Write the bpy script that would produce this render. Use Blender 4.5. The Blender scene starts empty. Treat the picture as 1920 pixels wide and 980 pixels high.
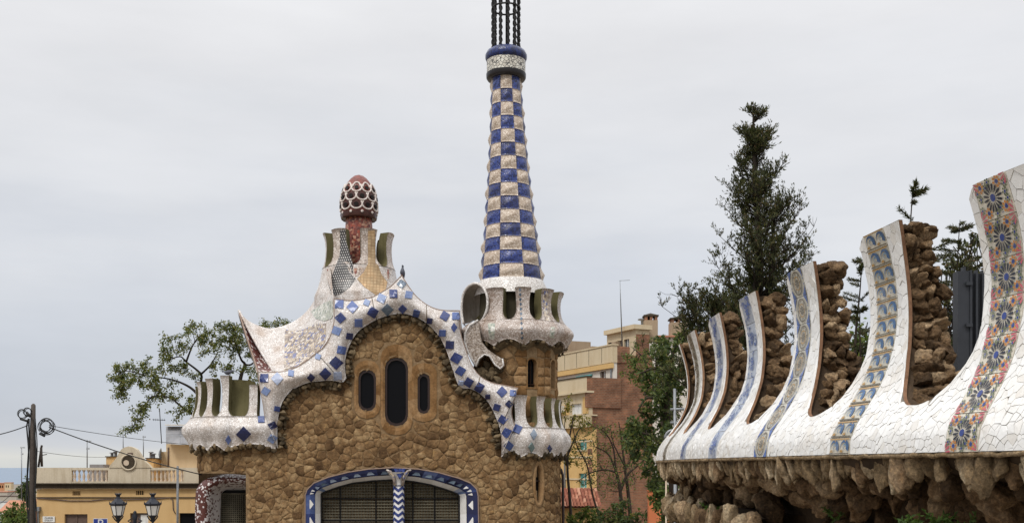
import bpy, bmesh, math, random
from mathutils import Vector, Matrix, Euler, noise
from mathutils.bvhtree import BVHTree
from mathutils.geometry import delaunay_2d_cdt
PI = math.pi
rnd = random.Random(7)
SC = bpy.context.scene
COL = SC.collection

# ------------------------------------------------------------------ camera
F = 2000.0          # focal length in photo pixels (photo 1920 wide)
CX, HY = 960.0, 875.0   # vertical axis and horizon of the photo
EYE = 5.0           # eye height above the street
cam = bpy.data.cameras.new('camera')
cam.sensor_width = 36.0
cam.lens = 36.0 * F / 1920.0
cam.shift_y = (HY - 490.0) / 1920.0
cam.clip_start = 0.1
cam.clip_end = 200000.0
camo = bpy.data.objects.new('camera', cam)
camo.location = (0, 0, EYE)
camo.rotation_euler = (PI / 2, 0, 0)
COL.objects.link(camo)
SC.camera = camo

# ------------------------------------------------------------------ sky and light (overcast)
SUN_EL, SUN_AZ = 52.0, 208.0      # sun behind the camera, a little to the left
wd = bpy.data.worlds.new('World')
SC.world = wd
wd.use_nodes = True
wn = wd.node_tree
wn.nodes.clear()
def wnode(t, **kw):
    n = wn.nodes.new(t)
    for k, v in kw.items(): setattr(n, k, v)
    return n
w_out = wnode('ShaderNodeOutputWorld')
w_bg = wnode('ShaderNodeBackground')
w_sky = wnode('ShaderNodeTexSky', sky_type='NISHITA', sun_disc=False)
w_sky.sun_elevation = math.radians(SUN_EL)
w_sky.sun_rotation = math.radians(SUN_AZ)
w_tc = wnode('ShaderNodeTexCoord')
w_sep = wnode('ShaderNodeSeparateXYZ')
wn.links.new(w_tc.outputs['Generated'], w_sep.inputs[0])
w_map = wnode('ShaderNodeMapping')
w_map.inputs['Scale'].default_value = (1.6, 1.6, 9.0)
wn.links.new(w_tc.outputs['Generated'], w_map.inputs[0])
w_noise = wnode('ShaderNodeTexNoise')
w_noise.inputs['Scale'].default_value = 1.7
w_noise.inputs['Detail'].default_value = 6.0
w_noise.inputs['Roughness'].default_value = 0.52
wn.links.new(w_map.outputs[0], w_noise.inputs['Vector'])
# soft cloud layers bend the height at which the grey is read
w_ns = wnode('ShaderNodeMath', operation='MULTIPLY_ADD')
w_ns.inputs[1].default_value = 0.36
w_ns.inputs[2].default_value = -0.17
wn.links.new(w_noise.outputs[0], w_ns.inputs[0])
w_nz = wnode('ShaderNodeMath', operation='MULTIPLY')      # fades the bending out to the horizon
w_zz = wnode('ShaderNodeMath', operation='MULTIPLY_ADD')
w_zz.inputs[1].default_value = 3.0
w_zz.inputs[2].default_value = 0.18
w_zz.use_clamp = True
wn.links.new(w_sep.outputs[2], w_zz.inputs[0])
wn.links.new(w_ns.outputs[0], w_nz.inputs[0])
wn.links.new(w_zz.outputs[0], w_nz.inputs[1])
w_z = wnode('ShaderNodeMath', operation='ADD')
wn.links.new(w_sep.outputs[2], w_z.inputs[0])
wn.links.new(w_nz.outputs[0], w_z.inputs[1])
w_ramp = wnode('ShaderNodeValToRGB')
el = w_ramp.color_ramp.elements
el[0].position = 0.0; el[0].color = (0.61, 0.63, 0.63, 1)
el[1].position = 1.0; el[1].color = (1.0, 1.0, 1.0, 1)
for p, c in ((0.02, (0.69, 0.69, 0.66)), (0.036, (0.59, 0.61, 0.65)), (0.06, (0.52, 0.55, 0.61)),
             (0.13, (0.59, 0.615, 0.665)), (0.24, (0.70, 0.71, 0.735)), (0.36, (0.76, 0.76, 0.775)), (0.7, (0.90, 0.90, 0.90))):
    e = el.new(p); e.color = c + (1,)
wn.links.new(w_z.outputs[0], w_ramp.inputs[0])
w_mul = wnode('ShaderNodeMixRGB', blend_type='MIX')
w_mul.inputs[0].default_value = 0.93
w_dim = wnode('ShaderNodeMixRGB', blend_type='MULTIPLY')
w_dim.inputs[0].default_value = 1.0
w_dim.inputs[2].default_value = (0.10, 0.10, 0.10, 1)
wn.links.new(w_sky.outputs[0], w_dim.inputs[1])
wn.links.new(w_dim.outputs[0], w_mul.inputs[1])
# an overcast dome is brighter towards the zenith
w_up = wnode('ShaderNodeMath', operation='MULTIPLY_ADD')
w_up.inputs[1].default_value = 1.6
w_up.inputs[2].default_value = 0.40
wn.links.new(w_sep.outputs[2], w_up.inputs[0])
w_mx = wnode('ShaderNodeMath', operation='MAXIMUM')
w_mx.inputs[1].default_value = 1.0
wn.links.new(w_up.outputs[0], w_mx.inputs[0])
w_v = wnode('ShaderNodeVectorMath', operation='SCALE')
wn.links.new(w_ramp.outputs[0], w_v.inputs[0])
wn.links.new(w_mx.outputs[0], w_v.inputs['Scale'])
w_n2 = wnode('ShaderNodeTexNoise'); w_n2.inputs['Scale'].default_value = 2.6; w_n2.inputs['Detail'].default_value = 7.0; w_n2.inputs['Roughness'].default_value = 0.55
w_m2 = wnode('ShaderNodeMapping'); w_m2.inputs['Scale'].default_value = (1.0, 1.0, 3.2); w_m2.inputs['Rotation'].default_value = (0.15, 0.2, 0.4)
wn.links.new(w_tc.outputs['Generated'], w_m2.inputs[0]); wn.links.new(w_m2.outputs[0], w_n2.inputs['Vector'])
w_c2 = wnode('ShaderNodeMath', operation='MULTIPLY_ADD'); w_c2.inputs[1].default_value = 0.34; w_c2.inputs[2].default_value = 0.83
wn.links.new(w_n2.outputs[0], w_c2.inputs[0])
w_v2 = wnode('ShaderNodeVectorMath', operation='SCALE')
wn.links.new(w_v.outputs[0], w_v2.inputs[0]); wn.links.new(w_c2.outputs[0], w_v2.inputs['Scale'])
wn.links.new(w_v2.outputs[0], w_mul.inputs[2])
wn.links.new(w_mul.outputs[0], w_bg.inputs[0])
w_bg.inputs[1].default_value = 0.86
wn.links.new(w_bg.outputs[0], w_out.inputs[0])

sl = bpy.data.lights.new('sun', 'SUN')
sl.energy = 1.5
sl.angle = math.radians(14)
sl.color = (1.0, 0.96, 0.9)
so = bpy.data.objects.new('sun', sl)
a, e_ = math.radians(SUN_AZ), math.radians(SUN_EL)
sd = Vector((math.sin(a) * math.cos(e_), math.cos(a) * math.cos(e_), math.sin(e_)))   # towards the sun
so.rotation_euler = sd.to_track_quat('Z', 'Y').to_euler()
so.location = (0, -10, 40)
COL.objects.link(so)

SC.view_settings.view_transform = 'Standard'
SC.view_settings.look = 'None'
SC.view_settings.gamma = 1
SC.view_settings.exposure = 0.36
SC.render.engine = 'CYCLES'

# ------------------------------------------------------------------ helpers: position
def P(x, y, Y):
    "photo pixel at depth Y -> world"
    return Vector(((x - CX) / F * Y, Y, EYE + (HY - y) / F * Y))
def pxX(x, Y): return (x - CX) / F * Y
def pyZ(y, Y): return EYE + (HY - y) / F * Y
def lerp(a, b, t): return a + (b - a) * t
def interp(tab, x):
    if x <= tab[0][0]: return tab[0][1]
    for (x0, y0), (x1, y1) in zip(tab, tab[1:]):
        if x <= x1: return y0 + (y1 - y0) * (x - x0) / (x1 - x0)
    return tab[-1][1]
def sinterp(tab, x):
    "smooth (monotone catmull) interpolation in a table"
    n = len(tab)
    if x <= tab[0][0]: return tab[0][1]
    if x >= tab[-1][0]: return tab[-1][1]
    for i in range(n - 1):
        if x <= tab[i + 1][0]:
            x0, y0 = tab[i]; x1, y1 = tab[i + 1]
            m0 = ((y1 - tab[i - 1][1]) / (x1 - tab[i - 1][0])) if i > 0 else (y1 - y0) / (x1 - x0)
            m1 = ((tab[i + 2][1] - y0) / (tab[i + 2][0] - x0)) if i < n - 2 else (y1 - y0) / (x1 - x0)
            d = x1 - x0; t = (x - x0) / d
            return ((2*t**3 - 3*t*t + 1) * y0 + (t**3 - 2*t*t + t) * d * m0 + (-2*t**3 + 3*t*t) * y1 + (t**3 - t*t) * d * m1)
def inpoly(x, y, poly):
    c = False; j = len(poly) - 1
    for i in range(len(poly)):
        xi, yi = poly[i]; xj, yj = poly[j]
        if (yi > y) != (yj > y) and x < (xj - xi) * (y - yi) / (yj - yi) + xi: c = not c
        j = i
    return c
class Path:
    "plan polyline with arc length; outward normal is to the left or right of travel"
    def __init__(s, pts, side=1):
        s.p = [Vector((q[0], q[1])) for q in pts]; s.side = side
        s.l = [0.0]
        for a, b in zip(s.p, s.p[1:]): s.l.append(s.l[-1] + (b - a).length)
        s.L = s.l[-1]
        s.t = []
        for i in range(len(s.p)):
            a = s.p[max(0, i - 1)]; b = s.p[min(len(s.p) - 1, i + 1)]
            s.t.append((b - a).normalized())
    def __call__(s, u):
        import bisect
        u = min(max(u, 0.0), s.L)
        i = min(max(bisect.bisect_right(s.l, u) - 1, 0), len(s.p) - 2)
        f = (u - s.l[i]) / max(1e-9, s.l[i + 1] - s.l[i])
        q = s.p[i].lerp(s.p[i + 1], f)
        t = s.t[i].lerp(s.t[i + 1], f).normalized()
        return q, Vector((-t.y, t.x)) * s.side
def catmull(pts, n=10):
    out = []
    P_ = [Vector(p) for p in pts]
    for i in range(len(P_) - 1):
        a = P_[max(0, i - 1)]; b = P_[i]; c = P_[i + 1]; d = P_[min(len(P_) - 1, i + 2)]
        for k in range(n):
            t = k / n
            out.append(0.5 * ((2 * b) + (c - a) * t + (2*a - 5*b + 4*c - d) * t*t + (3*b - a - 3*c + d) * t**3))
    out.append(P_[-1])
    return out

# ------------------------------------------------------------------ helpers: objects
WL = {}
def _link(ob, parent):
    COL.objects.link(ob)
    WL[ob.name] = ob.location.copy()
    if parent is not None:
        ob.parent = parent
        ob.matrix_parent_inverse = Matrix.Translation(-WL[parent.name])
def tag(o, label=None, cat=None, group=None, kind=None):
    if label: o['label'] = label
    if cat: o['category'] = cat
    if group: o['group'] = group
    if kind: o['kind'] = kind
    return o
def thing(name, label, cat, loc, group=None):
    o = bpy.data.objects.new(name, None)
    o.empty_display_size = 0.3
    o.location = loc
    _link(o, None)
    return tag(o, label, cat, group)
def mk(name, verts, faces, mats, parent=None, smooth=True, midx=None, uvs=None, origin=None):
    vs = [Vector(v) for v in verts]
    if origin is None:
        origin = Vector((0, 0, 0))
        for v in vs: origin += v
        origin /= max(1, len(vs))
    me = bpy.data.meshes.new(name)
    me.from_pydata([tuple(v - origin) for v in vs], [], [tuple(f) for f in faces])
    if not isinstance(mats, (list, tuple)): mats = [mats]
    for m in mats: me.materials.append(m)
    if midx: me.polygons.foreach_set('material_index', midx)
    if smooth: me.polygons.foreach_set('use_smooth', [True] * len(me.polygons))
    if uvs:
        ul = me.uv_layers.new(name='UVMap')
        li = [0] * len(me.loops)
        me.loops.foreach_get('vertex_index', li)
        flat = []
        for i in li: flat.extend(uvs[i])
        ul.data.foreach_set('uv', flat)
    me.update()
    ob = bpy.data.objects.new(name, me)
    ob.location = origin
    _link(ob, parent)
    return ob
def inst(name, me, loc, rot, scale, parent=None):
    ob = bpy.data.objects.new(name, me)
    ob.location = loc
    ob.rotation_euler = rot
    ob.scale = scale
    _link(ob, parent)
    return ob
class MB:
    "collects verts and faces, then builds ONE mesh"
    def __init__(s): s.v = []; s.f = []; s.m = []; s.cur = 0
    def add(s, vs, fs):
        o = len(s.v); s.v.extend(Vector(v) for v in vs)
        for f in fs: s.f.append(tuple(i + o for i in f)); s.m.append(s.cur)
    def box(s, a, b):
        x0, y0, z0 = a; x1, y1, z1 = b
        s.add([(x0,y0,z0),(x1,y0,z0),(x1,y1,z0),(x0,y1,z0),(x0,y0,z1),(x1,y0,z1),(x1,y1,z1),(x0,y1,z1)],
              [(0,3,2,1),(4,5,6,7),(0,1,5,4),(1,2,6,5),(2,3,7,6),(3,0,4,7)])
    def obox(s, o, ax, ay, az, a, b):
        "box in a local frame"
        o = Vector(o); c = []
        for (i, j, k) in ((0,0,0),(1,0,0),(1,1,0),(0,1,0),(0,0,1),(1,0,1),(1,1,1),(0,1,1)):
            c.append(o + ax * (b[0] if i else a[0]) + ay * (b[1] if j else a[1]) + az * (b[2] if k else a[2]))
        s.add(c, [(0,3,2,1),(4,5,6,7),(0,1,5,4),(1,2,6,5),(2,3,7,6),(3,0,4,7)])
    def tube(s, pts, r, n=6, cap=True):
        pts = [Vector(p) for p in pts]
        rs = r if isinstance(r, (list, tuple)) else [r] * len(pts)
        up = Vector((0, 0, 1)); vs = []; fs = []
        prev = None
        for i, p in enumerate(pts):
            t = (pts[min(i + 1, len(pts) - 1)] - pts[max(i - 1, 0)])
            if t.length < 1e-9: t = Vector((0, 0, 1))
            t.normalize()
            if prev is None:
                a = t.cross(up)
                if a.length < 1e-3: a = t.cross(Vector((1, 0, 0)))
            else:
                a = prev - t * prev.dot(t)
                if a.length < 1e-6: a = t.cross(up)
            a.normalize(); prev = a
            b = t.cross(a)
            for k in range(n):
                g = 2 * PI * k / n
                vs.append(p + (a * math.cos(g) + b * math.sin(g)) * rs[i])
        for i in range(len(pts) - 1):
            for k in range(n):
                k2 = (k + 1) % n
                fs.append((i*n + k, i*n + k2, (i+1)*n + k2, (i+1)*n + k))
        if cap:
            fs.append(tuple(range(n))[::-1]); fs.append(tuple((len(pts)-1)*n + k for k in range(n)))
        s.add(vs, fs)
    def lathe(s, prof, cx, cy, n=32, closed=False, mod=None, a0=0.0, a1=2*PI):
        "prof: (r, z) list"
        full = abs(a1 - a0 - 2*PI) < 1e-6
        m = n if full else n + 1
        vs = []; fs = []
        for (r, z) in prof:
            for k in range(m):
                g = a0 + (a1 - a0) * k / n
                rr = r * (mod(g, z) if mod else 1)
                vs.append((cx + rr * math.sin(g), cy - rr * math.cos(g), z))
        for i in range(len(prof) - 1):
            for k in range(n):
                k2 = (k + 1) % m
                fs.append((i*m + k, i*m + k2, (i+1)*m + k2, (i+1)*m + k))
        s.add(vs, fs)
    def build(s, name, mats, parent=None, smooth=False, origin=None):
        return mk(name, s.v, s.f, mats, parent, smooth, s.m if isinstance(mats, (list, tuple)) else None, origin=origin)
def grid_faces(nr, nc, off=0, flip=False):
    fs = []
    for i in range(nr - 1):
        for j in range(nc - 1):
            f = (off + i*nc + j, off + i*nc + j + 1, off + (i+1)*nc + j + 1, off + (i+1)*nc + j)
            fs.append(f[::-1] if flip else f)
    return fs
CAM = Vector((0, 0, EYE))
def ray(px, py): return Vector((px - CX, F, HY - py)).normalized()
def make_bvh(*vf):
    V = []; Fc = []
    for v, f in vf:
        o = len(V); V.extend(Vector(q) for q in v); Fc.extend(tuple(i + o for i in g) for g in f)
    return BVHTree.FromPolygons(V, Fc)
def hit(bvh, px, py, Yfall=40.0):
    d = ray(px, py)
    h = bvh.ray_cast(CAM, d)
    if h[0] is None:
        q = CAM + d * (Yfall / d.y)
        h = bvh.find_nearest(q)
    p, n = h[0], h[1]
    if n.dot(d) > 0: n = -n
    return p, n
def drape(name, poly, bvh, mat, parent, off=0.02, step=None, smooth=True):
    "a thin tile or panel laid on a surface: outline given in photo pixels, depth from the surface it lies on"
    if step is None:
        ps = [Vector(p) for p in poly]
        c = sum((p for p in ps), Vector((0, 0))) / len(ps)
        p2 = ps + [c]; n = len(ps)
        fs = [(i, (i + 1) % n, n) for i in range(n)]
    else:
        b = []
        for i in range(len(poly)):
            a = Vector(poly[i]); c = Vector(poly[(i + 1) % len(poly)])
            k = max(1, int((c - a).length / step))
            for t in range(k): b.append(a.lerp(c, t / k))
        n = len(b)
        xs = [q.x for q in b]; ys = [q.y for q in b]
        inner = []
        y = min(ys) + step / 2; row = 0
        bt = [(q.x, q.y) for q in b]
        while y < max(ys):
            x = min(xs) + step * (0.5 if row % 2 else 0.0)
            while x < max(xs):
                if inpoly(x, y, bt) and min((q - Vector((x, y))).length for q in b) > step * 0.45: inner.append(Vector((x, y)))
                x += step
            y += step; row += 1
        r = delaunay_2d_cdt(b + inner, [(i, (i + 1) % n) for i in range(n)], [], 1, 1e-5)
        p2 = list(r[0]); fs = [tuple(f) for f in r[2]]
    V = []; B = []
    for q in p2:
        p, nn = hit(bvh, q.x, q.y)
        V.append(p + nn * off); B.append(p - nn * 0.01)
    cnt = {}
    for f in fs:
        for i in range(len(f)):
            e = (f[i], f[(i + 1) % len(f)])
            cnt[tuple(sorted(e))] = cnt.get(tuple(sorted(e)), 0) + 1
    # face the camera
    F2 = []
    for f in fs:
        a, b_, c = V[f[0]], V[f[1]], V[f[2]]
        nn = (b_ - a).cross(c - a)
        F2.append(f if nn.dot(a - CAM) < 0 else f[::-1])
    m = len(V)
    bd = []
    for f in F2:
        for i in range(len(f)):
            e = (f[i], f[(i + 1) % len(f)])
            if cnt[tuple(sorted(e))] == 1: bd.append((e[1], e[0], e[0] + m, e[1] + m))
    return mk(name, V + B, F2 + bd, mat, parent, smooth=False)
# ------------------------------------------------------------------ materials
class NT:
    def __init__(s, name, rough=0.8, spec=0.3):
        s.m = bpy.data.materials.new(name); s.m.use_nodes = True
        s.t = s.m.node_tree; s.t.nodes.clear()
        s.out = s.n('ShaderNodeOutputMaterial'); s.b = s.n('ShaderNodeBsdfPrincipled')
        s.b.inputs['Roughness'].default_value = rough
        s.b.inputs['Specular IOR Level'].default_value = spec
        s.l(s.b.outputs[0], s.out.inputs[0])
        s._pos = None
    def n(s, t, **kw):
        x = s.t.nodes.new(t)
        for k, v in kw.items(): setattr(x, k, v)
        return x
    def l(s, a, b): s.t.links.new(a, b)
    def pos(s):
        if s._pos is None: s._pos = s.n('ShaderNodeNewGeometry').outputs['Position']
        return s._pos
    def map(s, scale=(1,1,1), rot=(0,0,0), loc=(0,0,0), src=None):
        m = s.n('ShaderNodeMapping')
        m.inputs['Scale'].default_value = scale; m.inputs['Rotation'].default_value = rot; m.inputs['Location'].default_value = loc
        s.l(src or s.pos(), m.inputs[0]); return m.outputs[0]
    def noise(s, scale, detail=4, rough=0.55, src=None, dist=0):
        x = s.n('ShaderNodeTexNoise')
        x.inputs['Scale'].default_value = scale; x.inputs['Detail'].default_value = detail
        x.inputs['Roughness'].default_value = rough; x.inputs['Distortion'].default_value = dist
        s.l(src or s.pos(), x.inputs['Vector']); return x.outputs[0]
    def vor(s, scale, feature='F1', src=None, rand=1.0):
        x = s.n('ShaderNodeTexVoronoi', feature=feature)
        x.inputs['Scale'].default_value = scale; x.inputs['Randomness'].default_value = rand
        s.l(src or s.pos(), x.inputs['Vector']); return x
    def ramp(s, fac, stops, const=False):
        r = s.n('ShaderNodeValToRGB')
        r.color_ramp.interpolation = 'CONSTANT' if const else 'LINEAR'
        e = r.color_ramp.elements
        while len(e) > 1: e.remove(e[0])
        e[0].position = stops[0][0]; e[0].color = tuple(stops[0][1]) + (1,)
        for p, c in stops[1:]:
            k = e.new(p); k.color = tuple(c) + (1,)
        s.l(fac, r.inputs[0]); return r.outputs[0]
    def mix(s, fac, a, b, mode='MIX'):
        x = s.n('ShaderNodeMixRGB', blend_type=mode)
        for i, v in ((0, fac), (1, a), (2, b)):
            if isinstance(v, (int, float)): x.inputs[i].default_value = v
            elif isinstance(v, tuple): x.inputs[i].default_value = tuple(v) + (1,) if len(v) == 3 else v
            else: s.l(v, x.inputs[i])
        return x.outputs[0]
    def math(s, op, a, b=0.0, c=0.0, clamp=False):
        x = s.n('ShaderNodeMath', operation=op); x.use_clamp = clamp
        for i, v in enumerate((a, b, c)):
            if isinstance(v, (int, float)): x.inputs[i].default_value = v
            else: s.l(v, x.inputs[i])
        return x.outputs[0]
    def col(s, c):
        if isinstance(c, tuple): s.b.inputs['Base Color'].default_value = c + (1,)
        else: s.l(c, s.b.inputs['Base Color'])
    def bump(s, h, strength=0.5, dist=0.02):
        b = s.n('ShaderNodeBump')
        b.inputs['Strength'].default_value = strength; b.inputs['Distance'].default_value = dist
        s.l(h, b.inputs['Height']); s.l(b.outputs[0], s.b.inputs['Normal'])
    def obrand(s): return s.n('ShaderNodeObjectInfo').outputs['Random']
    def island(s): return s.n('ShaderNodeNewGeometry').outputs['Random Per Island']

def mosaic(name, cols, size=0.08, grout=(0.30, 0.28, 0.26), gw=0.06, rough=0.32, stain=None, stain_amt=0.0, bump=0.5, src_scale=(1,1,1)):
    "broken-tile mosaic too fine to build: random tile tints, sunken joints"
    k = NT(name, rough, 0.45)
    src = k.map(src_scale)
    sc = 1.0 / size
    v = k.vor(sc, 'F1', src)
    sepc = k.n('ShaderNodeSeparateColor'); k.l(v.outputs['Color'], sepc.inputs[0])
    n = len(cols)
    c = k.ramp(sepc.outputs[0], [(i / n, cc) for i, cc in enumerate(cols)], True)
    e = k.vor(sc, 'DISTANCE_TO_EDGE', src).outputs['Distance']
    g = k.math('LESS_THAN', e, gw)
    c = k.mix(g, c, grout)
    if stain:
        st = k.noise(0.9, 6, 0.62, k.map((1.4, 1.4, 0.8)))
        st = k.math('MULTIPLY_ADD', st, 5.0, -2.45, True)
        c = k.mix(k.math('MULTIPLY', st, stain_amt), c, stain, 'MULTIPLY')
    k.col(c)
    rr = k.math('MULTIPLY_ADD', sepc.outputs[1], 0.3, rough - 0.12)
    k.l(rr, k.b.inputs['Roughness'])
    h = k.math('MINIMUM', e, gw * 2.2)
    h = k.math('MULTIPLY_ADD', sepc.outputs[2], 0.10, h)
    k.bump(h, bump, size * 0.5)
    return k.m
def stone(name, stops, nscale=2.0, fine=14.0, bump=0.7, dist=0.03, rough=0.92, vary=0.5, spots=None, con=((0.42, 0.40, 0.38), (0.9, 0.9, 0.9), (1.25, 1.2, 1.1))):
    k = NT(name, rough, 0.15)
    r = k.obrand()
    off = k.n('ShaderNodeVectorMath', operation='SCALE'); off.inputs[0].default_value = (17, 31, 23); k.l(r, off.inputs['Scale'])
    src = k.n('ShaderNodeVectorMath', operation='ADD'); k.l(k.pos(), src.inputs[0]); k.l(off.outputs[0], src.inputs[1])
    a = k.noise(nscale, 7, 0.6, src.outputs[0])
    f = k.math('MULTIPLY_ADD', r, vary, -vary / 2)
    f = k.math('ADD', f, a, clamp=True)
    c = k.ramp(f, stops)
    b = k.noise(fine, 8, 0.74, src.outputs[0])
    c = k.mix(0.75, c, k.ramp(b, [(0.28, con[0]), (0.5, con[1]), (0.72, con[2])]), 'MULTIPLY')
    if spots:
        sp = k.noise(fine * 0.35, 6, 0.7, src.outputs[0])
        c = k.mix(k.math('MULTIPLY_ADD', sp, 9.0, -5.4, True), c, spots)
    k.col(c)
    h = k.mix(0.5, a, b)
    k.bump(h, bump, dist)
    return k.m
def plaster(name, col, dirt_shade=(0.6, 0.55, 0.5), amt=0.5, scale=1.2, rough=0.9, streak=True, bump=0.15):
    k = NT(name, rough, 0.2)
    a = k.noise(scale, 7, 0.62)
    b = k.noise(scale * 2.2, 6, 0.65, k.map((2.2, 2.2, 0.25)))
    f = k.math('MULTIPLY_ADD', k.mix(0.5, a, b) if streak else a, 4.0, -1.9, True)
    c = k.mix(k.math('MULTIPLY', f, amt), col, dirt_shade, 'MULTIPLY')
    fine = k.noise(30, 4)
    c = k.mix(0.25, c, k.ramp(fine, [(0.3, (0.6, 0.6, 0.6)), (0.7, (1.2, 1.2, 1.2))]), 'MULTIPLY')
    k.col(c); k.bump(fine, bump, 0.02)
    return k.m
def plain(name, col, rough=0.5, metal=0.0, spec=0.4, var=0.15, nscale=6.0):
    k = NT(name, rough, spec)
    k.b.inputs['Metallic'].default_value = metal
    a = k.noise(nscale, 5, 0.6)
    k.col(k.mix(1.0, col, k.ramp(a, [(0.3, (1 - var,) * 3), (0.7, (1 + var,) * 3)]), 'MULTIPLY'))
    return k.m
def glaze(name, cols, rough=0.22, nscale=9.0):
    "one glazed tile: tint varies from tile to tile and inside it"
    k = NT(name, rough, 0.5)
    a = k.noise(nscale, 5, 0.65)
    f = k.math('MULTIPLY_ADD', k.obrand(), 0.8, -0.4)
    f = k.math('ADD', f, a, clamp=True)
    n = len(cols)
    k.col(k.ramp(f, [(0.15 + 0.7 * i / max(1, n - 1), c) for i, c in enumerate(cols)]))
    cr = k.vor(28.0, 'DISTANCE_TO_EDGE').outputs['Distance']
    k.bump(cr, 0.12, 0.01)
    return k.m
def glass(name, col=(0.006, 0.006, 0.007), rough=0.10):
    k = NT(name, rough, 0.07); k.col(col); return k.m
def leafmat(name, stops, trans=0.35):
    k = NT(name, 0.6, 0.25)
    c = k.ramp(k.island(), stops)
    k.col(c)
    tr = k.n('ShaderNodeBsdfTranslucent'); k.l(k.mix(1.0, c, (1.3, 1.35, 0.7), 'MULTIPLY'), tr.inputs[0])
    ms = k.n('ShaderNodeMixShader'); ms.inputs[0].default_value = trans
    k.l(k.b.outputs[0], ms.inputs[1]); k.l(tr.outputs[0], ms.inputs[2]); k.l(ms.outputs[0], k.out.inputs[0])
    return k.m

M = {}
W1, W2, W3, W4 = (0.63, 0.59, 0.565), (0.56, 0.525, 0.50), (0.72, 0.695, 0.68), (0.47, 0.43, 0.40)
M['white'] = mosaic('white_mosaic', [W1, W3, W2, W1, W3, W4, W2, W1], 0.062, (0.33, 0.29, 0.26), 0.06, stain=(0.60, 0.46, 0.35), stain_amt=0.65)
M['cream'] = mosaic('cream_mosaic', [(0.62, 0.55, 0.50), (0.52, 0.46, 0.41), (0.68, 0.62, 0.57), (0.45, 0.38, 0.33)], 0.085, (0.26, 0.21, 0.18), 0.075, stain=(0.55, 0.42, 0.32), stain_amt=0.8)
M['fine'] = mosaic('fine_white_mosaic', [(0.66, 0.63, 0.60), (0.56, 0.53, 0.50), (0.72, 0.70, 0.68)], 0.07, (0.34, 0.31, 0.29), 0.07)
M['speckle'] = mosaic('speckled_mosaic', [(0.34, 0.27, 0.22), (0.16, 0.12, 0.10), (0.55, 0.46, 0.36), (0.12, 0.14, 0.30), (0.42, 0.34, 0.24), (0.25, 0.20, 0.18), (0.6, 0.55, 0.5)], 0.095, (0.30, 0.26, 0.22), 0.05)
M['drape'] = mosaic('brown_cream_mosaic', [(0.42, 0.36, 0.31), (0.30, 0.24, 0.19), (0.52, 0.46, 0.41), (0.20, 0.155, 0.12)], 0.055, (0.2, 0.16, 0.13), 0.06)
M['greenish'] = mosaic('greenish_mosaic', [(0.50, 0.50, 0.44), (0.20, 0.24, 0.20), (0.60, 0.60, 0.55), (0.40, 0.42, 0.34), (0.30, 0.33, 0.28)], 0.10, (0.38, 0.37, 0.33), 0.06)
M['redspeck'] = mosaic('red_and_white_mosaic', [(0.11, 0.03, 0.025), (0.15, 0.045, 0.035), (0.62, 0.56, 0.54), (0.09, 0.025, 0.02), (0.13, 0.035, 0.03)], 0.11, (0.12, 0.06, 0.05), 0.03)
M['redstem'] = mosaic('red_stem_mosaic', [(0.28, 0.055, 0.03), (0.17, 0.032, 0.02), (0.34, 0.12, 0.07), (0.11, 0.025, 0.018), (0.42, 0.23, 0.15)], 0.10, (0.18, 0.07, 0.05), 0.05)
M['redcap'] = mosaic('red_dome_tile', [(0.17, 0.036, 0.024), (0.135, 0.028, 0.019), (0.20, 0.045, 0.03)], 0.07, (0.10, 0.03, 0.022), 0.03, rough=0.42)
M['dkcap'] = plain('dark_brown_tile', (0.055, 0.018, 0.013), 0.3)
M['blackcup'] = plain('black_cup_tile', (0.012, 0.009, 0.008), 0.6, spec=.15)
M['whitering'] = mosaic('white_ring_mosaic', [(0.72, 0.66, 0.62), (0.62, 0.55, 0.50)], 0.06, (0.42, 0.34, 0.30), 0.06)
M['pinkline'] = plaster('terracotta_rim', (0.30, 0.215, 0.17), amt=0.5)
M['bluepanel'] = mosaic('blue_panel_mosaic', [(0.017, 0.030, 0.145), (0.023, 0.043, 0.19), (0.011, 0.018, 0.08), (0.030, 0.055, 0.23), (0.010, 0.014, 0.055), (0.055, 0.075, 0.22)], 0.065, (0.03, 0.045, 0.16), 0.045, rough=0.26)
M['bluedark'] = mosaic('dark_blue_panel_mosaic', [(0.016, 0.022, 0.09), (0.02, 0.034, 0.16), (0.012, 0.014, 0.055), (0.03, 0.04, 0.14)], 0.075, (0.02, 0.025, 0.07), 0.045, rough=0.26)
M['sand'] = mosaic('sand_panel_mosaic', [(0.56, 0.48, 0.40), (0.48, 0.40, 0.32), (0.63, 0.55, 0.47), (0.40, 0.325, 0.255)], 0.06, (0.30, 0.22, 0.16), 0.07, rough=0.5)
M['collarblue'] = mosaic('collar_blue_mosaic', [(0.013, 0.022, 0.10), (0.018, 0.032, 0.14), (0.010, 0.015, 0.06)], 0.09, (0.015, 0.02, 0.06), 0.03, rough=0.22)
M['collarwhite'] = mosaic('collar_white_mosaic', [(0.60, 0.57, 0.50), (0.50, 0.47, 0.41), (0.66, 0.64, 0.57)], 0.12, (0.09, 0.085, 0.08), 0.075)
M['collarblack'] = plain('collar_black_band', (0.014, 0.012, 0.014), 0.35)
M['iron'] = plain('black_iron', (0.012, 0.011, 0.011), 0.5, 0.3)
M['moss'] = plaster('mossy_inner_plaster', (0.13, 0.115, 0.055), (0.45, 0.42, 0.3), 0.8, 1.6)
M['moss_shade'] = plaster('shaded_mossy_plaster', (0.055, 0.048, 0.03), (0.45, 0.42, 0.3), 0.8, 1.6)  # mossy plaster darkened to paint in the shade deep between the merlons
M['grayin'] = plaster('grey_inner_plaster', (0.30, 0.27, 0.23), (0.4, 0.36, 0.3), 0.8, 1.4)
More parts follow.
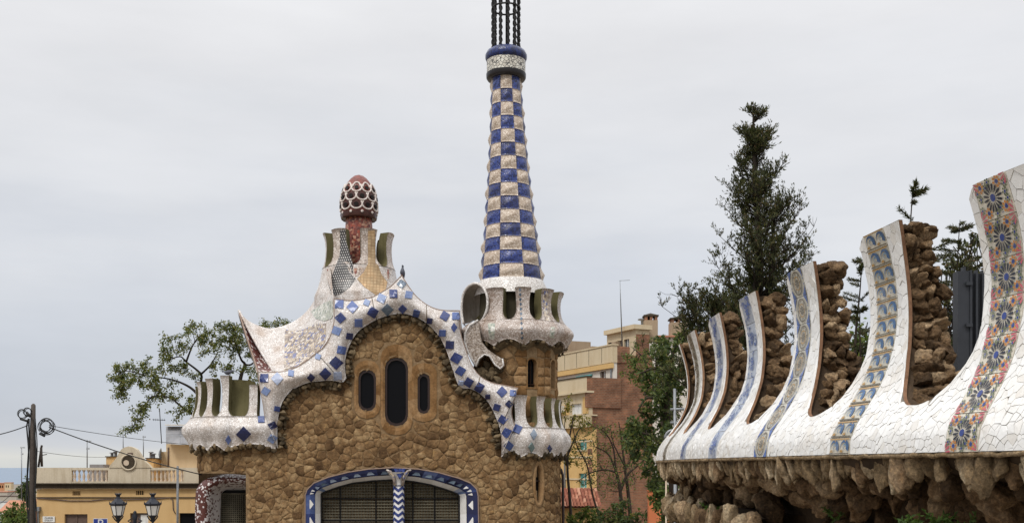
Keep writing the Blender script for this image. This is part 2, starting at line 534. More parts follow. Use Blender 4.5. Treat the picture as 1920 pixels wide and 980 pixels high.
M['stone'] = stone('golden_rubble_stone', [(0.2, (0.066, 0.037, 0.018)), (0.42, (0.140, 0.082, 0.039)), (0.58, (0.212, 0.128, 0.061)), (0.8, (0.39, 0.27, 0.145))], 2.6, 11, 1.0, 0.09, vary=0.30, spots=(0.36, 0.22, 0.09), con=((0.32, 0.30, 0.28), (0.88, 0.88, 0.88), (1.5, 1.4, 1.25)))
M['mortar'] = stone('brown_mortar', [(0.3, (0.20, 0.13, 0.068)), (0.7, (0.34, 0.24, 0.14))], 3, 20, 0.6, 0.02)
M['dressed'] = stone('dressed_ochre_stone', [(0.2, (0.15, 0.078, 0.030)), (0.5, (0.24, 0.135, 0.058)), (0.8, (0.33, 0.215, 0.115))], 1.5, 12, 0.35, 0.02, vary=0.4)
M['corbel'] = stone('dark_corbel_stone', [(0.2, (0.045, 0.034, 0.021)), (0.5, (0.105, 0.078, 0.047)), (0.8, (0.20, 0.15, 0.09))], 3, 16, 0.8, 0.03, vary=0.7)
M['navy'] = glaze('navy_glazed_tile', [(0.012, 0.016, 0.06), (0.02, 0.03, 0.11), (0.03, 0.05, 0.17)])
M['blue'] = glaze('blue_glazed_tile', [(0.03, 0.05, 0.16), (0.055, 0.09, 0.245), (0.10, 0.14, 0.31)])
M['sky'] = glaze('pale_blue_glazed_tile', [(0.12, 0.17, 0.33), (0.20, 0.255, 0.40), (0.34, 0.38, 0.49)])
M['slate'] = glaze('slate_glazed_tile', [(0.04, 0.06, 0.09), (0.10, 0.14, 0.19), (0.2, 0.24, 0.3)])
M['teal'] = glaze('teal_glazed_tile', [(0.02, 0.06, 0.07), (0.06, 0.12, 0.13), (0.14, 0.2, 0.2)])
M['shadow'] = plain('interior_shade_fill', (0.03, 0.024, 0.02), 0.9)  # shade of the closed attic put into the colour
M['framebrown'] = plain('dark_window_frame', (0.022, 0.010, 0.007), 0.4)
M['glass'] = glass('dark_window_glass')
M['wtile'] = glaze('white_glazed_tile', [(0.62, 0.60, 0.57), (0.70, 0.69, 0.67), (0.76, 0.75, 0.74)])
def bricky(name, a, b, mort, w, h, ms, mode='xz', off=0.5, rough=0.6, bump=0.4):
    k = NT(name, rough, 0.3)
    sp = k.n('ShaderNodeSeparateXYZ'); k.l(k.pos(), sp.inputs[0])
    cb = k.n('ShaderNodeCombineXYZ')
    if mode == 'xz': k.l(sp.outputs[0], cb.inputs[0])
    else: k.l(k.math('ADD', sp.outputs[0], sp.outputs[1]), cb.inputs[0])
    k.l(sp.outputs[2], cb.inputs[1])
    br = k.n('ShaderNodeTexBrick'); br.offset = off
    for nm, v in (('Color1', a), ('Color2', b), ('Mortar', mort)): br.inputs[nm].default_value = v + (1,)
    br.inputs['Scale'].default_value = 1.0; br.inputs['Mortar Size'].default_value = ms
    br.inputs['Brick Width'].default_value = w; br.inputs['Row Height'].default_value = h
    k.l(cb.outputs[0], br.inputs['Vector'])
    n = k.noise(1.3, 7, 0.65)
    c = k.mix(0.85, br.outputs['Color'], k.ramp(n, [(0.3, (0.45, 0.42, 0.40)), (0.5, (0.95, 0.95, 0.95)), (0.68, (1.5, 1.35, 1.25))]), 'MULTIPLY')
    k.col(c)
    k.bump(br.outputs['Fac'], -bump, 0.02)
    return k.m
M['stripes'] = bricky('black_and_white_tile', (0.44, 0.43, 0.41), (0.36, 0.35, 0.34), (0.03, 0.03, 0.035), 0.085, 0.105, 0.02, rough=0.35)
M['beige'] = bricky('beige_square_tile', (0.50, 0.37, 0.22), (0.42, 0.30, 0.17), (0.30, 0.19, 0.10), 0.12, 0.12, 0.010, off=0.0, rough=0.4)
# ------------------------------------------------------------------ crenellated mosaic skins (galleries, crowns, park wall)
class Skin:
    def __init__(s, path, prof, zb, thick):
        s.path, s.prof, s.zb, s.th = path, prof, zb, thick
    def pt(s, u, h, off=0.0):
        q, n = s.path(u)
        o = s.prof(h, u) + off
        return Vector((q.x + n.x * o, q.y + n.y * o, s.zb + h))
    def sheet(s, rows, name, mats, parent, open_edges=()):
        "rows: list of lists of (u, h); front + inner sheet + rim; material 0 front, 1 inner, 2 rim"
        nr, nc = len(rows), len(rows[0])
        V = [s.pt(u, h) for r in rows for (u, h) in r] + [s.pt(u, h, -s.th(h) if callable(s.th) else -s.th) for r in rows for (u, h) in r]
        n = nr * nc
        f1 = grid_faces(nr, nc); f2 = grid_faces(nr, nc, n, True)
        rim = []
        def st(a, b): rim.append((a, a + n, b + n, b))
        for j in range(nc - 1):
            if 'bottom' not in open_edges: st(j + 1, j)
            if 'top' not in open_edges: st((nr-1)*nc + j, (nr-1)*nc + j + 1)
        for i in range(nr - 1):
            if 'left' not in open_edges: st(i*nc, (i+1)*nc)
            if 'right' not in open_edges: st((i+1)*nc + nc - 1, i*nc + nc - 1)
        mi = [0] * len(f1) + [1] * len(f2) + [2] * len(rim)
        ob = mk(name, V, f1 + f2 + rim, mats, parent, True, mi)
        me = ob.data
        me.polygons.foreach_set('use_smooth', [k != 2 for k in mi])
        s.vf.append((V[:n], f1))
        return ob
    vf = None
    def body(s, u0, u1, ns, bottom, hU, nr, mats, parent, name):
        s.vf = s.vf or []
        us = [lerp(u0, u1, i / ns) for i in range(ns + 1)]
        rows = [[(u, lerp(bottom(u), hU, r / nr)) for u in us] for r in range(nr + 1)]
        return s.sheet(rows, name, mats, parent)
    def merlon(s, cL, cR, gL, gR, hU, H, mats, parent, name='merlon', nr=14, nc=8, topshape=0.0, hfn=None):
        hs = [hU + (H - hU) * (i / nr) ** 1.6 for i in range(nr + 1)]
        rows = []
        for i, h in enumerate(hs):
            a, b = cL + gL(h), cR - gR(h)
            if hfn: rows.append([(lerp(a, b, j / nc), hfn(lerp(a, b, j / nc), h)) for j in range(nc + 1)]); continue
            rows.append([(lerp(a, b, j / nc), h + topshape * (i / nr) ** 6 * (1 - (2 * j / nc - 1) ** 2)) for j in range(nc + 1)])
        return s.sheet(rows, name, mats, parent, ('bottom',))
def gapfn(hU, H, gmax, r, flare=0.0):
    def g(h):
        q = min(1.0, max(0.0, (h - hU) / r))
        v = gmax * math.sqrt(max(0.0, 1 - (1 - q) ** 2))
        t = max(0.0, (h - hU - r) / max(1e-6, H - hU - r))
        return max(0.0, v - flare * t * t)
    return g
def voronoi(seeds, box, nn=26, wt=None):
    "clipped cells of 2-D seeds"
    out = []
    for i, a in enumerate(seeds):
        near = sorted(((b[0]-a[0])**2 + (b[1]-a[1])**2, j) for j, b in enumerate(seeds) if j != i and abs(b[0]-a[0]) < box and abs(b[1]-a[1]) < box)[:nn]
        poly = [(a[0]-box/2, a[1]-box/2), (a[0]+box/2, a[1]-box/2), (a[0]+box/2, a[1]+box/2), (a[0]-box/2, a[1]+box/2)]
        for d, j in near:
            b = seeds[j]
            dx, dy = b[0]-a[0], b[1]-a[1]
            k_ = 0.5 + ((wt[i] - wt[j])/(2*d) if wt else 0.0)
            mx, my = a[0] + dx*k_, a[1] + dy*k_
            res = []
            for k in range(len(poly)):
                p, q = poly[k], poly[(k+1) % len(poly)]
                sp = (p[0]-mx)*dx + (p[1]-my)*dy; sq = (q[0]-mx)*dx + (q[1]-my)*dy
                if sp <= 0: res.append(p)
                if (sp < 0 < sq) or (sq < 0 < sp):
                    t = sp / (sp - sq); res.append((p[0]+(q[0]-p[0])*t, p[1]+(q[1]-p[1])*t))
            poly = res
            if len(poly) < 3: break
        # drop tiny edges
        pp = []
        for p in poly:
            if not pp or math.hypot(p[0]-pp[-1][0], p[1]-pp[-1][1]) > 0.004: pp.append(p)
        out.append(pp if len(pp) >= 3 else None)
    return out
def relief_stone(poly, fmap, gap, dep, dome, r, back=0.05):
    "one rubble stone: chamfered, domed piece standing proud of the wall; fmap(u, z, out) -> world"
    cx = sum(p[0] for p in poly) / len(poly); cz = sum(p[1] for p in poly) / len(poly)
    # subdivide long edges and wobble
    q = []
    for i in range(len(poly)):
        a, b = poly[i], poly[(i + 1) % len(poly)]
        q.append(a)
        m_ = int(math.hypot(a[0]-b[0], a[1]-b[1]) / 0.12)
        for t in range(1, m_ + 1):
            f = t / (m_ + 1)
            q.append((lerp(a[0], b[0], f) + r.uniform(-.02, .02), lerp(a[1], b[1], f) + r.uniform(-.02, .02)))
    n = len(q)
    rad = sum(math.hypot(p[0]-cx, p[1]-cz) for p in q) / n
    V = []
    tx, tz = r.uniform(-.07, .07), r.uniform(-.09, .05)
    for k, (ins, o) in enumerate(((gap / rad, -back), (gap / rad, dep * 0.35), (gap / rad + 0.17, dep * 0.85), (0.55, dep + dome * 0.8))):
        for p in q:
            t = 1 - ins
            V.append(fmap(cx + (p[0]-cx)*t, cz + (p[1]-cz)*t, o + ((p[0]-cx)*tx*t + (p[1]-cz)*tz*t + r.uniform(-.3, .3) * dep if k > 1 else 0)))
    V.append(fmap(cx, cz, dep + dome))
    Fc = []
    for k in range(3):
        for i in range(n):
            j = (i + 1) % n
            Fc.append((k*n + i, k*n + j, (k+1)*n + j, (k+1)*n + i))
    for i in range(n): Fc.append((3*n + i, 3*n + (i+1) % n, 4*n))
    return V, Fc
def rock_mesh(name, seed, cuts=8, sub=3, taper=0.0, mat=None):
    r = random.Random(seed)
    bm = bmesh.new()
    bmesh.ops.create_icosphere(bm, subdivisions=sub, radius=1.0)
    pl = []
    for _ in range(cuts):
        d = Vector((r.gauss(0, 1), r.gauss(0, 1), r.gauss(0, 1))).normalized()
        pl.append((d, r.uniform(0.42, 0.80)))
    sv = Vector((seed * 3.1, seed * 1.7, seed * 0.9))
    for v in bm.verts:
        c = v.co
        for d, k in pl:
            x = c.dot(d)
            if x > k: c -= d * (x - k) * 0.92
        c += c.normalized() * (noise.fractal(c * 1.9 + sv, 1.0, 2.0, 3) * 0.16 + (noise.ridged_multi_fractal(c * 3.4 + sv, 0.9, 2.1, 4, 1.0, 2.0) - 1.0) * (0.085 if sub > 3 else 0.0))
        if taper:
            t = (c.z + 1) / 2
            s = lerp(1 - taper, 1.0, max(0, min(1, t)))
            c.x *= s; c.y *= s
            c.x += 0.25 * noise.noise(Vector((seed, c.z * 1.3, 0.3))) * (1 - t)
    me = bpy.data.meshes.new(name)
    bm.to_mesh(me); bm.free()
    me.polygons.foreach_set('use_smooth', [True] * len(me.polygons))
    if mat: me.materials.append(mat)
    return me

# ------------------------------------------------------------------ gatehouse
YF = 40.0
gate = thing('gatehouse', 'stone gatehouse with white mosaic undulating roofline, crown parapets and blue checkered spire', 'gatehouse', (-5.0, 44.0, 0.0))
LCX, LCY, LR = -10.53, 41.65, 1.65
RCX, RCY, RR = -0.35, 42.25, 2.25
pl_ = []
nfl = 60
for i in range(nfl + 1): pl_.append((lerp(LCX, RCX, i / nfl), YF))
for i in range(1, 25): g = -PI/2 + PI/2 * i / 24; pl_.append((RCX + RR * math.cos(g), RCY + RR * math.sin(g)))
for i in range(1, 21): pl_.append((RCX + RR, lerp(RCY, 50.0, i / 20)))
for i in range(1, 31): pl_.append((lerp(RCX + RR, LCX - LR, i / 30), 50.0))
for i in range(1, 21): pl_.append((LCX - LR, lerp(50.0, LCY, i / 20)))
for i in range(1, 21): g = PI + PI/2 * i / 20; pl_.append((LCX + LR * math.cos(g), LCY + LR * math.sin(g)))
GP = Path(pl_, side=-1)
UF = RCX - LCX                     # length of the flat front
UL = GP.L - LR * PI / 2            # where the left round begins
def gw(u, z, o):
    q, n = GP(u % GP.L)
    return Vector((q.x + n.x * o, q.y + n.y * o, z))
gable = [(440,800),(505,800),(520,760),(540,715),(580,695),(615,675),(640,660),(650,640),(672,600),(700,578),(754,555),(800,588),(830,610),(850,660),(862,690),(900,715),(930,745),(950,790),(960,800),(1060,800)]
def ztop(u):
    if u <= UF: return pyZ(interp(gable, CX + (u + LCX) * F / YF), YF)
    return pyZ(800, YF)
def fl(px, py): return ((px - CX) / F * YF - LCX, pyZ(py, YF))   # photo pixel -> (u, z) on the flat front
def oct_outline(x0, x1, y0, y1, cut, n=3):
    pts = []
    for (cx, cy, a0) in ((x1-cut, y1-cut*1.0, 0), (x0+cut, y1-cut, 90), (x0+cut, y0+cut, 180), (x1-cut, y0+cut, 270)):
        for k in range(n + 1):
            g = math.radians(a0 + 90 * k / n)
            pts.append((cx + cut * math.cos(g), cy + cut * math.sin(g)))
    return pts
wins = [oct_outline(672, 705, 693, 770, 15), oct_outline(722, 765, 670, 798, 19), oct_outline(783, 806, 700, 775, 11)]
def offset_outline(o, sx, st, sb):
    cx = sum(p[0] for p in o) / len(o); ys = [p[1] for p in o]; xs = [p[0] for p in o]
    y0, y1, x0, x1 = min(ys), max(ys), min(xs), max(xs)
    return [(lerp(x0 - sx, x1 + sx, (p[0]-x0)/(x1-x0)), lerp(y0 - st, y1 + sb, (p[1]-y0)/(y1-y0))) for p in o]
rings = [offset_outline(wins[0], 8, 18, 14), offset_outline(wins[1], 8.5, 25, 17), offset_outline(wins[2], 13, 20, 15)]
def z6(x, y): return (560 + x / 5.333, 860 + y / 5.333)
arch_out = [z6(*p) for p in ((65,1100),(65,640),(65,360),(85,305),(150,240),(300,180),(500,130),(700,100),(930,86),(1200,100),(1400,135),(1600,190),(1720,240),(1780,300),(1795,370),(1800,640),(1800,1100))]
arch_in = [z6(*p) for p in ((225,1100),(225,640),(225,350),(235,335),(280,318),(400,275),(540,238),(740,215),(940,205),(1150,222),(1320,255),(1450,295),(1540,325),(1590,348),(1605,370),(1608,640),(1608,1100))]
holes = [[fl(*p) for p in offset_outline(w, 2, 2, 2)] for w in wins] + [[fl(*p) for p in arch_out]]
SLU, SLZ, SLW, SLH = UF + RR * math.radians(37.5), pyZ(906, 40.5), 0.15, 0.74
slot = [(SLU + SLW * math.cos(t) , SLZ + SLH * math.sin(t)) for t in [2*PI*i/20 for i in range(20)]]
holes.append(slot)
UOP = LCX * 0 + fl(463, 0)[0]      # right edge of the side entrance
ZOP = pyZ(886, 40.3)
def removed(u, z):
    if u < UOP and z < ZOP - 0.0: return True
    if u > UL + 0.25 and z < ZOP: return True
    return any(inpoly(u, z, h) for h in holes)
# wall core (mortar) as a shell that follows the plan
V = []; Fc = []
nu = int(GP.L / 0.11); nz = 90
for i in range(nu):
    u = GP.L * i / nu
    zt = ztop(u)
    for k in range(nz + 1): V.append(gw(u, zt * k / nz, 0.0))
for i in range(nu):
    i2 = (i + 1) % nu
    um = GP.L * (i + 0.5) / nu; zt = ztop(um)
    for k in range(nz):
        if removed(um, zt * (k + 0.5) / nz): continue
        Fc.append((i*(nz+1) + k, i2*(nz+1) + k, i2*(nz+1) + k + 1, i*(nz+1) + k + 1))
wall = mk('wall', V, Fc, M['mortar'], gate, True)
# inner dark liner so that openings look into a room, plus the reveal at the side entrance
mb = MB(); mb.box((LCX + 1.9, 40.9, 0.02), (RCX - 0.2, 49.6, 7.0)); mb.build('room_lining', M['mortar'], gate)
mb = MB(); mb.box((pxX(660, 40.4), 40.34, 7.05), (pxX(838, 40.4), 42.0, pyZ(640, 40.4))); mb.build('attic_dark_box', M['shadow'], gate)  # added dark box hiding the open, daylit roof space behind the windows
mb = MB(); x = pxX(463, YF); mb.box((x - 0.001, YF + 0.004, 0.0), (x + 0.35, YF + 0.9, ZOP + 0.3)); mb.build('entrance_jamb', M['dressed'], gate)

# rubble stones of the wall
r = random.Random(11)
seeds = []; real = []
def ok_seed(u, z):
    if z > ztop(u) + 0.05 or z < 2.45: return False
    if removed(u, z): return False
    for rg in rings:
        if inpoly(CX + (u + LCX) * F / YF, HY - (z - EYE) * F / YF, offset_outline(rg, 4, 4, 4)): return False
    if (u - SLU) ** 2 / 0.30 ** 2 + (z - SLZ) ** 2 / 0.92 ** 2 < 1: return False
    if u <= UF and inpoly(u, z, [fl(*p) for p in offset_outline(arch_out, 6, 6, 0)]): return False
    return True
umin, umax = -LR * PI / 2 - 0.0, UF + RR * PI / 2
tries = 0
while tries < 9000:
    tries += 1
    u = r.uniform(umin, umax); z = r.uniform(2.4, 11.5)
    if not ok_seed(u, z) if u >= 0 else (z < ZOP + 0.12 or z > 6.4): continue
    md = r.choice((0.18, 0.25, 0.32, 0.40))
    if any((u-a)**2 + ((z-b)*1.25)**2 < md*md for a, b in seeds): continue
    seeds.append((u, z))
nreal = len(seeds)
for rg, ins in [(x, 4) for x in rings] + [(arch_out, 5)]:
    for i in range(len(rg)):
        a, b = rg[i], rg[(i+1) % len(rg)]
        k = max(1, int(math.hypot(a[0]-b[0], a[1]-b[1]) / 5))
        for t in range(k):
            p = (lerp(a[0], b[0], t/k), lerp(a[1], b[1], t/k))
            cx = sum(q[0] for q in rg)/len(rg); cy = sum(q[1] for q in rg)/len(rg)
            if rg is arch_out: cy = 960
            d = math.hypot(p[0]-cx, p[1]-cy); s_ = (d - ins) / d
            seeds.append(fl(cx + (p[0]-cx)*s_, cy + (p[1]-cy)*s_))
for t in range(18):
    g = 2*PI*t/18; seeds.append((SLU + 0.17*math.cos(g), SLZ + 0.78*math.sin(g)))
k = ZOP - 0.12
while k > 2.0: seeds.append((UOP - 0.07, k)); k -= 0.13
for t in range(12): seeds.append((umin + t * (UOP - umin) / 12, ZOP - 0.16))
u = umin
while u < umax:
    if u >= 0: seeds.append((u, ztop(u) + 0.38))
    else: seeds.append((u, 6.75))
    seeds.append((u, 2.1)); u += 0.2
for z in range(20, 70, 4): seeds.append((umin - 0.3, z/10)); seeds.append((umax + 0.3, z/10))
cells = voronoi(seeds, 1.3, 26, [r.uniform(0, .016) if i < nreal else 0.011 for i in range(len(seeds))])
lst = []
for i in range(nreal):
    p = cells[i]
    if not p: continue
    ar = abs(sum(p[k][0]*p[(k+1) % len(p)][1] - p[(k+1) % len(p)][0]*p[k][1] for k in range(len(p)))) / 2
    lst.append((ar, p))
lst.sort(key=lambda t: -t[0])
rest = MB()
for i, (ar, p) in enumerate(lst):
    V, Fc = relief_stone(p, gw, r.uniform(.003, .012), r.uniform(0.008, 0.034), r.uniform(0.003, 0.022), r)
    if i < 295: mk('stone', V, Fc, M['stone'], wall, True)
    else: rest.add(V, Fc)
if rest.v: tag(rest.build('stones', M['stone'], wall, True), kind='stuff')

# window surrounds, frames and panes
for w, rg in zip(wins, rings):
    n = len(w)
    # subdivide so the straight sides get several blocks
    wi = []; ro = []
    for i in range(n):
        a, b = w[i], w[(i+1) % n]; c, d = rg[i], rg[(i+1) % n]
        k = 3 if abs(a[1]-b[1]) > 30 else 1
        for t in range(k):
            wi.append((lerp(a[0], b[0], t/k), lerp(a[1], b[1], t/k))); ro.append((lerp(c[0], d[0], t/k), lerp(c[1], d[1], t/k)))
    m = len(wi)
    fr = None
    fo = offset_outline(w, 2.0, 2.5, 2.0); fi = offset_outline(w, -4, -5, -5)
    mb = MB()
    V = [P(*p, YF + 0.06) for p in fo] + [P(*p, YF + 0.06) for p in fi] + [P(*p, YF + 0.2) for p in fi] + [P(*p, YF + 0.2) for p in fo]
    Fc = []
    for kk in range(4):
        for i in range(n): Fc.append((kk*n + i, kk*n + (i+1) % n, ((kk+1) % 4)*n + (i+1) % n, ((kk+1) % 4)*n + i))
    fr = mk('window', V, Fc, M['framebrown'], gate, False)
    mk('pane', [P(*p, YF + 0.14) for p in fi], [tuple(range(n))], M['glass'], fr, False)
    i = 0
    while i < m:
        cnt = 1 if abs(wi[i][1] - wi[(i+1) % m][1]) > 12 else 2
        idx = [(i + t) % m for t in range(cnt + 1)] if i + cnt <= m else [i, (i+1) % m]
        V = []
        sh = 0.985
        for rr_, dd in ((ro, 0.0), (ro, -0.03), (None, -0.04), (wi, 0.02), (wi, 0.3)):
            for j in idx:
                if rr_ is None: p = (lerp(ro[j][0], wi[j][0], 0.5), lerp(ro[j][1], wi[j][1], 0.5))
                else: p = rr_[j]
                V.append(P(p[0], p[1], YF + dd))
        c = len(idx)
        cen = sum((v for v in V), Vector()) / len(V)
        V = [Vector((cen.x + (v.x-cen.x)*sh, v.y, cen.z + (v.z-cen.z)*sh)) for v in V]
        Fc = []
        for a in range(4):
            for b in range(c - 1): Fc.append((a*c + b, a*c + b + 1, (a+1)*c + b + 1, (a+1)*c + b))
        for e in (0, c - 1): Fc.append(tuple(a*c + e for a in range(5)))
        mk('surround_block', V, Fc, M['dressed'], wall, False)
        i += len(idx) - 1
# slot window in the round corner
V = []; n = 20
for (ro_, dz, o) in ((1.9, 1.22, 0.02), (1.55, 1.14, 0.06), (1.0, 1.0, 0.0), (0.92, 0.97, -0.25)):
    for t in range(n):
        g = 2*PI*t/n
        V.append(gw(SLU + SLW*ro_*math.cos(g), SLZ + SLH*dz*math.sin(g), o))
Fc = []
for a in range(3):
    for t in range(n): Fc.append((a*n + t, a*n + (t+1) % n, (a+1)*n + (t+1) % n, (a+1)*n + t))
sw = mk('slot_window', V, Fc, M['dressed'], gate, True)
mk('pane', [gw(SLU + SLW*1.05*math.cos(2*PI*t/n), SLZ + SLH*1.05*math.sin(2*PI*t/n), -0.18) for t in range(n)], [tuple(range(n))], M['glass'], sw, False)
mb = MB(); mb.tube([gw(SLU - SLW, SLZ + 0.1, -0.12), gw(SLU + SLW, SLZ + 0.1, -0.12)], 0.025, 6); mb.build('crossbar', M['framebrown'], sw)

# large arched window: tile frame, chevron column, woven grille
yb = YF + 0.55
mbk = MB(); mbk.add([P(*p, YF + 0.95) for p in arch_in], [tuple(range(len(arch_in)))])
archw = mbk.build('arched_window', M['glass'], gate)
def polyline_resample(pts, step):
    out = [Vector(pts[0])]
    for a, b in zip(pts, pts[1:]):
        a = Vector(a); b = Vector(b); k = max(1, round((b-a).length / step))
        for t in range(1, k + 1): out.append(a.lerp(b, t/k))
    return out
def resample_n(pts, n):
    ps = [Vector(p) for p in pts]; L = [0]
    for a, b in zip(ps, ps[1:]): L.append(L[-1] + (b-a).length)
    out = []
    for i in range(n + 1):
        d = L[-1] * i / n; k = 0
        while k < len(L) - 2 and L[k+1] < d: k += 1
        out.append(ps[k].lerp(ps[k+1], (d - L[k]) / max(1e-9, L[k+1] - L[k])))
    return out
nt_ = 26
def pairs(n):
    "stations running round the arch: outer and inner outline share the same parameter"
    m = len(arch_out) - 1
    out = []
    for i in range(n + 1):
        t = i / n * m
        k = min(int(t), m - 1); f = t - k
        out.append((Vector(arch_out[k]).lerp(Vector(arch_out[k+1]), f), Vector(arch_in[k]).lerp(Vector(arch_in[k+1]), f)))
    return out
pr = pairs(16 * 3)
for (v0, v1, m_, nm) in ((0.0, 0.62, 'bt', 'blue_tile'), (0.62, 1.0, 'wt', 'white_tile')):
    for i in range(0, len(pr) - 1, 2):
        js = [min(i + k, len(pr) - 1) for k in (0, 1, 2)]
        V = []
        for lift in (0.0, 0.03):
            for j in js:
                for v in (v0 + 0.01, (v0 + v1) / 2, v1 - 0.01):
                    q = pr[j][0].lerp(pr[j][1], v)
                    V.append(P(q.x, q.y, lerp(YF - 0.06, yb, v ** 1.5) - 0.0 + lift))
        Fc = grid_faces(3, 3) + [(0, 1, 10, 9), (1, 2, 11, 10), (6, 7, 16, 15), (7, 8, 17, 16), (0, 3, 12, 9), (3, 6, 15, 12), (2, 5, 14, 11), (5, 8, 17, 14)]
        fq = []
        tile = mk(nm, V, Fc, M['blue' if r.random() < 0.45 else 'navy'] if m_ == 'bt' else (M['wtile'] if r.random() < 0.8 else M['sky']), archw, False)
        if m_ == 'bt':   # printed rosette or triangle on each blue tile
            c0 = pr[js[1]][0].lerp(pr[js[1]][1], 0.31); e1 = (pr[js[2]][0] - pr[js[0]][0]) * 0.17; e2 = (pr[js[1]][1] - pr[js[1]][0]) * 0.17
            Y0 = lerp(YF - 0.06, yb, 0.31 ** 1.5) - 0.012
            vert = abs(pr[js[1]][0].x - 572) < 12 or abs(pr[js[1]][0].x - 897) < 12
            ms_ = M['wtile'] if vert else M['slate']
            poly = [c0 + e1 * 1.5, c0 + e2 * 1.3, c0 - e1 * 1.5, c0 - e2 * 1.3] if vert else [c0 + e2 * 1.2 - e1 * 1.6, c0 + e2 * 1.2 + e1 * 1.6, c0 - e2 * 1.3]
            mk('tile_motif', [P(q.x, q.y, Y0) for q in poly], [tuple(range(len(poly)))], ms_, archw, False)
# thin pale outer line of the frame
mb = MB(); mb.tube([P(p[0].x, p[0].y, YF - 0.07) for p in pairs(64)], 0.022, 5); mb.build('frame_edge', M['pinkline'], archw, True)
mb = MB(); mb.tube([P(p[1].x, p[1].y, yb) for p in pairs(64)], 0.05, 5); mb.build('inner_edge', M['iron'], archw, True)
# column
cxp = 747.3
colz0, colz1 = 1.0, P(0, 908, YF + 0.2).z
cX = pxX(cxp, YF + 0.2)
mb = MB()
prof = [(0.205, colz0), (0.205, colz1), (0.22, colz1 + 0.12), (0.27, colz1 + 0.24), (0.36, colz1 + 0.36), (0.5, colz1 + 0.48)]
mb.lathe(prof, cX, YF + 0.3, 24)
column = mb.build('column', M['wtile'], archw, True)
step = 0.235; z = colz1 - 0.16; sh = 0.12
while z > 1.2:
    V = []; n = 12
    for lift in (0.21, 0.2):
        for k in range(n + 1):
            g = -PI/2 + PI * k / n
            tri = abs(((k / n * 2 + 0.5) % 1) * 2 - 1) * sh
            for dz in (-0.06, 0.06):
                V.append((cX + (lift + 0.006) * math.sin(g), YF + 0.3 - (lift + 0.006) * math.cos(g), z + tri - sh/2 + dz))
    Fc = []
    o = 2 * (n + 1)
    for k in range(n):
        Fc.append((2*k, 2*k + 2, 2*k + 3, 2*k + 1))
        Fc.append((2*k, o + 2*k, o + 2*k + 2, 2*k + 2)); Fc.append((2*k + 1, 2*k + 3, o + 2*k + 3, o + 2*k + 1))
    mk('chevron', V, Fc, M['bluepanel'], column, False)
    z -= step
tri = [z6(950, 95), z6(1075, 95), z6(1010, 205)]
mk('blue_triangle', [P(*p, YF - 0.13) for p in tri] + [P(*p, YF + 0.0) for p in tri], [(0, 1, 2), (0, 3, 4, 1), (1, 4, 5, 2), (2, 5, 3, 0)], M['bluepanel'], column, False)
for s_ in (-1, 1):   # mosaic arms of the T-shaped capital
    mb = MB()
    pts = [P(*z6(1000 + s_ * 40, 260), YF + 0.06), P(*z6(1000 + s_ * 42, 215), YF + 0.02), P(*z6(1000 + s_ * 55, 165), YF - 0.04), P(*z6(1000 + s_ * 85, 125), YF - 0.06), P(*z6(1000 + s_ * 125, 105), YF - 0.05)]
    mb.tube(pts, [0.06, 0.06, 0.065, 0.06, 0.03], 8); mb.build('capital_arm', M['speckle'], column, True)
mb = MB()
for k in range(12):
    g = -PI/2 + PI*k/11; 
    c = Vector((cX + 0.215*math.sin(g), YF + 0.3 - 0.215*math.cos(g), colz1 - 0.03))
    t = Vector((math.cos(g), math.sin(g), 0))
    mb.tube([c + (t*math.cos(a)+Vector((0,0,1))*math.sin(a))*0.028 for a in [2*PI*j/8 for j in range(9)]], 0.008, 4)
mb.build('rosette_band', M['navy'], column, True)
ain = [(p[0], p[1]) for p in arch_in]
mb = MB()
gy = YF + 0.72
x = 602.0
rod = 0.029
while x < 861:
    ys = []
    top = None
    for (a, b) in zip(arch_in, arch_in[1:]):
        if min(a[0], b[0]) <= x <= max(a[0], b[0]) and abs(a[0]-b[0]) > 1: top = lerp(a[1], b[1], (x-a[0])/(b[0]-a[0]))
    if top is None: top = 930
    mb.tube([P(x, top - 2, gy), P(x, 1010, gy)], rod, 4, False)
    x += 5.4
y = 902.0
while y < 1010:
    xs = [lerp(a[0], b[0], (y-a[1])/(b[1]-a[1])) for a, b in zip(arch_in, arch_in[1:]) if (a[1]-y)*(b[1]-y) < 0]
    if len(xs) >= 2: mb.tube([P(min(xs), y, gy - 0.02), P(max(xs), y, gy - 0.02)], rod, 4, False)
    y += 5.4
M['grille'] = plain('grille_iron', (0.10, 0.088, 0.06), 0.45, 0.3, var=0.3, nscale=3)
tag(mb.build('grille', M['grille'], archw, True), kind='stuff')
for (xa, xb) in ((638, None), (705, None), (774, None), (815, None)):
    mb = MB(); mb.tube([P(xa, 900, gy - 0.05), P(xa, 1010, gy - 0.05)], 0.03, 4); mb.build('grille_bar', M['iron'], archw)
for yy in (934, 974):
    mb = MB(); mb.tube([P(603, yy, gy - 0.055), P(861, yy, gy - 0.055)], 0.03, 4); mb.build('grille_bar', M['iron'], archw)

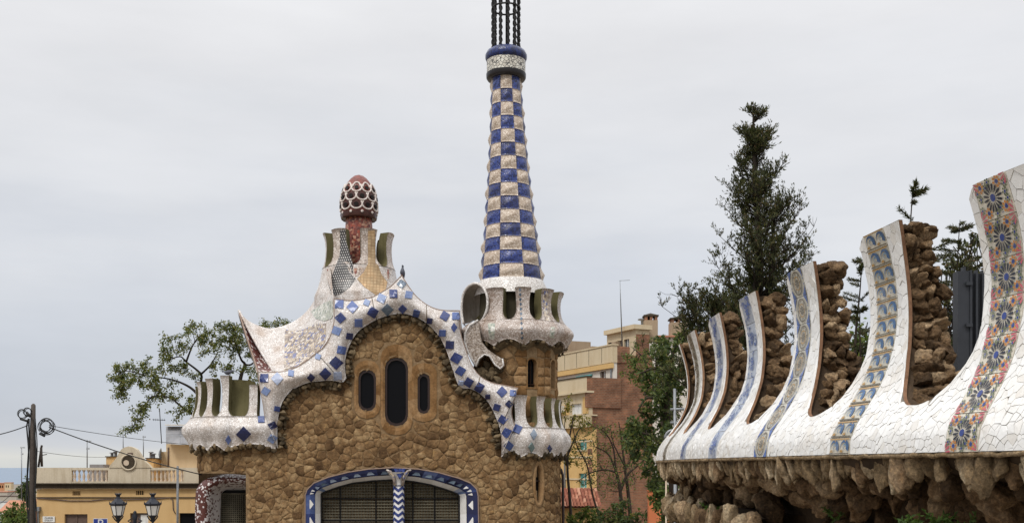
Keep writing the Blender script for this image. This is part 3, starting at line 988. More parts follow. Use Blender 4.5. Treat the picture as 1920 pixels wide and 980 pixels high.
# ---- gable trim ribbon
ST = [((497,783),(521,842)),((493,755),(520,808)),((487,725),(522,782)),((483,696),(528,757)),((500,697),(540,738)),((520,697),(556,726)),((540,694),(578,717)),((560,686),(600,714)),((578,674),(622,713)),((594,661),(643,717)),((610,647),(649,709)),((622,622),(647,688)),((627,595),(650,662)),((626,559),(659,640)),((652,563),(672,621)),((676,561),(690,608)),((697,557),(706,599)),((718,546),(722,593)),((737,533),(738,589)),((753,516),(754,588)),((764,534),(768,590)),((781,556),(784,596)),((800,571),(800,606)),((818,579),(815,620)),((838,582),(827,636)),((862,582),(838,660)),((861,607),(847,687)),((865,630),(856,714)),((874,659),(863,728)),((884,684),(880,728)),((900,705),(894,734)),((922,717),(909,746)),((946,722),(921,763)),((971,727),(931,785)),((965,746),(937,802)),((959,768),(940,820)),((961,785),(941,836)),((966,797),(941,851))]
def trim_pts():
    rows = []
    sub = 5
    for i in range(len(ST) - 1):
        for k in range(sub):
            t = k / sub
            def cm(w):
                a = Vector(ST[max(0, i-1)][w]); b = Vector(ST[i][w]); c = Vector(ST[i+1][w]); d = Vector(ST[min(len(ST)-1, i+2)][w])
                # keep corners crisp
                ca = (b-a).angle(c-b) if i > 0 and (b-a).length > 0 else 0
                cb = (c-b).angle(d-c) if i < len(ST)-2 else 0
                lin = b.lerp(c, t)
                if ca > 0.9 or cb > 0.9: return lin
                return 0.5*((2*b) + (c-a)*t + (2*a-5*b+4*c-d)*t*t + (3*b-a-3*c+d)*t**3)
            rows.append((cm(0), cm(1)))
    rows.append((Vector(ST[-1][0]), Vector(ST[-1][1])))
    return rows
TR = trim_pts()
nv = 16
V = []
for (a, b) in TR:
    for k in range(nv + 1):
        v = k / nv
        q = a.lerp(b, v)
        Y = YF - 0.14 - 0.42 * math.sin(PI * (0.12 + 0.80 * v)) ** 1.1 + 0.12 * (1 - v) ** 3
        V.append(P(q.x, q.y, Y))
nT = len(TR); nc = nv + 1
f1 = grid_faces(nT, nc, 0, True)
o = len(V)
for (a, b) in TR:
    V.append(P(a.x, a.y, YF + 0.22)); V.append(P(b.x, b.y, YF + 0.03))
f2 = []
for i in range(nT - 1):
    f2.append((i*nc, (i+1)*nc, o + 2*(i+1), o + 2*i))
    f2.append((i*nc + nv, o + 2*i + 1, o + 2*(i+1) + 1, (i+1)*nc + nv))
    f2.append((o + 2*i, o + 2*(i+1), o + 2*(i+1) + 1, o + 2*i + 1))
trim = mk('gable_trim', V, f1 + f2, M['white'], gate, True)
trim.data.polygons.foreach_set('use_smooth', [True]*len(f1) + [False]*len(f2))
trim_vf = (V[:o], f1)
mb = MB(); mb.tube([P(a.x, a.y, YF - 0.16) for a, b in TR], 0.022, 5); mb.build('trim_edge', M['pinkline'], trim, True)
# joints across the ribbon
for si in (9, 16, 22, 30, 34):
    row = si * 5
    mb = MB(); mb.tube([V[row*nc + k] + Vector((0, -0.012, 0)) for k in range(nc)], 0.012, 4); mb.build('joint', M['corbel'], trim, True)

# ---- left and right galleries
def arcpath(pts): return Path(pts, side=-1)
lp = []
for i in range(0, 31):
    g = math.radians(195 + 75 * i / 30); lp.append((LCX + LR*math.cos(g), LCY + LR*math.sin(g)))
for i in range(1, 16): lp.append((lerp(LCX, pxX(519, YF), i/15), YF))
LP = arcpath(lp)
zbL = pyZ(846, YF)
lprof = [(0.0, 0.20), (0.15, 0.27), (0.4, 0.34), (0.72, 0.50), (0.95, 0.50), (1.12, 0.36), (1.3, 0.27), (1.7, 0.15), (2.2, 0.10), (2.5, 0.12), (2.75, 0.2)]
sL = LP.L
arcL = LR * math.radians(75)
mer_c = [arcL - LR*math.radians(a) for a in (72, 50, 28, 6)] + [arcL + 0.86]
def lp_prof(h, u):
    k = sinterp(lprof, h)
    if u < arcL + 0.3:
        k += 0.11 * math.cos(2*PI*(u - mer_c[1]) / (LR*math.radians(22))) * math.exp(-((h-0.75)/0.5)**2)
    # fade to a flat band at the right end
    return k * (1.0 if u < sL - 0.8 else lerp(1.0, 0.75, (u - sL + 0.8)/0.8))
LSK = Skin(LP, lp_prof, zbL, 0.46)
spL = LR*math.radians(22)
def lbot(u):
    if u < mer_c[3]: return 0.02 + 0.22*abs(math.sin(PI*(u-mer_c[1])/spL))
    if u < sL: 
        t = (u - mer_c[3])/(sL - mer_c[3]); return 0.02 + 0.26*max(0.0, math.sin(PI*min(1, t)))**0.7
    return 0.0
hU = 1.32
gal = LSK.body(0.0, sL, 90, lbot, hU, 14, [M['white'], M['moss'], M['white']], gate, 'left_gallery')
gal.name = 'gallery_parapet'; WL[gal.name] = gal.location.copy()
tops = [2.52, 2.66, 2.74, 2.84, 2.5]
edges = [mer_c[0] - spL/2] + [(a+b)/2 for a, b in zip(mer_c, mer_c[1:])] + [mer_c[-1] + 0.36]
edges[4] = mer_c[3] + 0.33
L5 = (mer_c[4] - 0.32, mer_c[4] + 0.17)
for i in range(5):
    g_ = gapfn(hU, tops[i], 0.20, 0.45, 0.05)
    gl = g_ if i < 4 else gapfn(hU, tops[i], 0.16, 0.4, 0.0)
    gr = gapfn(hU, tops[i], 0.22, 0.35, 0.03) if i == 3 else (gapfn(hU, tops[i], 0.02, .3) if i == 4 else g_)
    LSK.merlon(L5[0] if i == 4 else edges[i], L5[1] if i == 4 else edges[i+1], gl, gr, hU, tops[i], [M['white'], M['moss'], M['moss']], gal)
V = []
for i in range(9):
    u = lerp(mer_c[3] + 0.05, mer_c[4] - 0.02, i/8)
    for h in (1.2, 1.8, 2.4, 2.72 - 0.10*(i/8)**3): V.append(LSK.pt(u, h, -0.47))
mk('inner_wall', V, grid_faces(9, 4, 0, True), M['moss'], gal, True)
rp = []
for i in range(0, 11): rp.append((lerp(pxX(942, YF), RCX, i/10) if pxX(942, YF) < RCX else RCX - 0.001*(10-i), YF))
rp = [(pxX(940, YF), YF)] + [(RCX + RR*math.sin(math.radians(a)), RCY - RR*math.cos(math.radians(a))) for a in [i*100/34 for i in range(1, 35)]]
RP = arcpath(rp)
zbR = pyZ(858, YF)
rprof = [(0.0, 0.16), (0.2, 0.22), (0.55, 0.36), (0.85, 0.36), (1.05, 0.24), (1.3, 0.14), (1.7, 0.06), (2.1, 0.05), (2.4, 0.14)]
m_a = [16.5, 40.0, 57.0, 74.0, 91.0]
u0R = (Vector(rp[1]) - Vector(rp[0])).length - RR*math.radians(100/34)
mR = [u0R + RR*math.radians(a) for a in m_a]
spR = RR*math.radians(20)
def rp_prof(h, u): return sinterp(rprof, h) + 0.09*math.cos(2*PI*(u-mR[1])/spR)*math.exp(-((h-0.55)/0.4)**2)
RSK = Skin(RP, rp_prof, zbR, 0.42)
def rbot(u):
    i = min(range(5), key=lambda k: abs(u - mR[k]))
    if u < mR[0]: return 0.03 + 0.22*math.sin(PI*max(0, u)/mR[0])
    return 0.03 + 0.2*abs(math.sin(PI*(u-mR[0])/(spR))) * (0.8)
hUR = 1.16
galR = RSK.body(0.0, RP.L, 80, rbot, hUR, 14, [M['white'], M['moss'], M['white']], gate, 'gallery_parapet')
eR = [mR[0] - 0.36] + [(a+b)/2 for a, b in zip(mR, mR[1:])] + [mR[-1] + 0.3]
topR = [2.36, 2.34, 2.3, 2.28, 2.26]
for i in range(5):
    RSK.merlon(eR[i], eR[i+1], gapfn(hUR, topR[i], 0.17 if i == 0 else 0.23, 0.42, 0.05), gapfn(hUR, topR[i], 0.25, 0.42, 0.05), hUR, topR[i], [M['white'], M['moss'], M['moss']], galR)
GBV = make_bvh(trim_vf, *LSK.vf, *RSK.vf)

# ---- blue tiles set into the trim and the galleries: (x, y, half size, turned, tone, squeeze)
TL = [(637,571,8,0,'blue'),(661,576,9,1,'blue'),(639,596,10,1,'navy'),(672,605,8,0,'blue'),(632,620,8,.4,'sky'),(655,630,8,.15,'navy'),(616,646,8,.5,'navy'),(640,656,8,.2,'blue'),(597,669,8,.4,'sky'),(630,680,10,1,'navy'),(571,686,8,.5,'blue'),(610,700,9,1,'navy'),(633,704,8,0,'sky'),(583,707,9,.9,'navy'),(546,700,7,.2,'sky'),(557,721,8,.3,'slate'),(496,709,8,0,'navy'),(520,710,9,1,'sky'),(535,741,8,.1,'navy'),(499,733,7,.8,'sky'),(496,760,8,.8,'slate'),(519,766,8,.3,'blue'),(490,786,8,0,'blue'),(511,797,8,1.3,'navy'),(510,822,9,.8,'sky'),(455,787,10,.9,'blue'),(457,813,11,1,'navy'),
(716,560,8,.5,'sky'),(738,551,8,0,'navy'),(753,533,10,1,'slate'),(766,553,7,.1,'sky'),(688,568,7,.4,'sky'),(699,585,9,.8,'navy'),(726,580,9,1,'slate'),(755,579,10,1,'navy'),(781,587,8,.3,'blue'),(790,568,7,.7,'blue'),(806,601,8,.1,'navy'),(834,593,8,.7,'navy'),(854,593,7,0,'blue'),(830,624,8,.05,'blue'),(851,614,7,1,'navy'),
(844,646,8,0,'navy'),(856,671,9,.8,'navy'),(864,695,8,.8,'blue'),(865,717,6,.1,'sky'),(879,716,8,.7,'navy'),(899,726,8,.7,'navy'),(915,743,7,0,'navy'),(941,735,8,.9,'navy'),(961,737,7,0,'blue'),(954,757,7,1,'navy'),(932,763,8,.3,'navy'),(943,786,9,.8,'navy'),(970,804,8,.6,'blue'),(951,812,9,.7,'navy'),(954,835,9,.9,'blue'),(991,794,8,.9,'blue'),(996,838,9,1,'teal'),(1030,840,8,1,'navy'),(1019,751,7,1,'teal'),(1019,774,7,1,'blue'),(1025,796,7,1,'blue'),(1000,814,8,1,'slate'),(1038,774,5,1,'slate'),(984,772,5,1,'sky'),(985,748,6,.9,'teal'),
(428,824,7,1,'blue'),(440,720,7,.8,'blue'),(375,764,6,.1,'sky'),(1056,818,5,1,'slate')]
for t in TL:
    x, y, s_, tu, tone = t[:5]
    a = tu * PI/4 + r.uniform(-.08, .08)
    sx = 0.62 if (x > 975 or x < 440 or x == 851) else 1.0
    for shrink in (1.28, 1.05, 0.85, 0):
        pts = [(x + sx * s_*shrink*math.cos(a + PI/4 + k*PI/2), y + s_*shrink*math.sin(a + PI/4 + k*PI/2)) for k in range(4)]
        hh_ = [GBV.ray_cast(CAM, ray(*q))[0] for q in pts + [(x, y)]]
        if all(h is not None for h in hh_) and max(h.y for h in hh_) - min(h.y for h in hh_) < 0.38: break
    if not shrink: continue
    par = trim if (480 < x < 972 and not (y > 780 and x < 500)) else (gal if x < 600 else galR)
    drape('tile', pts, GBV, M[tone], par, 0.04, 5)

# ---- dark corbel stones under the trim and the galleries
rk = [rock_mesh('corbel_stone_mesh', 40 + i, 9, 3, 0.12, M['corbel']) for i in range(8)]
def place_corbel(p, outdir, along, size, par):
    "p: point on the wall under the edge, outdir: in which way the stone hangs"
    m = Matrix((along, outdir.cross(along), -outdir)).transposed()
    e = m.to_euler()
    e.rotate_axis('Z', r.uniform(-.5, .5)); e.rotate_axis('X', r.uniform(-.35, .35))
    inst('corbel_stone', r.choice(rk), p, e, (size*r.uniform(.55, 1.1), size*r.uniform(.6, 1.0), size*r.uniform(.7, 1.15)), par)
lower = [b for a, b in TR]
acc = 0.0
for i in range(1, len(lower) - 3):
    seg = (lower[i+1] - lower[i]).length
    acc += seg
    if acc < 6.6: continue
    acc = 0.0
    q = lower[i]; t2 = (lower[i+1] - lower[i-1]).normalized()
    nn = Vector((-t2.y, t2.x))           # image normal, y down
    a2, b2 = TR[i]
    if nn.dot(b2 - a2) < 0: nn = -nn
    c = q + nn * r.uniform(3.5, 8)
    p = P(c.x, c.y, YF - r.uniform(0.10, 0.22))
    out = Vector((nn.x, 0.35, -nn.y)).normalized()
    al = Vector((t2.x, 0, -t2.y)).normalized()
    place_corbel(p, out, (al - out*al.dot(out)).normalized(), r.uniform(0.12, 0.19), trim)
    if r.random() < 0.8:
        c = q + nn * r.uniform(9, 15)
        place_corbel(P(c.x, c.y, YF - r.uniform(0.0, 0.08)), out, (al - out*al.dot(out)).normalized(), r.uniform(0.10, 0.16), trim)
def skirt(skin, bot, u0, u1, step, par, size, inset=(-0.02, -0.16, -0.32)):
    u = u0
    while u < u1:
        q, n = skin.path(u)
        tdir = Vector((n.y, -n.x, 0))
        for k, ins in enumerate(inset):
            p = skin.pt(u + r.uniform(-.04, .04), bot(u), ins) + Vector((0, 0, -0.03 - 0.05*k - r.uniform(0, .05)))
            out = Vector((n.x*0.35, n.y*0.35, -1)).normalized()
            al = (tdir - out*tdir.dot(out)).normalized()
            if k == 0 or r.random() < 0.75: place_corbel(p, out, al, size*r.uniform(.8, 1.25), par)
        u += step
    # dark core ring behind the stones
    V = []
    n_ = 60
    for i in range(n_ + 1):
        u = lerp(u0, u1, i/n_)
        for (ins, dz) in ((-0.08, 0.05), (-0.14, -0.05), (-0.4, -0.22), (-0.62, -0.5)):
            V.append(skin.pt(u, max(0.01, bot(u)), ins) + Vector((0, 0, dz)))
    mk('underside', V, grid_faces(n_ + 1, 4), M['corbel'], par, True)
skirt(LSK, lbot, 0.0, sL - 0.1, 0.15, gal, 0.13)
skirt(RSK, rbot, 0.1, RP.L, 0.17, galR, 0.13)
# a rim between gallery underside and wall
# ------------------------------------------------------------------ roof of the gatehouse
YR = 43.0                                   # depth of the ridge
# left sweep of the roof: from the horned left end to the chimney cone
ridge = [(448,583),(462,598),(480,608),(505,615),(535,609),(560,596),(580,577),(597,548),(606,520)]
rim   = [(514,698),(524,698),(537,696),(556,689),(578,675),(600,656),(618,630),(627,595),(627,556)]
hornY = [YR, YR, YR, YR, YR, YR, YR, YR, YR]
nI, nJ = 48, 16
def pcurve(tab, t):
    t = t * (len(tab) - 1); i = min(int(t), len(tab) - 2); f = t - i
    a = Vector(tab[max(0, i-1)]); b = Vector(tab[i]); c = Vector(tab[i+1]); d = Vector(tab[min(len(tab)-1, i+2)])
    return 0.5*((2*b) + (c-a)*f + (2*a-5*b+4*c-d)*f*f + (3*b-a-3*c+d)*f**3)
def roofpt(t, v):
    A = P(*pcurve(ridge, t), YR); B = P(*pcurve(rim, t), YF - 0.02)
    q = A.lerp(B, v)
    sag = 0.40 * math.sin(PI * v) * (1 - t**3)
    q.y += sag * 0.75 - 5.0 * math.sin(PI * v) * t**3 * (1 - t); q.z -= 0.18 * math.sin(PI * v)
    return q
V = [roofpt(i/nI, j/nJ) for i in range(nI + 1) for j in range(nJ + 1)]
fr = grid_faces(nI + 1, nJ + 1)
o = len(V)
V2 = [Vector((q.x, 2*YR - q.y + 0.02, q.z)) for q in V]       # rear slope mirrored
roof = mk('roof', V + V2, fr + [tuple(i + o for i in f)[::-1] for f in fr], M['white'], gate, True)
roof_vf = (V, fr)
# the horned left end: rim line, inner face in red and white mosaic
edgeE = [(448,583),(455,607),(463,633),(471,657),(478,678),(484,697)]
V = []; n = 14
for i in range(n + 1):
    t = i/n
    a = roofpt(0.0, t)
    e = pcurve(edgeE, t); b = P(e[0], e[1], lerp(YR, YF + 0.0, t))
    for k in range(6):
        q = a.lerp(b, k/5); q.y += 0.75*math.sin(PI*k/5)*math.sin(PI*min(1, t*1.0))*1.0
        V.append(q)
horn = mk('horn_face', V, grid_faces(n + 1, 6), M['redspeck'], gate, True)
# outer (rear) face of the horn for thickness
mk('horn_back', [q + Vector((-0.12, 0.22, 0.0)) for q in V], grid_faces(n + 1, 6, 0, True), M['white'], gate, True)
mb = MB(); mb.tube([roofpt(0.0, i/20) + Vector((0, -0.02, 0.02)) for i in range(21)], [0.055]*21, 7); mb.build('horn_rim', M['white'], gate, True)
mb = MB(); mb.tube([V[i*6 + 5] for i in range(n + 1)], 0.028, 7); mb.build('horn_rim', M['pinkline'], gate, True)
# right part of the roof behind the gable, falling away to the back
V = []; fs = []
us = [i for i in range(len(TR)) if 65 <= i <= 160]
for i in us:
    a = TR[i][0]
    A = P(a.x, a.y, YF - 0.02)
    for k in range(9):
        v = k/8
        V.append(Vector((A.x, lerp(YF, 49.0, v), A.z - 0.25*math.sin(PI*v) - 0.9*v - max(0, A.z - 10.2)*v*0.6)))
mk('roof_slope', V, grid_faces(len(us), 9, 0, True), M['white'], gate, True)

# chimney cone with its crown of merlons
CHX, CHY = pxX(673, YR), YR
def chz(y): return pyZ(y, YR)
cprof = [(chz(640), 4.6), (chz(612), 3.35), (chz(592), 2.5), (chz(572), 1.98), (chz(550), 1.70), (chz(530), 1.56), (chz(510), 1.47), (chz(490), 1.42)]
zc = pyZ(496, 41.6)
mb = MB()
pr_ = []
for k in range(25):
    z = lerp(chz(590), zc, k/24); pr_.append((min(1.78, sinterp(cprof, z)), z))
mb.lathe(pr_, CHX, CHY, 56)
cone = mb.build('chimney_cone', M['white'], gate, True)
cone_vf = (mb.v, mb.f)
circ = [(CHX + math.sin(2*PI*i/112 - PI), CHY - math.cos(2*PI*i/112 - PI)) for i in range(113)]
circ = Path(circ, side=-1)
zc = pyZ(496, 41.6)
kp = [(0.0, 0.475), (0.25, 0.38), (0.6, 0.33), (1.0, 0.33), (1.25, 0.37), (1.45, 0.44)]
CSK = Skin(circ, lambda h, u: sinterp(kp, h), zc, 0.38)
CSK.vf = []
hUc = 0.02
for k in range(7):
    ang = math.radians(-27 + 51.43*k)
    u = (ang + PI) % (2*PI)
    half = math.radians(51.43)/2
    if u - half < 0 or u + half > 2*PI:
        continue
    H = 1.42
    g_ = gapfn(hUc, H, math.radians(12.6), 0.42, math.radians(1.0))
    CSK.merlon(u - half, u + half, g_, g_, hUc, H, [M['cream'], M['moss'], M['moss']], cone, topshape=0.03)
mb = MB(); mb.lathe([(1.0, zc + 0.0), (1.42, zc + 0.0)], CHX, CHY, 48); mb.build('crown_ring', M['cream'], cone, True)
CBV = make_bvh(cone_vf, roof_vf, *CSK.vf)
def z9(x, y): return (580 + x/4.9, 400 + y/4.9)
def zq(l): return [z9(*p) for p in l]
drape('striped_panel', zq([(283,150),(330,150),(340,300),(338,460),(366,540),(425,600),(370,680),(290,738),(235,752),(195,715),(168,625),(215,570),(245,480),(280,390),(287,300)]), CBV, M['stripes'], cone, 0.02, 9)
drape('beige_panel', zq([(540,160),(600,160),(605,460),(630,475),(660,560),(715,630),(700,700),(610,748),(510,680),(440,602),(500,540),(540,460),(537,300)]), CBV, M['beige'], cone, 0.02, 9)
for l in ([(165,512),(190,510),(188,560),(178,578),(168,560)], [(412,505),(438,505),(436,545),(424,560),(412,545)], [(716,512),(728,512),(726,600),(718,600)]):
    drape('red_inlay', zq(l), CBV, M['redstem'], cone, 0.015, 9)
drape('cream_panel', zq([(345,500),(530,500),(500,535),(425,585),(372,535)]), CBV, M['cream'], cone, 0.011, 9)
drape('cream_panel', zq([(145,492),(235,485),(215,560),(168,600),(150,560)]), CBV, M['cream'], cone, 0.011, 9)
drape('cream_panel', zq([(640,480),(740,498),(760,520),(735,605),(715,615),(662,555)]), CBV, M['cream'], cone, 0.011, 9)
drape('speckled_panel', [(535,617),(548,621),(566,619),(585,610),(600,606),(611,606),(610,640),(600,655),(580,672),(557,687),(533,694)], CBV, M['speckle'], roof, 0.02, 9)
drape('green_panel', [(583,584),(598,574),(612,566),(624,562),(625,590),(622,597),(608,602),(592,597)], CBV, M['greenish'], roof, 0.02, 8)
# mushroom dome on its red stem
mb = MB(); mb.lathe([(0.50, chz(512)), (0.53, chz(470)), (0.55, chz(430)), (0.52, chz(405)), (0.5, chz(396))], CHX, CHY, 28)
stem = mb.build('chimney_stem', M['redstem'], gate, True)
yz = [(328,0.02),(331,0.20),(336,0.33),(344,0.47),(354,0.59),(366,0.675),(380,0.72),(394,0.725),(404,0.71),(411,0.69)]
mb = MB(); mb.cur = 0
def dome_r(z):
    return sinterp([(chz(y), rr_) for y, rr_ in reversed(yz)], z)
mb.lathe([(rr_, chz(y)) for y, rr_ in reversed(yz)], CHX, CHY, 40)
dome = mb.build('mushroom_dome', M['redcap'], gate, True)
mb = MB(); mb.lathe([(0.50, chz(408)), (0.69, chz(413)), (0.715, chz(409)), (0.73, chz(402))], CHX, CHY, 36, mod=lambda g, z: 1 + 0.02*math.sin(12*g)); mb.build('dome_skirt', M['dkcap'], dome, True)
rows_ = [(366, 8, 0.5, 0.0), (382, 10, 0.55, 0.5), (397, 10, 0.5, 0.0)]
def dpt(g, z, off=0.0):
    rr_ = dome_r(z) + off
    return Vector((CHX + rr_*math.sin(g), CHY - rr_*math.cos(g), z))
for ri, (y, n, hh, ph) in enumerate(((358, 10, 0.40, 0.0), (374, 10, 0.40, 0.5), (390, 10, 0.40, 0.0))):
    for k in range(n):
        g0 = 2*PI*(k + ph)/n
        zc0 = chz(y)
        wa = PI/n * 0.98
        # tile of darker brown inside the ring
        disc = [dpt(g0, zc0, 0.012)] + [dpt(g0 + wa*0.85*math.sin(t), zc0 + 0.165*math.cos(t), 0.012) for t in [2*PI*i/10 for i in range(10)]]
        mk('scale_tile', disc, [(0, 1 + i, 1 + (i+1) % 10) for i in range(10)], M['dkcap'] if ri else M['redcap'], dome, True)
        # cup
        cup = [dpt(g0, zc0 - 0.01, 0.05)] + [dpt(g0 + wa*0.42*math.sin(t), zc0 - 0.01 + 0.085*math.cos(t), 0.05 if q else 0.012) for q in (1, 0) for t in [2*PI*i/8 for i in range(8)]]
        mk('scale_cup', cup, [(0, 1 + i, 1 + (i+1) % 8) for i in range(8)] + [(1 + i, 9 + i, 9 + (i+1) % 8, 1 + (i+1) % 8) for i in range(8)], M['blackcup'], dome, False)
        pts = []
        full = (ri == 0)
        for i in range(13):
            t = (-1.0 + 2.0*i/12) * (PI*0.70)          # lower arc
            pts.append(dpt(g0 + wa*math.sin(t), zc0 - 0.185*math.cos(t), 0.025))
        mb = MB(); mb.tube(pts, 0.034, 6); mb.build('scale_ring', M['whitering'], dome, True)
        if full:
            pts = [dpt(g0 + wa*0.78*math.sin(t), zc0 + 0.21*math.cos(t) - 0.0, 0.025) for t in [(-1 + 2*i/12)*PI*0.5 for i in range(13)]]
            mb = MB(); mb.tube(pts, 0.034, 6); mb.build('scale_ring', M['whitering'], dome, True)
for k in range(10):
    g0 = 2*PI*(k + 0.5)/10
    p = dpt(g0, chz(403), 0.02)
    inst('scale_stud', rock_mesh('stud_mesh', 90, 4, 2, 0, M['whitering']) if k == 0 else stud, p, (0, 0, g0), (0.06, 0.04, 0.065), dome)
    if k == 0: stud = bpy.data.objects[[o.name for o in bpy.data.objects if o.name.startswith('scale_stud')][0]].data

# ------------------------------------------------------------------ round tower, its crown and the checkered spire
TX, TY = pxX(967, 42.3), 42.3
tr_ = 1.62
def tw(a, z, o): return Vector((TX + (tr_ + o)*math.sin(a), TY - (tr_ + o)*math.cos(a), z))
tz0, tz1 = 5.6, 10.2
twin = [(math.radians(22.5), 0.115, pyZ(726, 40.8), pyZ(672, 40.8)), (math.radians(63), 0.125, pyZ(728, 41.5), pyZ(674, 41.5))]
def in_twin(a, z, gx=0.0):
    for (c, w, z0, z1) in twin:
        if abs(a - c) < w + gx and z0 - gx < z < z1 + gx:
            return True
    return False
V = []; Fc = []; na, nzt = 112, 60
for i in range(na):
    a = 2*PI*i/na - PI
    for k in range(nzt + 1): V.append(tw(a, lerp(tz0, tz1, k/nzt), 0))
for i in range(na):
    am = 2*PI*(i + .5)/na - PI
    for k in range(nzt):
        if in_twin(am, lerp(tz0, tz1, (k+.5)/nzt), 0.02): continue
        i2 = (i+1) % na
        Fc.append((i*(nzt+1) + k, i2*(nzt+1) + k, i2*(nzt+1) + k + 1, i*(nzt+1) + k + 1))
tower = mk('tower_wall', V, Fc, M['mortar'], gate, True)
seeds = []
for (c, w, z0, z1) in twin:          # dressed blocks beside the windows
    for s_ in (-1, 1):
        z = z0 - 0.1
        while z < z1 + 0.3:
            seeds.append(((c + s_*(w + 0.12))*tr_, z)); z += 0.36
nb = len(seeds)
tries = 0
while tries < 3000:
    tries += 1
    u, z = r.uniform(-1.5, 2.0)*tr_, r.uniform(7.3, 10.0)
    if in_twin(u/tr_, z, 0.16): continue
    if any((u-a)**2 + (z-b)**2 < 0.40**2 for a, b in seeds): continue
    seeds.append((u, z))
nr_ = len(seeds)
for (c, w, z0, z1) in twin:
    for s_ in (-1, 1):
        z = z0 - 0.1
        while z < z1 + 0.3: seeds.append(((c + s_*(w - 0.10))*tr_, z)); z += 0.36
    for z in (z0 - 0.0 + 0.14, z1 - 0.1): seeds.append((c*tr_, z))
cells = voronoi(seeds, 1.2)
for i in range(nr_):
    if not cells[i]: continue
    V, Fc = relief_stone(cells[i], lambda u, z, o_: tw(u/tr_, z, o_), 0.014, r.uniform(.025, .05), r.uniform(.005, .03), r)
    mk('stone', V, Fc, M['dressed'] if i < nb or r.random() < 0.5 else M['stone'], tower, True)
for (c, w, z0, z1) in twin:
    V = []; n = 10
    outl = [(c - w, z0), (c + w, z0), (c + w, z1 - 0.18)] + [(c + w*math.cos(t), z1 - 0.18 + 0.18*math.sin(t)) for t in [PI*i/8 for i in range(1, 8)]] + [(c - w, z1 - 0.18)]
    n = len(outl)
    for (sc, o_) in ((1.25, 0.03), (1.0, 0.03), (1.0, -0.3)):
        for a, z in outl: V.append(tw(c + (a-c)*sc, (z0+z1)/2 + (z-(z0+z1)/2)*(1 + (sc-1)*0.4), o_))
    Fc = [(k*n + i, k*n + (i+1) % n, (k+1)*n + (i+1) % n, (k+1)*n + i) for k in range(2) for i in range(n)]
    w_ = mk('tower_window', V, Fc, M['dressed'], gate, False)
    mk('pane', [tw(a, z, -0.22) for a, z in outl], [tuple(range(n))], M['glass'], w_, False)
    mb = MB()
    mb.tube([tw(c, z0, -0.16), tw(c, z1, -0.16)], 0.02, 4); mb.tube([tw(c - w, z0 + 0.12, -0.16), tw(c + w, z0 + 0.12, -0.16)], 0.03, 4)
    mb.build('window_bars', M['framebrown'], w_)
# crown
tp = Path([(TX + math.sin(2*PI*i/144 - PI), TY - math.cos(2*PI*i/144 - PI)) for i in range(145)], side=-1)
tprof = [(0.0, 0.98), (0.2, 1.06), (0.42, 1.20), (0.62, 1.26), (0.82, 1.16), (1.05, 0.96), (1.35, 0.82), (1.75, 0.78), (2.1, 0.84), (2.25, 0.92)]
zT = 9.56
nM = 11
a1 = math.radians(8.5)
def tp_prof(h, u): return sinterp(tprof, h) + 0.095*math.cos(nM*(u - PI - a1))*math.exp(-((h-0.5)/0.45)**2)
TSK = Skin(tp, tp_prof, zT, lambda h: 0.5)
def tbot(u): return 0.02 + 0.26*abs(math.sin(nM*(u - PI - a1)/2))
hUT = 1.04
M['crown'] = mosaic('crown_mosaic', [(0.56, 0.50, 0.46), (0.46, 0.40, 0.36), (0.62, 0.57, 0.54), (0.38, 0.31, 0.27)], 0.056, (0.24, 0.19, 0.16), 0.085, stain=(0.5, 0.38, 0.28), stain_amt=0.9)
crown = TSK.body(0, 2*PI - 1e-4, 176, tbot, hUT, 16, [M['crown'], M['moss'], M['crown']], gate, 'tower_crown')
half = PI/nM
for k in range(nM):
    ang = a1 + 2*PI*k/nM
    u = (ang + PI) % (2*PI)
    d = math.degrees((ang + PI) % (2*PI) - PI)
    if -95 < d < -50: continue
    H = 2.25
    g_ = gapfn(hUT, H, math.radians(8.3), 0.42, math.radians(1.6))
    gl = gr = g_
    cl, cr = u - half, u + half
    if -30 < d < -20: cl = u - half - 0.16; gl = gapfn(hUT, H, math.radians(13), 0.5, 0)
    if -100 < d < -80: cr = u + half + 0.16; gr = gapfn(hUT, H, math.radians(13), 0.5, 0)
    if cl < 0 or cr > 2*PI:
        # the merlon that crosses the seam of the path: skip the far side one
        continue
    TSK.merlon(cl, cr, gl, gr, hUT, H, [M['crown'], M['moss'], M['moss']], crown, topshape=0.02)
# the wide arched opening on the left of the crown
rimc = [(869,606),(866,588),(866,568),(869,551),(877,538),(889,531),(901,534),(910,545),(914,560),(913,580),(906,597),(897,606)]
V = []; nn_ = 36
for i in range(nn_ + 1):
    q = pcurve(rimc, i/nn_)
    V.append(P(q.x, q.y, interp([(864, 42.0), (890, 41.2), (915, 40.75)], q.x)))
mb = MB(); mb.tube(V, 0.05, 8); mb.build('crown_arch', M['fine'], crown, True)
cen = sum(V, Vector())/len(V)
W = []
for sc, dx, dy in ((1.0, 0, 0.0), (0.97, .05, .28), (0.9, .15, .55), (0.72, .28, .85), (0.4, .36, 1.0), (0.02, .4, 1.05)):
    for q in V: W.append(cen + (q - cen)*sc + Vector((dx, dy, 0)))
mk('arch_hollow', W, grid_faces(6, nn_ + 1), M['grayin'], crown, True)
W = []
for sc, dy in ((1.0, 0.02), (1.04, .12), (1.03, .45), (.98, .8)):
    for q in V: W.append(cen + (q - cen)*sc + Vector((.05*dy, dy, 0)))
mk('arch_hood', W, grid_faces(4, nn_ + 1), M['crown'], crown, True)
mb = MB(); mb.lathe([(1.2, zT + 0.8), (1.95, zT + 0.95)], TX, TY, 48); mb.build('crown_floor', M['moss'], crown, True)
TBV = make_bvh(*TSK.vf)
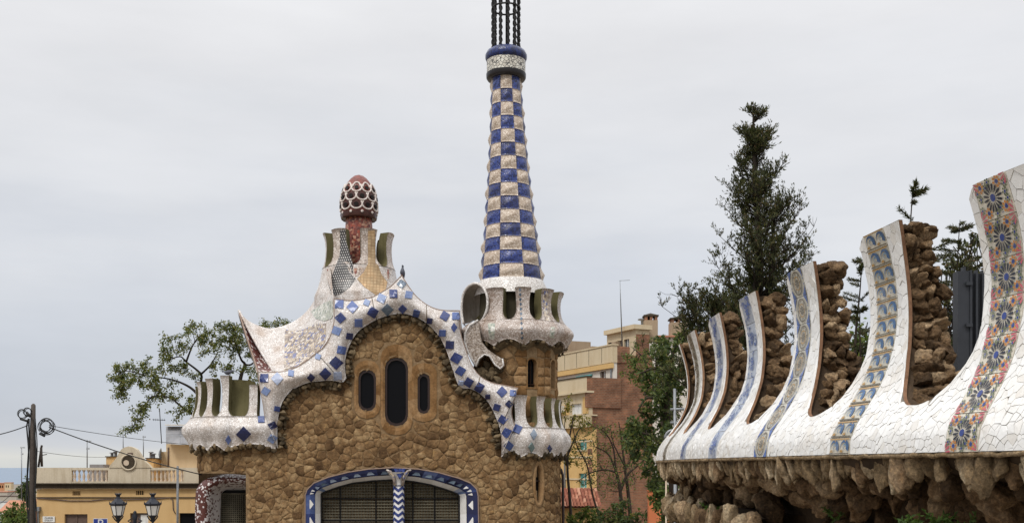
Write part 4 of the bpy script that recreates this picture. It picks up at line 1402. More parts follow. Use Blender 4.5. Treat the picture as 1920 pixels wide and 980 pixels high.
# mosaic stripes running up the front merlons of the crown
k = 0
for y in range(543, 640, 9):
    x = 975 + (y - 543)*0.045
    drape('small_cross', [(x-2.6, y), (x, y-3.6), (x+2.6, y), (x, y+3.6)], TBV, M['slate'], crown, 0.01)
drape('dark_strip', [(1018,545),(1027,546),(1028,585),(1032,602),(1024,601),(1019,585)], TBV, M['speckle'], crown, 0.012, 6)
drape('dark_strip', [(1033,612),(1041,614),(1038,634),(1030,631)], TBV, M['greenish'], crown, 0.012, 6)
drape('dark_strip', [(915,606),(928,606),(927,636),(917,636)], TBV, M['greenish'], crown, 0.012, 6)
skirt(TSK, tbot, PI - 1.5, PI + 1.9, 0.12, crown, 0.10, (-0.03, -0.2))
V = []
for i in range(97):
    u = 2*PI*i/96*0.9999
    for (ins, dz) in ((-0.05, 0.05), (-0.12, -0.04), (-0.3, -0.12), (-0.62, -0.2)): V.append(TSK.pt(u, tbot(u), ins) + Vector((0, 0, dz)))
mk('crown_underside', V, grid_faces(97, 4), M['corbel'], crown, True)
# mosaic drape that joins the crown to the gable
dr = [(896,600),(880,610),(872,624),(871,640),(876,656),(884,672),(892,686),(898,672),(908,664),(918,667),(928,683),(938,691),(944,684),(942,672),(928,664),(914,654),(903,640),(899,620)]
V = [P(x, y, 40.15 + 0.25*math.sin((x-870)/30)) for x, y in dr]; n = len(V)
V2 = [q + Vector((0.05, 0.5, 0)) for q in V]
tri_ = delaunay_2d_cdt([Vector(p) for p in dr], [(i, (i+1) % n) for i in range(n)], [], 1, 1e-5)
fs = [tuple(f) for f in tri_[2]]
dp = mk('mosaic_drape', V + V2, fs + [(i, (i+1) % n, n + (i+1) % n, n + i) for i in range(n)], M['drape'], gate, False)
mb = MB(); mb.tube([V[i] + Vector((0, -0.02, 0)) for i in range(7)], 0.04, 7); mb.tube([V[i] + Vector((0, -0.02, 0)) for i in range(6, 14)], 0.035, 7); mb.build('drape_rim', M['fine'], dp, True)
for i in range(16):
    x, y = r.uniform(893, 938), r.uniform(684, 722)
    inst('niche_stone', r.choice([o.data for o in bpy.data.objects if o.name.startswith('corbel_stone')][:6]), P(x, y, 40.75 + r.uniform(0, .1)), (r.uniform(0, 6), r.uniform(0, 6), r.uniform(0, 6)), (r.uniform(.18, .3), .16, r.uniform(.18, .28)), dp)

# spire
def sp_axis(z):
    t = (z - SZ0)/(SZ1 - SZ0)
    return lerp(pxX(959.5, TY), pxX(949, TY), t), TY
SZ0, SZ1 = pyZ(518, TY - 1.2), pyZ(139, TY - 0.6)
def sp_r(z):
    t = (z - SZ0)/(SZ1 - SZ0)
    return 0.585 + 0.665*max(0.0, 1 - t)**1.12 - 0.05*math.sin(PI*t)
NR = 15
rowz = [lerp(SZ0, SZ1, 1 - (1 - i/NR)**1.0) for i in range(NR + 1)]
mb = MB()
V = []
for k in range(31):
    z = lerp(SZ0 - 0.3, SZ1 + 0.1, k/30); ax, ay = sp_axis(z)
    for i in range(32):
        g = 2*PI*i/32; rr_ = sp_r(z) - 0.05
        V.append((ax + rr_*math.sin(g), ay - rr_*math.cos(g), z))
Fc = [(k*32 + i, k*32 + (i+1) % 32, (k+1)*32 + (i+1) % 32, (k+1)*32 + i) for k in range(30) for i in range(32)]
spire = mk('spire', V, Fc, M['sand'], gate, True)
rs = random.Random(5)
nq = 8
for row in range(NR):
    for c in range(8):
        g0 = 2*PI*(c - 0.5)/8; g1 = 2*PI*(c + 0.5)/8
        blue = (row + c) % 2 == 1
        V = []; B_ = []
        amp = (0.085 if not blue else 0.052) * (0.8 + 0.45*(1 - row/NR)) * rs.uniform(.85, 1.15)
        for q in range(nq + 1):
            for p in range(nq + 1):
                fp, fq = p/nq, q/nq
                z = lerp(rowz[row], rowz[row+1], fq); g = lerp(g0, g1, fp)
                # folded along a slanting ridge: the lower right face looks down, the upper left face looks up
                qr = 0.16 + 0.68*fp
                tent = fq/qr if fq < qr else (1 - fq)/(1 - qr)
                hgt = tent**1.25 * (0.12 + 0.88*max(0.0, math.sin(PI*fp))**0.8)
                ax, ay = sp_axis(z)
                rr_ = sp_r(z) + amp*hgt - 0.015
                V.append((ax + rr_*math.sin(g), ay - rr_*math.cos(g), z))
                rb = sp_r(z) - 0.06
                B_.append((ax + rb*math.sin(g), ay - rb*math.cos(g), z))
        Fc = grid_faces(nq + 1, nq + 1)
        m1 = nq + 1; o1 = m1*m1
        for t in range(nq):
            Fc += [(t, t + 1, o1 + t + 1, o1 + t), (nq*m1 + t, o1 + nq*m1 + t, o1 + nq*m1 + t + 1, nq*m1 + t + 1), (t*m1, o1 + t*m1, o1 + (t+1)*m1, (t+1)*m1), (t*m1 + nq, (t+1)*m1 + nq, o1 + (t+1)*m1 + nq, o1 + t*m1 + nq)]
        V = V + B_
        m_ = M['sand'] if not blue else (M['bluepanel'] if rs.random() < 0.78 else M['bluedark'])
        pn = mk('panel', V, Fc, m_, spire, True); pn.data.polygons.foreach_set('use_smooth', [i < nq*nq for i in range(len(Fc))])
ax, ay = sp_axis(SZ0)
mb = MB(); mb.lathe([(1.50, SZ0 - 0.62), (1.46, SZ0 - 0.5), (1.40, SZ0 - 0.3), (1.30, SZ0 - 0.1), (1.26, SZ0 - 0.0), (1.2, SZ0 + 0.01)], ax, ay, 48); mb.build('spire_skirt', M['fine'], gate, True)
mb = MB(); mb.lathe([(1.3, zT + 0.8), (1.25, SZ0 - 0.5)], ax, ay, 40); mb.build('spire_drum', M['moss_shade'], gate, True)
ax, ay = sp_axis(SZ1)
z1 = SZ1
s_ = 1/47.3
mb = MB(); mb.lathe([(0.60, z1 - 0.03), (0.74, z1 - 0.02), (0.785, z1 + 0.05), (0.79, z1 + 0.20)], ax, ay, 40)
collar = mb.build('spire_collar', M['collarblack'], gate, True)
mb = MB(); mb.lathe([(0.765, z1 + 0.19), (0.77, z1 + 0.70)], ax, ay, 40); mb.build('collar_band', M['collarwhite'], collar, True)
zr = z1 + 0.68
mb = MB(); mb.lathe([(0.60, zr), (0.77, zr + 0.02), (0.825, zr + 0.14), (0.83, zr + 0.26), (0.76, zr + 0.40), (0.60, zr + 0.50), (0.3, zr + 0.53), (0.02, zr + 0.54)], ax, ay, 40); mb.build('collar_torus', M['collarblue'], collar, True)
zb = zr + 0.42
for k in range(11):
    g = 2*PI*(k + 0.3)/11
    bx_, by_ = ax + 0.52*math.sin(g), ay - 0.52*math.cos(g)
    V = []; n = 70; hh = 3.4
    for i in range(n + 1):
        z = zb + hh*i/n
        tw_ = i/n*hh/0.25*PI + g
        lean = 0.02*math.sin(i*0.3)
        flare = 1.0 + 0.12*max(0, (i/n - 0.55))
        px_, py_ = ax + (bx_-ax)*flare, ay + (by_-ay)*flare
        for (sa, sb) in ((1, .45), (-1, .45), (-1, -.45), (1, -.45)):
            a_, b_ = sa*0.072, sb*0.045
            V.append((px_ + a_*math.cos(tw_) - b_*math.sin(tw_), py_ + a_*math.sin(tw_) + b_*math.cos(tw_), z))
    Fc = [(i*4 + j, i*4 + (j+1) % 4, (i+1)*4 + (j+1) % 4, (i+1)*4 + j) for i in range(n) for j in range(4)]
    mk('twisted_bar', V, Fc, M['iron'], collar, True)
for zz, rr_ in ((pyZ(17, TY), 0.55), (pyZ(-40, TY), 0.6)):
    mb = MB(); mb.tube([(ax + rr_*math.sin(2*PI*i/32), ay - rr_*math.cos(2*PI*i/32), zz) for i in range(33)], 0.035, 6, False); mb.build('iron_hoop', M['iron'], collar, True)
mb = MB(); mb.tube([(ax, ay, zb), (ax, ay, zb + 3.6)], 0.03, 6); mb.build('iron_core_rod', M['iron'], collar, True)

# ------------------------------------------------------------------ mosaic-lined side entrance on the left
ea = [(366,1060),(366,985),(366,940),(369,916),(381,901),(400,892),(425,888),(450,890),(478,893)]
eb = [(413,1060),(413,985),(414,945),(416,926),(421,919),(430,918),(445,918),(460,918),(478,918)]
M['lip'] = None
k = NT('red_white_entrance_mosaic', 0.35, 0.45)
vo = k.vor(15.0); e_d = k.vor(15.0, 'DISTANCE_TO_EDGE').outputs['Distance']
se = k.n('ShaderNodeSeparateColor'); k.l(vo.outputs['Color'], se.inputs[0])
uv = k.n('ShaderNodeUVMap'); su = k.n('ShaderNodeSeparateXYZ'); k.l(uv.outputs[0], su.inputs[0])
thr = k.ramp(su.outputs[1], [(0.0, (0.25,)*3), (0.3, (0.22,)*3), (0.5, (0.5,)*3), (0.8, (0.88,)*3), (1.0, (0.97,)*3)])
isw = k.math('LESS_THAN', se.outputs[0], thr)
k.col(k.mix(isw, (0.085, 0.024, 0.018), (0.60, 0.57, 0.56)))
k.bump(e_d, 0.4, 0.03)
M['lip'] = k.m
V = []; uvs = []; n = 40; m = 14
for i in range(n + 1):
    a = pcurve(ea, i/n); b = pcurve(eb, i/n)
    for j in range(m + 1):
        v = j/m; q = a.lerp(b, v)
        V.append(P(q.x, q.y, 40.75 - 0.35*math.sin(PI*min(1, v*1.35)*0.9) + 0.8*v*v)); uvs.append((i/n, v))
ent = mk('entrance_lip', V, grid_faces(n + 1, m + 1), M['lip'], gate, True, uvs=uvs)
# outer side of the lip
V2 = []; uv2 = []
for i in range(n + 1):
    a = V[i*(m+1)]
    for j in range(4): V2.append(a + Vector((0.12*j/3 if i < 24 else 0, 0.45*j/3, -0.0))); uv2.append((i/n, 0.05))
mk('lip_side', V2, grid_faces(n + 1, 4, 0, True), M['lip'], ent, True, uvs=uv2)
mb = MB(); mb.box((pxX(405, 41.6), 41.6, 0.0), (pxX(480, 41.6), 41.65, pyZ(905, 41.6))); mb.build('entrance_back', M['glass'], gate)
gr = MB()
cy = 41.3
x = 415.0
while x < 466:
    yy = cy + 0.12 - 0.25*math.sin(PI*(x-415)/52)
    gr.tube([P(x, 925, yy), P(x, 1040, yy)], 0.016, 4, False); x += 3.6
y = 925.0
while y < 1040:
    gr.tube([P(xx, y, cy + 0.12 - 0.25*math.sin(PI*(xx-415)/52) - 0.02) for xx in (415, 428, 441, 454, 467)], 0.016 if y > 926 else 0.03, 4, False); y += 3.8
grl = tag(gr.build('entrance_grille', M['grille'], gate, True), kind='stuff')
# drain pipe at the right corner
dpx = [(1040,868),(1045,874),(1052,880),(1055,890),(1056,985),(1056,1060)]
mb = MB(); mb.tube([P(x, y, 41.9) for x, y in dpx], 0.055, 8); mb.build('drain_pipe', M['framebrown'], gate, True)
# ------------------------------------------------------------------ the park wall with tiled merlons
rw = random.Random(21)
park = thing('park_wall', 'white broken-tile wall with tall merlons, patterned tile strips and rubble stone sides', 'wall', (2.6, 7.5, 3.4))
wk = [(2.95, 1.5), (2.58, 2.6), (2.25, 3.62), (1.983, 4.7), (1.777, 5.78), (1.616, 6.92), (1.51, 8.03), (1.464, 9.12), (1.475, 10.3), (1.555, 11.4), (1.95, 12.3), (3.0, 12.9), (4.2, 13.1)]
wpts = catmull([(a, b) for a, b in wk], 12)
WP = Path(wpts, side=1)
SK = []
for q in wk[2:10]:
    SK.append(min(range(len(wpts)), key=lambda i: (wpts[i] - Vector(q)).length)); 
SK = [WP.l[i] for i in SK]            # arc length of each tile strip
wtab = [(0, 0), (.05, -.003), (.1, -.012), (.18, -.05), (.25, -.09), (.33, -.13), (.41, -.16), (.5, -.18), (.6, -.2), (.77, -.21), (.95, -.186), (1.13, -.134), (1.26, -.085)]
WZ = EYE + 0.065
em_t = [(SK[0], .02), (SK[1], .02), (SK[2], .064), (SK[3], .068), (SK[4], .098), (SK[5], .10), (SK[6], .108), (SK[7], .11)]
et_t = [(SK[0], .03), (SK[1], .03), (SK[2], .095), (SK[3], .126), (SK[4], .137), (SK[5], .148), (SK[6], .13), (SK[7], .13)]
def wprof(h, u):
    s1 = min(1.0, max(0.0, h - 0.12)/0.5); s1 = s1*s1*(3 - 2*s1)
    s2 = min(1.0, max(0.0, h - 0.6)/0.62)
    em = interp(em_t, u); et = interp(et_t, u)
    return sinterp(wtab, h) - em*s1 - (et - em)*s2
WSK = Skin(WP, wprof, WZ, 0.02)
WSK.vf = []
hUW, HW, GM, GR_ = 0.235, 1.215, 0.349, 0.30
M['grout'] = stone('grey_tile_grout', [(0.3, (0.34, 0.31, 0.27)), (0.7, (0.46, 0.43, 0.39))], 4, 25, 0.4, 0.01)
M['rim'] = stone('terracotta_rim_mortar', [(0.3, (0.20, 0.11, 0.065)), (0.7, (0.30, 0.18, 0.11))], 4, 25, 0.5, 0.01)
M['rock'] = stone('brown_field_rock', [(0.22, (0.060, 0.037, 0.020)), (0.42, (0.150, 0.094, 0.051)), (0.58, (0.25, 0.162, 0.09)), (0.8, (0.48, 0.35, 0.22))], 7, 55, 1.0, 0.05, vary=0.5, spots=(0.17, 0.095, 0.045), con=((0.13, 0.12, 0.11), (0.80, 0.80, 0.80), (2.0, 1.9, 1.7)))
M['drip'] = stone('weathered_drip_rock', [(0.2, (0.13, 0.09, 0.05)), (0.45, (0.28, 0.20, 0.115)), (0.62, (0.42, 0.315, 0.20)), (0.8, (0.58, 0.47, 0.32))], 9, 60, 1.0, 0.04, vary=0.5, spots=(0.26, 0.15, 0.065), con=((0.13, 0.12, 0.11), (0.80, 0.80, 0.80), (2.0, 1.9, 1.7)))
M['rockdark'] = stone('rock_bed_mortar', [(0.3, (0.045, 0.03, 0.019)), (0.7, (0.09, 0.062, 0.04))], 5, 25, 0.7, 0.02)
k = NT('white_shard_glaze', 0.25, 0.5)
f = k.math('ADD', k.math('MULTIPLY_ADD', k.obrand(), 0.5, 0.0), k.math('MULTIPLY', k.island(), 0.5))
c = k.ramp(f, [(0.1, (0.56, 0.54, 0.51)), (0.3, (0.72, 0.715, 0.70)), (0.6, (0.80, 0.80, 0.79)), (0.8, (0.68, 0.655, 0.61)), (0.95, (0.74, 0.745, 0.75))])
st = k.noise(3.0, 6, 0.65); c = k.mix(k.math('MULTIPLY_ADD', st, 4.0, -2.1, True), c, (0.74, 0.68, 0.60), 'MULTIPLY')
fn = k.noise(40, 4); c = k.mix(0.3, c, k.ramp(fn, [(0.35, (0.8,)*3), (0.6, (1.04,)*3)]), 'MULTIPLY')
k.col(c); k.bump(fn, 0.06, 0.01); M['shard'] = k.m
GAPC = [(a + b)/2 + 0.0 for a, b in zip(SK, SK[1:])]
GAPC = [a + 0.525*(b - a)/1.1 - 0.0 for a, b in zip(SK, SK[1:])]
GAPC = [GAPC[0] - 1.1] + GAPC + [GAPC[-1] + 1.05]
gw_ = gapfn(hUW, HW, GM, GR_, 0.0)
GRN = 0.62
gwn = gapfn(hUW, HW, GM, GRN, 0.065)
def med(k, h): return GAPC[k] + gwn(h), GAPC[k+1] - gw_(h)
def topH(k, u):
    b = GAPC[k+1] - gw_(HW)
    return HW - 0.05*min(1.0, max(0.0, (u - (b - 0.085))/0.085))**2
u0w, u1w = 0.3, WP.L - 0.2
coping = WSK.body(u0w, u1w, 130, lambda u: 0.0, hUW, 10, [M['grout'], M['rockdark'], M['rim']], park, 'coping')
merl = []
for k in range(len(SK)):
    merl.append(WSK.merlon(GAPC[k], GAPC[k+1], gwn, gw_, hUW, HW, [M['grout'], M['rockdark'], M['rim']], park, 'merlon', nr=22, nc=14, hfn=lambda u, h, k=k: hUW + (h - hUW)*(topH(k, u) - hUW)/(HW - hUW)))
# rubble core of merlons
def backoff(h): return interp([(0.15, -0.56), (0.6, -0.52), (1.0, -0.44), (1.25, -0.37)], h)
def wpt(u, o, h):
    q, n = WP(u); return Vector((q.x + n.x*o, q.y + n.y*o, WZ + h))
for k in range(len(SK)):
    V = []; nh = 12
    for i in range(nh + 1):
        h = lerp(hUW - 0.02, HW - 0.03, (i/nh)**1.4)
        a, b = med(k, max(h, hUW + 0.02)); a += 0.055; b -= 0.055
        fo = wprof(h, a) - 0.018; bo = backoff(h) + 0.05
        for (u, o_) in ((a, fo), (b, fo), (b, bo), (a, bo)): V.append(wpt(u, o_, h))
    Fc = [(i*4 + j, i*4 + (j+1) % 4, (i+1)*4 + (j+1) % 4, (i+1)*4 + j) for i in range(nh) for j in range(4)] + [tuple(nh*4 + j for j in range(4))]
    mk('rubble_core', V, Fc, M['rockdark'], merl[k], False)
# wall body behind and below the coping
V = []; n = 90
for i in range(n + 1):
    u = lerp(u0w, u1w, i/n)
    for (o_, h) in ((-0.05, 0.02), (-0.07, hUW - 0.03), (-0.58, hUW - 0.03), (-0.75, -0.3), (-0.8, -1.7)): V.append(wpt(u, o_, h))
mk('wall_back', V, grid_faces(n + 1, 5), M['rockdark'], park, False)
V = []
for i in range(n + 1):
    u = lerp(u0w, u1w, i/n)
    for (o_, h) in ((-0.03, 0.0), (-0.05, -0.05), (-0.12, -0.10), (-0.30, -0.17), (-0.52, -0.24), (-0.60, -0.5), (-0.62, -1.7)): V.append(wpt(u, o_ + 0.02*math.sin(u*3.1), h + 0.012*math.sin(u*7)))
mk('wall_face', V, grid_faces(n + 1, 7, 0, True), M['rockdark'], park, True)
# thin mortar bead under the tiles
mb = MB(); mb.tube([wpt(lerp(u0w, u1w, i/320), -0.006 + .006*noise.noise(Vector((i*.7, 5, 0))), -0.010 + 0.010*noise.noise(Vector((i*.53, 0, 0)))) for i in range(321)], [0.013 + .006*noise.noise(Vector((i*.9, 2, 0))) for i in range(321)], 6); mb.build('mortar_bead', M['drip'], park, True)

# ---- rocks
rocks = [rock_mesh('field_rock_mesh', 200 + i, 10, 4, 0, M['rock']) for i in range(10)]
drips = [rock_mesh('drip_rock_mesh', 300 + i, 8, 4, 0.25 + 0.05*i, M['drip']) for i in range(8)]
browns = [rock_mesh('corbel_rock_mesh', 400 + i, 10, 4, 0.2, M['rock']) for i in range(8)]
def rrot(a=PI): return (rw.uniform(-a, a), rw.uniform(-a, a), rw.uniform(-PI, PI))
for k in range(1, len(SK)):
    h = hUW + 0.0
    row = 0
    while h < HW - 0.05:
        fs_ = 0.80 if k <= 3 else 1.05
        rh = rw.uniform(0.034, 0.062)*fs_
        a, b = med(k, h + 0.04)
        fo = wprof(min(HW, h + .08), a) - (0.035 if h < 0.55 else 0.024); bo = backoff(h)
        o_ = fo - rw.uniform(0.0, 0.015)
        while o_ - 0.05 > bo:
            wd_ = rw.uniform(0.035, 0.085)*fs_
            ctr = wpt(a + rw.uniform(0.055, 0.085), o_ - wd_*1.15, h + rh*rw.uniform(.5, 1.1))
            q, nv_ = WP(a)
            yaw = math.atan2(nv_.y, nv_.x)
            inst('rock', rw.choice(rocks), ctr, (rw.uniform(-.4, .4), rw.uniform(-.45, .45), yaw + rw.uniform(-.3, .3)), (wd_*1.2, rw.uniform(.075, .10), rh*1.4), merl[k])
            o_ -= wd_*1.45
        if row % 4 == 0:      # a few at the back edge and far side
            ctr = wpt(b - 0.06, bo + 0.05, h + rh)
            inst('rock', rw.choice(rocks), ctr, rrot(.4), (.10, .09, rh*1.5), merl[k])
        h += rh*1.45; row += 1
    for t in range(3):
        a, b = med(k, HW)
        inst('rock', rw.choice(rocks), wpt(lerp(a, b, (t + .7)/3.4), wprof(HW - .05, lerp(a, b, (t + .7)/3.4)) - rw.uniform(.13, .17), HW - 0.06), rrot(.4), (.085, .085, .05), merl[k])
    for t in range(3):      # floor of the gap on the near side of this merlon
        inst('rock', rw.choice(rocks), wpt(GAPC[k] + rw.uniform(-.16, .1), -0.25 - 0.13*t, hUW - 0.035), rrot(.4), (.09, .1, .05), merl[k])
# row of hanging drip rocks under the coping
u = 0.8
while u < u1w - 0.4:
    near = u < SK[3]
    w_ = rw.uniform(0.030, 0.062) * (1.15 if u < SK[2] else 0.95)
    L_ = rw.choice((rw.uniform(0.05, 0.09), rw.uniform(.07, .11), rw.uniform(0.09, 0.13)))
    q, nv_ = WP(u)
    yaw = math.atan2(nv_.y, nv_.x)
    inst('hanging_rock', rw.choice(drips + drips + browns[:2]), wpt(u, -0.045 - rw.uniform(0, .045), -0.012 - L_*0.62), (rw.uniform(-.22, .22), rw.uniform(-.15, .25), yaw + rw.uniform(-.9, .9)), (rw.uniform(.045, .07), w_*rw.uniform(1.0, 1.4), L_), park)
    u += w_*1.3
u = 0.8
while u < u1w - 0.4:
    w_ = rw.uniform(0.06, 0.12)
    q, nv_ = WP(u); yaw = math.atan2(nv_.y, nv_.x)
    inst('corbel_rock', rw.choice(browns), wpt(u, rw.uniform(-.28, -.16), rw.uniform(-.19, -.13)), rrot(.6), (w_, w_*1.1, rw.uniform(.055, .10)), park)
    u += w_*1.25
u = 1.0
while u < u1w - 0.4:
    w_ = rw.uniform(0.08, 0.17)
    inst('corbel_rock', rw.choice(browns), wpt(u, rw.uniform(-.50, -.32), rw.uniform(-.36, -.20)), rrot(.6), (w_, w_, rw.uniform(.08, .16)), park)
    u += w_*1.5
# deeper boulders that step down to the foot of the wall, and a lower ledge with its own fringe
for i in range(46):
    u = rw.uniform(SK[0] - .6, u1w - 0.3)
    w_ = rw.uniform(.10, .2)
    inst('foot_boulder', rw.choice(browns), wpt(u, rw.uniform(-.62, -.42), rw.uniform(-.85, -.38)), rrot(.6), (w_, w_, w_*rw.uniform(.7, 1.2)), park)
u = SK[4] - 0.4
V = []
while u < u1w - 1.2:
    w_ = rw.uniform(.05, .09)
    inst('ledge_rock', rw.choice(drips + browns[:3]), wpt(u, rw.uniform(-.22, -.10), -0.50 + rw.uniform(-.03, .03)), (rw.uniform(-.15, .15), rw.uniform(-.15, .15), rw.uniform(-3, 3)), (.08, w_*1.2, rw.uniform(.09, .15)), park)
    u += w_*1.6
n = 40
V = [wpt(lerp(SK[4] - .4, u1w - 1.2, i/n), o_, h) for i in range(n + 1) for (o_, h) in ((-.18, -.46), (-.4, -.40), (-.62, -.42), (-.62, -.9), (-.2, -.75), (-.18, -.46))]
mk('ledge', V, grid_faces(n + 1, 6), M['rockdark'], park, True)
for i in range(14):     # pier of hanging stones at the far end
    u = SK[6] + rw.uniform(-.1, .8)
    inst('ledge_rock', rw.choice(drips), wpt(u, rw.uniform(-.42, -.2), rw.uniform(-.48, -.3)), (rw.uniform(-.2, .2), 0, rw.uniform(-3, 3)), (.06, .06, rw.uniform(.12, .2)), park)

# ---- white shards
SW = 0.115                       # half width of a tile strip
def h_gap(d):                    # height of the U edge at signed distance d from the gap centre
    if abs(d) >= GM: return None
    return hUW + (GRN if d > 0 else GR_)*(1 - math.sqrt(max(0, 1 - (d/GM)**2)))
def in_white(u, h):
    if h < 0.0 or h > HW: return None
    for q in SK:
        if abs(u - q) < SW: return None
    for k in range(len(SK)):
        if GAPC[k] <= u < GAPC[k+1]:
            if h <= hUW: return k
            a, b = med(k, h)
            return k if a < u < b else None
    return -1 if h <= hUW else None
seeds = []; own = []
cellsz = 0.05; gridh = {}
tries = 0
US, UE = SK[0] - 0.75, SK[-1] + 1.2
while tries < 90000 and len(seeds) < 2600:
    tries += 1
    u, h = rw.uniform(US, UE), rw.uniform(0, HW)
    k = in_white(u, h)
    if k is None: continue
    md = (0.036 + 0.030*min(1, h/0.9)) * rw.choice((0.6, 0.8, 1.0, 1.3))
    gi, gj = int(u/0.12), int(h/0.12); bad = False
    for a in (-1, 0, 1):
        for b in (-1, 0, 1):
            for (x, y) in gridh.get((gi+a, gj+b), ()):
                if (x-u)**2 + (y-h)**2 < md*md: bad = True
    if bad: continue
    gridh.setdefault((gi, gj), []).append((u, h)); seeds.append((u, h)); own.append(k)
cells = voronoi(seeds, 0.42, 20, [rw.uniform(0, .0011) for _ in seeds])
SH = []
for i, p in enumerate(cells):
    if not p: continue
    su, sh_ = seeds[i]; k = own[i]
    q = []
    # densify so clamping follows curves
    for a in range(len(p)):
        x0, y0 = p[a]; x1, y1 = p[(a+1) % len(p)]
        q.append((x0, y0))
        if math.hypot(x1-x0, y1-y0) > 0.09: q.append(((x0+x1)/2, (y0+y1)/2))
    w = []
    for (x, y) in q:
        y = min(max(y, 0.003), HW - 0.003)
        for sk in SK:
            x = max(x, sk + SW + 0.002) if su > sk else min(x, sk - SW - 0.002)
        if y > hUW and k >= 0:
            if sh_ > hUW + 0.03:
                a, b = med(k, y); x = min(max(x, a + .003), b - .003); y = min(y, topH(k, x) - .003)
            else:
                for c_ in (GAPC[k], GAPC[k+1]):
                    hg = h_gap(x - c_)
                    if hg is not None: y = min(y, hg - 0.002)
        elif y > hUW: y = hUW - .003
        if not w or math.hypot(x - w[-1][0], y - w[-1][1]) > 0.003: w.append((x, y))
    if len(w) < 3: continue
    ar = abs(sum(w[j][0]*w[(j+1) % len(w)][1] - w[(j+1) % len(w)][0]*w[j][1] for j in range(len(w))))/2
    if ar < 2.0e-4: continue
    cx = sum(a for a, b in w)/len(w); cz = sum(b for a, b in w)/len(w)
    d_ = (wpt(cx, 0, cz) - CAM).length
    SH.append((ar/d_**2.6 if cx > SK[0] - 0.45 else 0, w, cx, cz, k))
SH.sort(key=lambda t: -t[0])
rest = MB()
for i, (vis, w, cx, cz, k) in enumerate(SH):
    rad = sum(math.hypot(a - cx, b - cz) for a, b in w)/len(w)
    t = 1 - rw.uniform(.0012, .0024)/rad
    lift = rw.uniform(0.0035, 0.0055); tx, ty = rw.uniform(-.05, .05), rw.uniform(-.05, .05)
    ww = [(cx + (a-cx)*t, cz + (b-cz)*t) for a, b in w]
    V = [WSK.pt(a, b, lift + (a-cx)*tx + (b-cz)*ty) for a, b in ww] + [WSK.pt(a, b, -0.004) for a, b in ww] + [WSK.pt(cx, cz, lift)]
    n = len(ww)
    Fc = [(j, (j+1) % n, 2*n) for j in range(n)] + [(j, n + j, n + (j+1) % n, (j+1) % n) for j in range(n)]
    if i < 300: mk('tile_shard', V, Fc, M['shard'], (merl[k] if (k >= 0 and cz > hUW) else coping), False)
    else: rest.add(V, Fc)
tag(rest.build('tile_shards', M['shard'], park, False), kind='stuff')

# ---- patterned tile strips
def flat(name, c, rough=0.25, var=0.1):
    k = NT(name, rough, 0.45)
    n = k.noise(60, 5, 0.7)
    cc = k.mix(1.0, c, k.ramp(n, [(0.3, (0.78,)*3), (0.7, (1.15,)*3)]), 'MULTIPLY')
    w = k.noise(5.0, 4, 0.6)
    cc = k.mix(k.math('MULTIPLY_ADD', w, 2.0, -1.08, True), cc, (0.55, 0.52, 0.47))      # worn glaze
    cc = k.mix(1.0, cc, k.ramp(k.obrand(), [(0, (0.80, 0.79, 0.77)), (1, (1.08,)*3)]), 'MULTIPLY')
    k.col(cc); return k.m
D = {n: flat('print_' + n, c) for n, c in dict(black=(0.012, 0.014, 0.03), cobalt=(0.02, 0.045, 0.22), orange=(0.52, 0.20, 0.03), pink=(0.50, 0.10, 0.14), olive=(0.10, 0.13, 0.07),
     cream=(0.60, 0.56, 0.47), red=(0.30, 0.03, 0.05), wave=(0.03, 0.095, 0.23), wave2=(0.12, 0.22, 0.34), ochre=(0.42, 0.24, 0.06), brown=(0.11, 0.085, 0.05), paper=(0.50, 0.48, 0.41), bluebg=(0.40, 0.45, 0.54), bluemid=(0.07, 0.13, 0.36)).items()}
TS = 0.0075
def tile_base(k, h0, h1, mat, name='patterned_tile', sw=SW):
    V = []; nn_ = 7
    g = 0.002
    for o_ in (TS - 0.002, -0.004):
        for i in range(nn_):
            for j in range(4):
                V.append(WSK.pt(lerp(SK[k] - sw + g, SK[k] + sw - g, j/3), lerp(h0 + g, h1 - g, i/(nn_-1)), o_))
    Fc = grid_faces(nn_, 4)
    m = nn_*4
    for i in range(nn_ - 1):
        for j in (0, 3): Fc.append((i*4 + j, (i+1)*4 + j, m + (i+1)*4 + j, m + i*4 + j))
    for j in range(3):
        for i in (0, nn_-1): Fc.append((i*4 + j, i*4 + j + 1, m + i*4 + j + 1, m + i*4 + j))
    return mk(name, V, Fc, mat, merl[k], False)
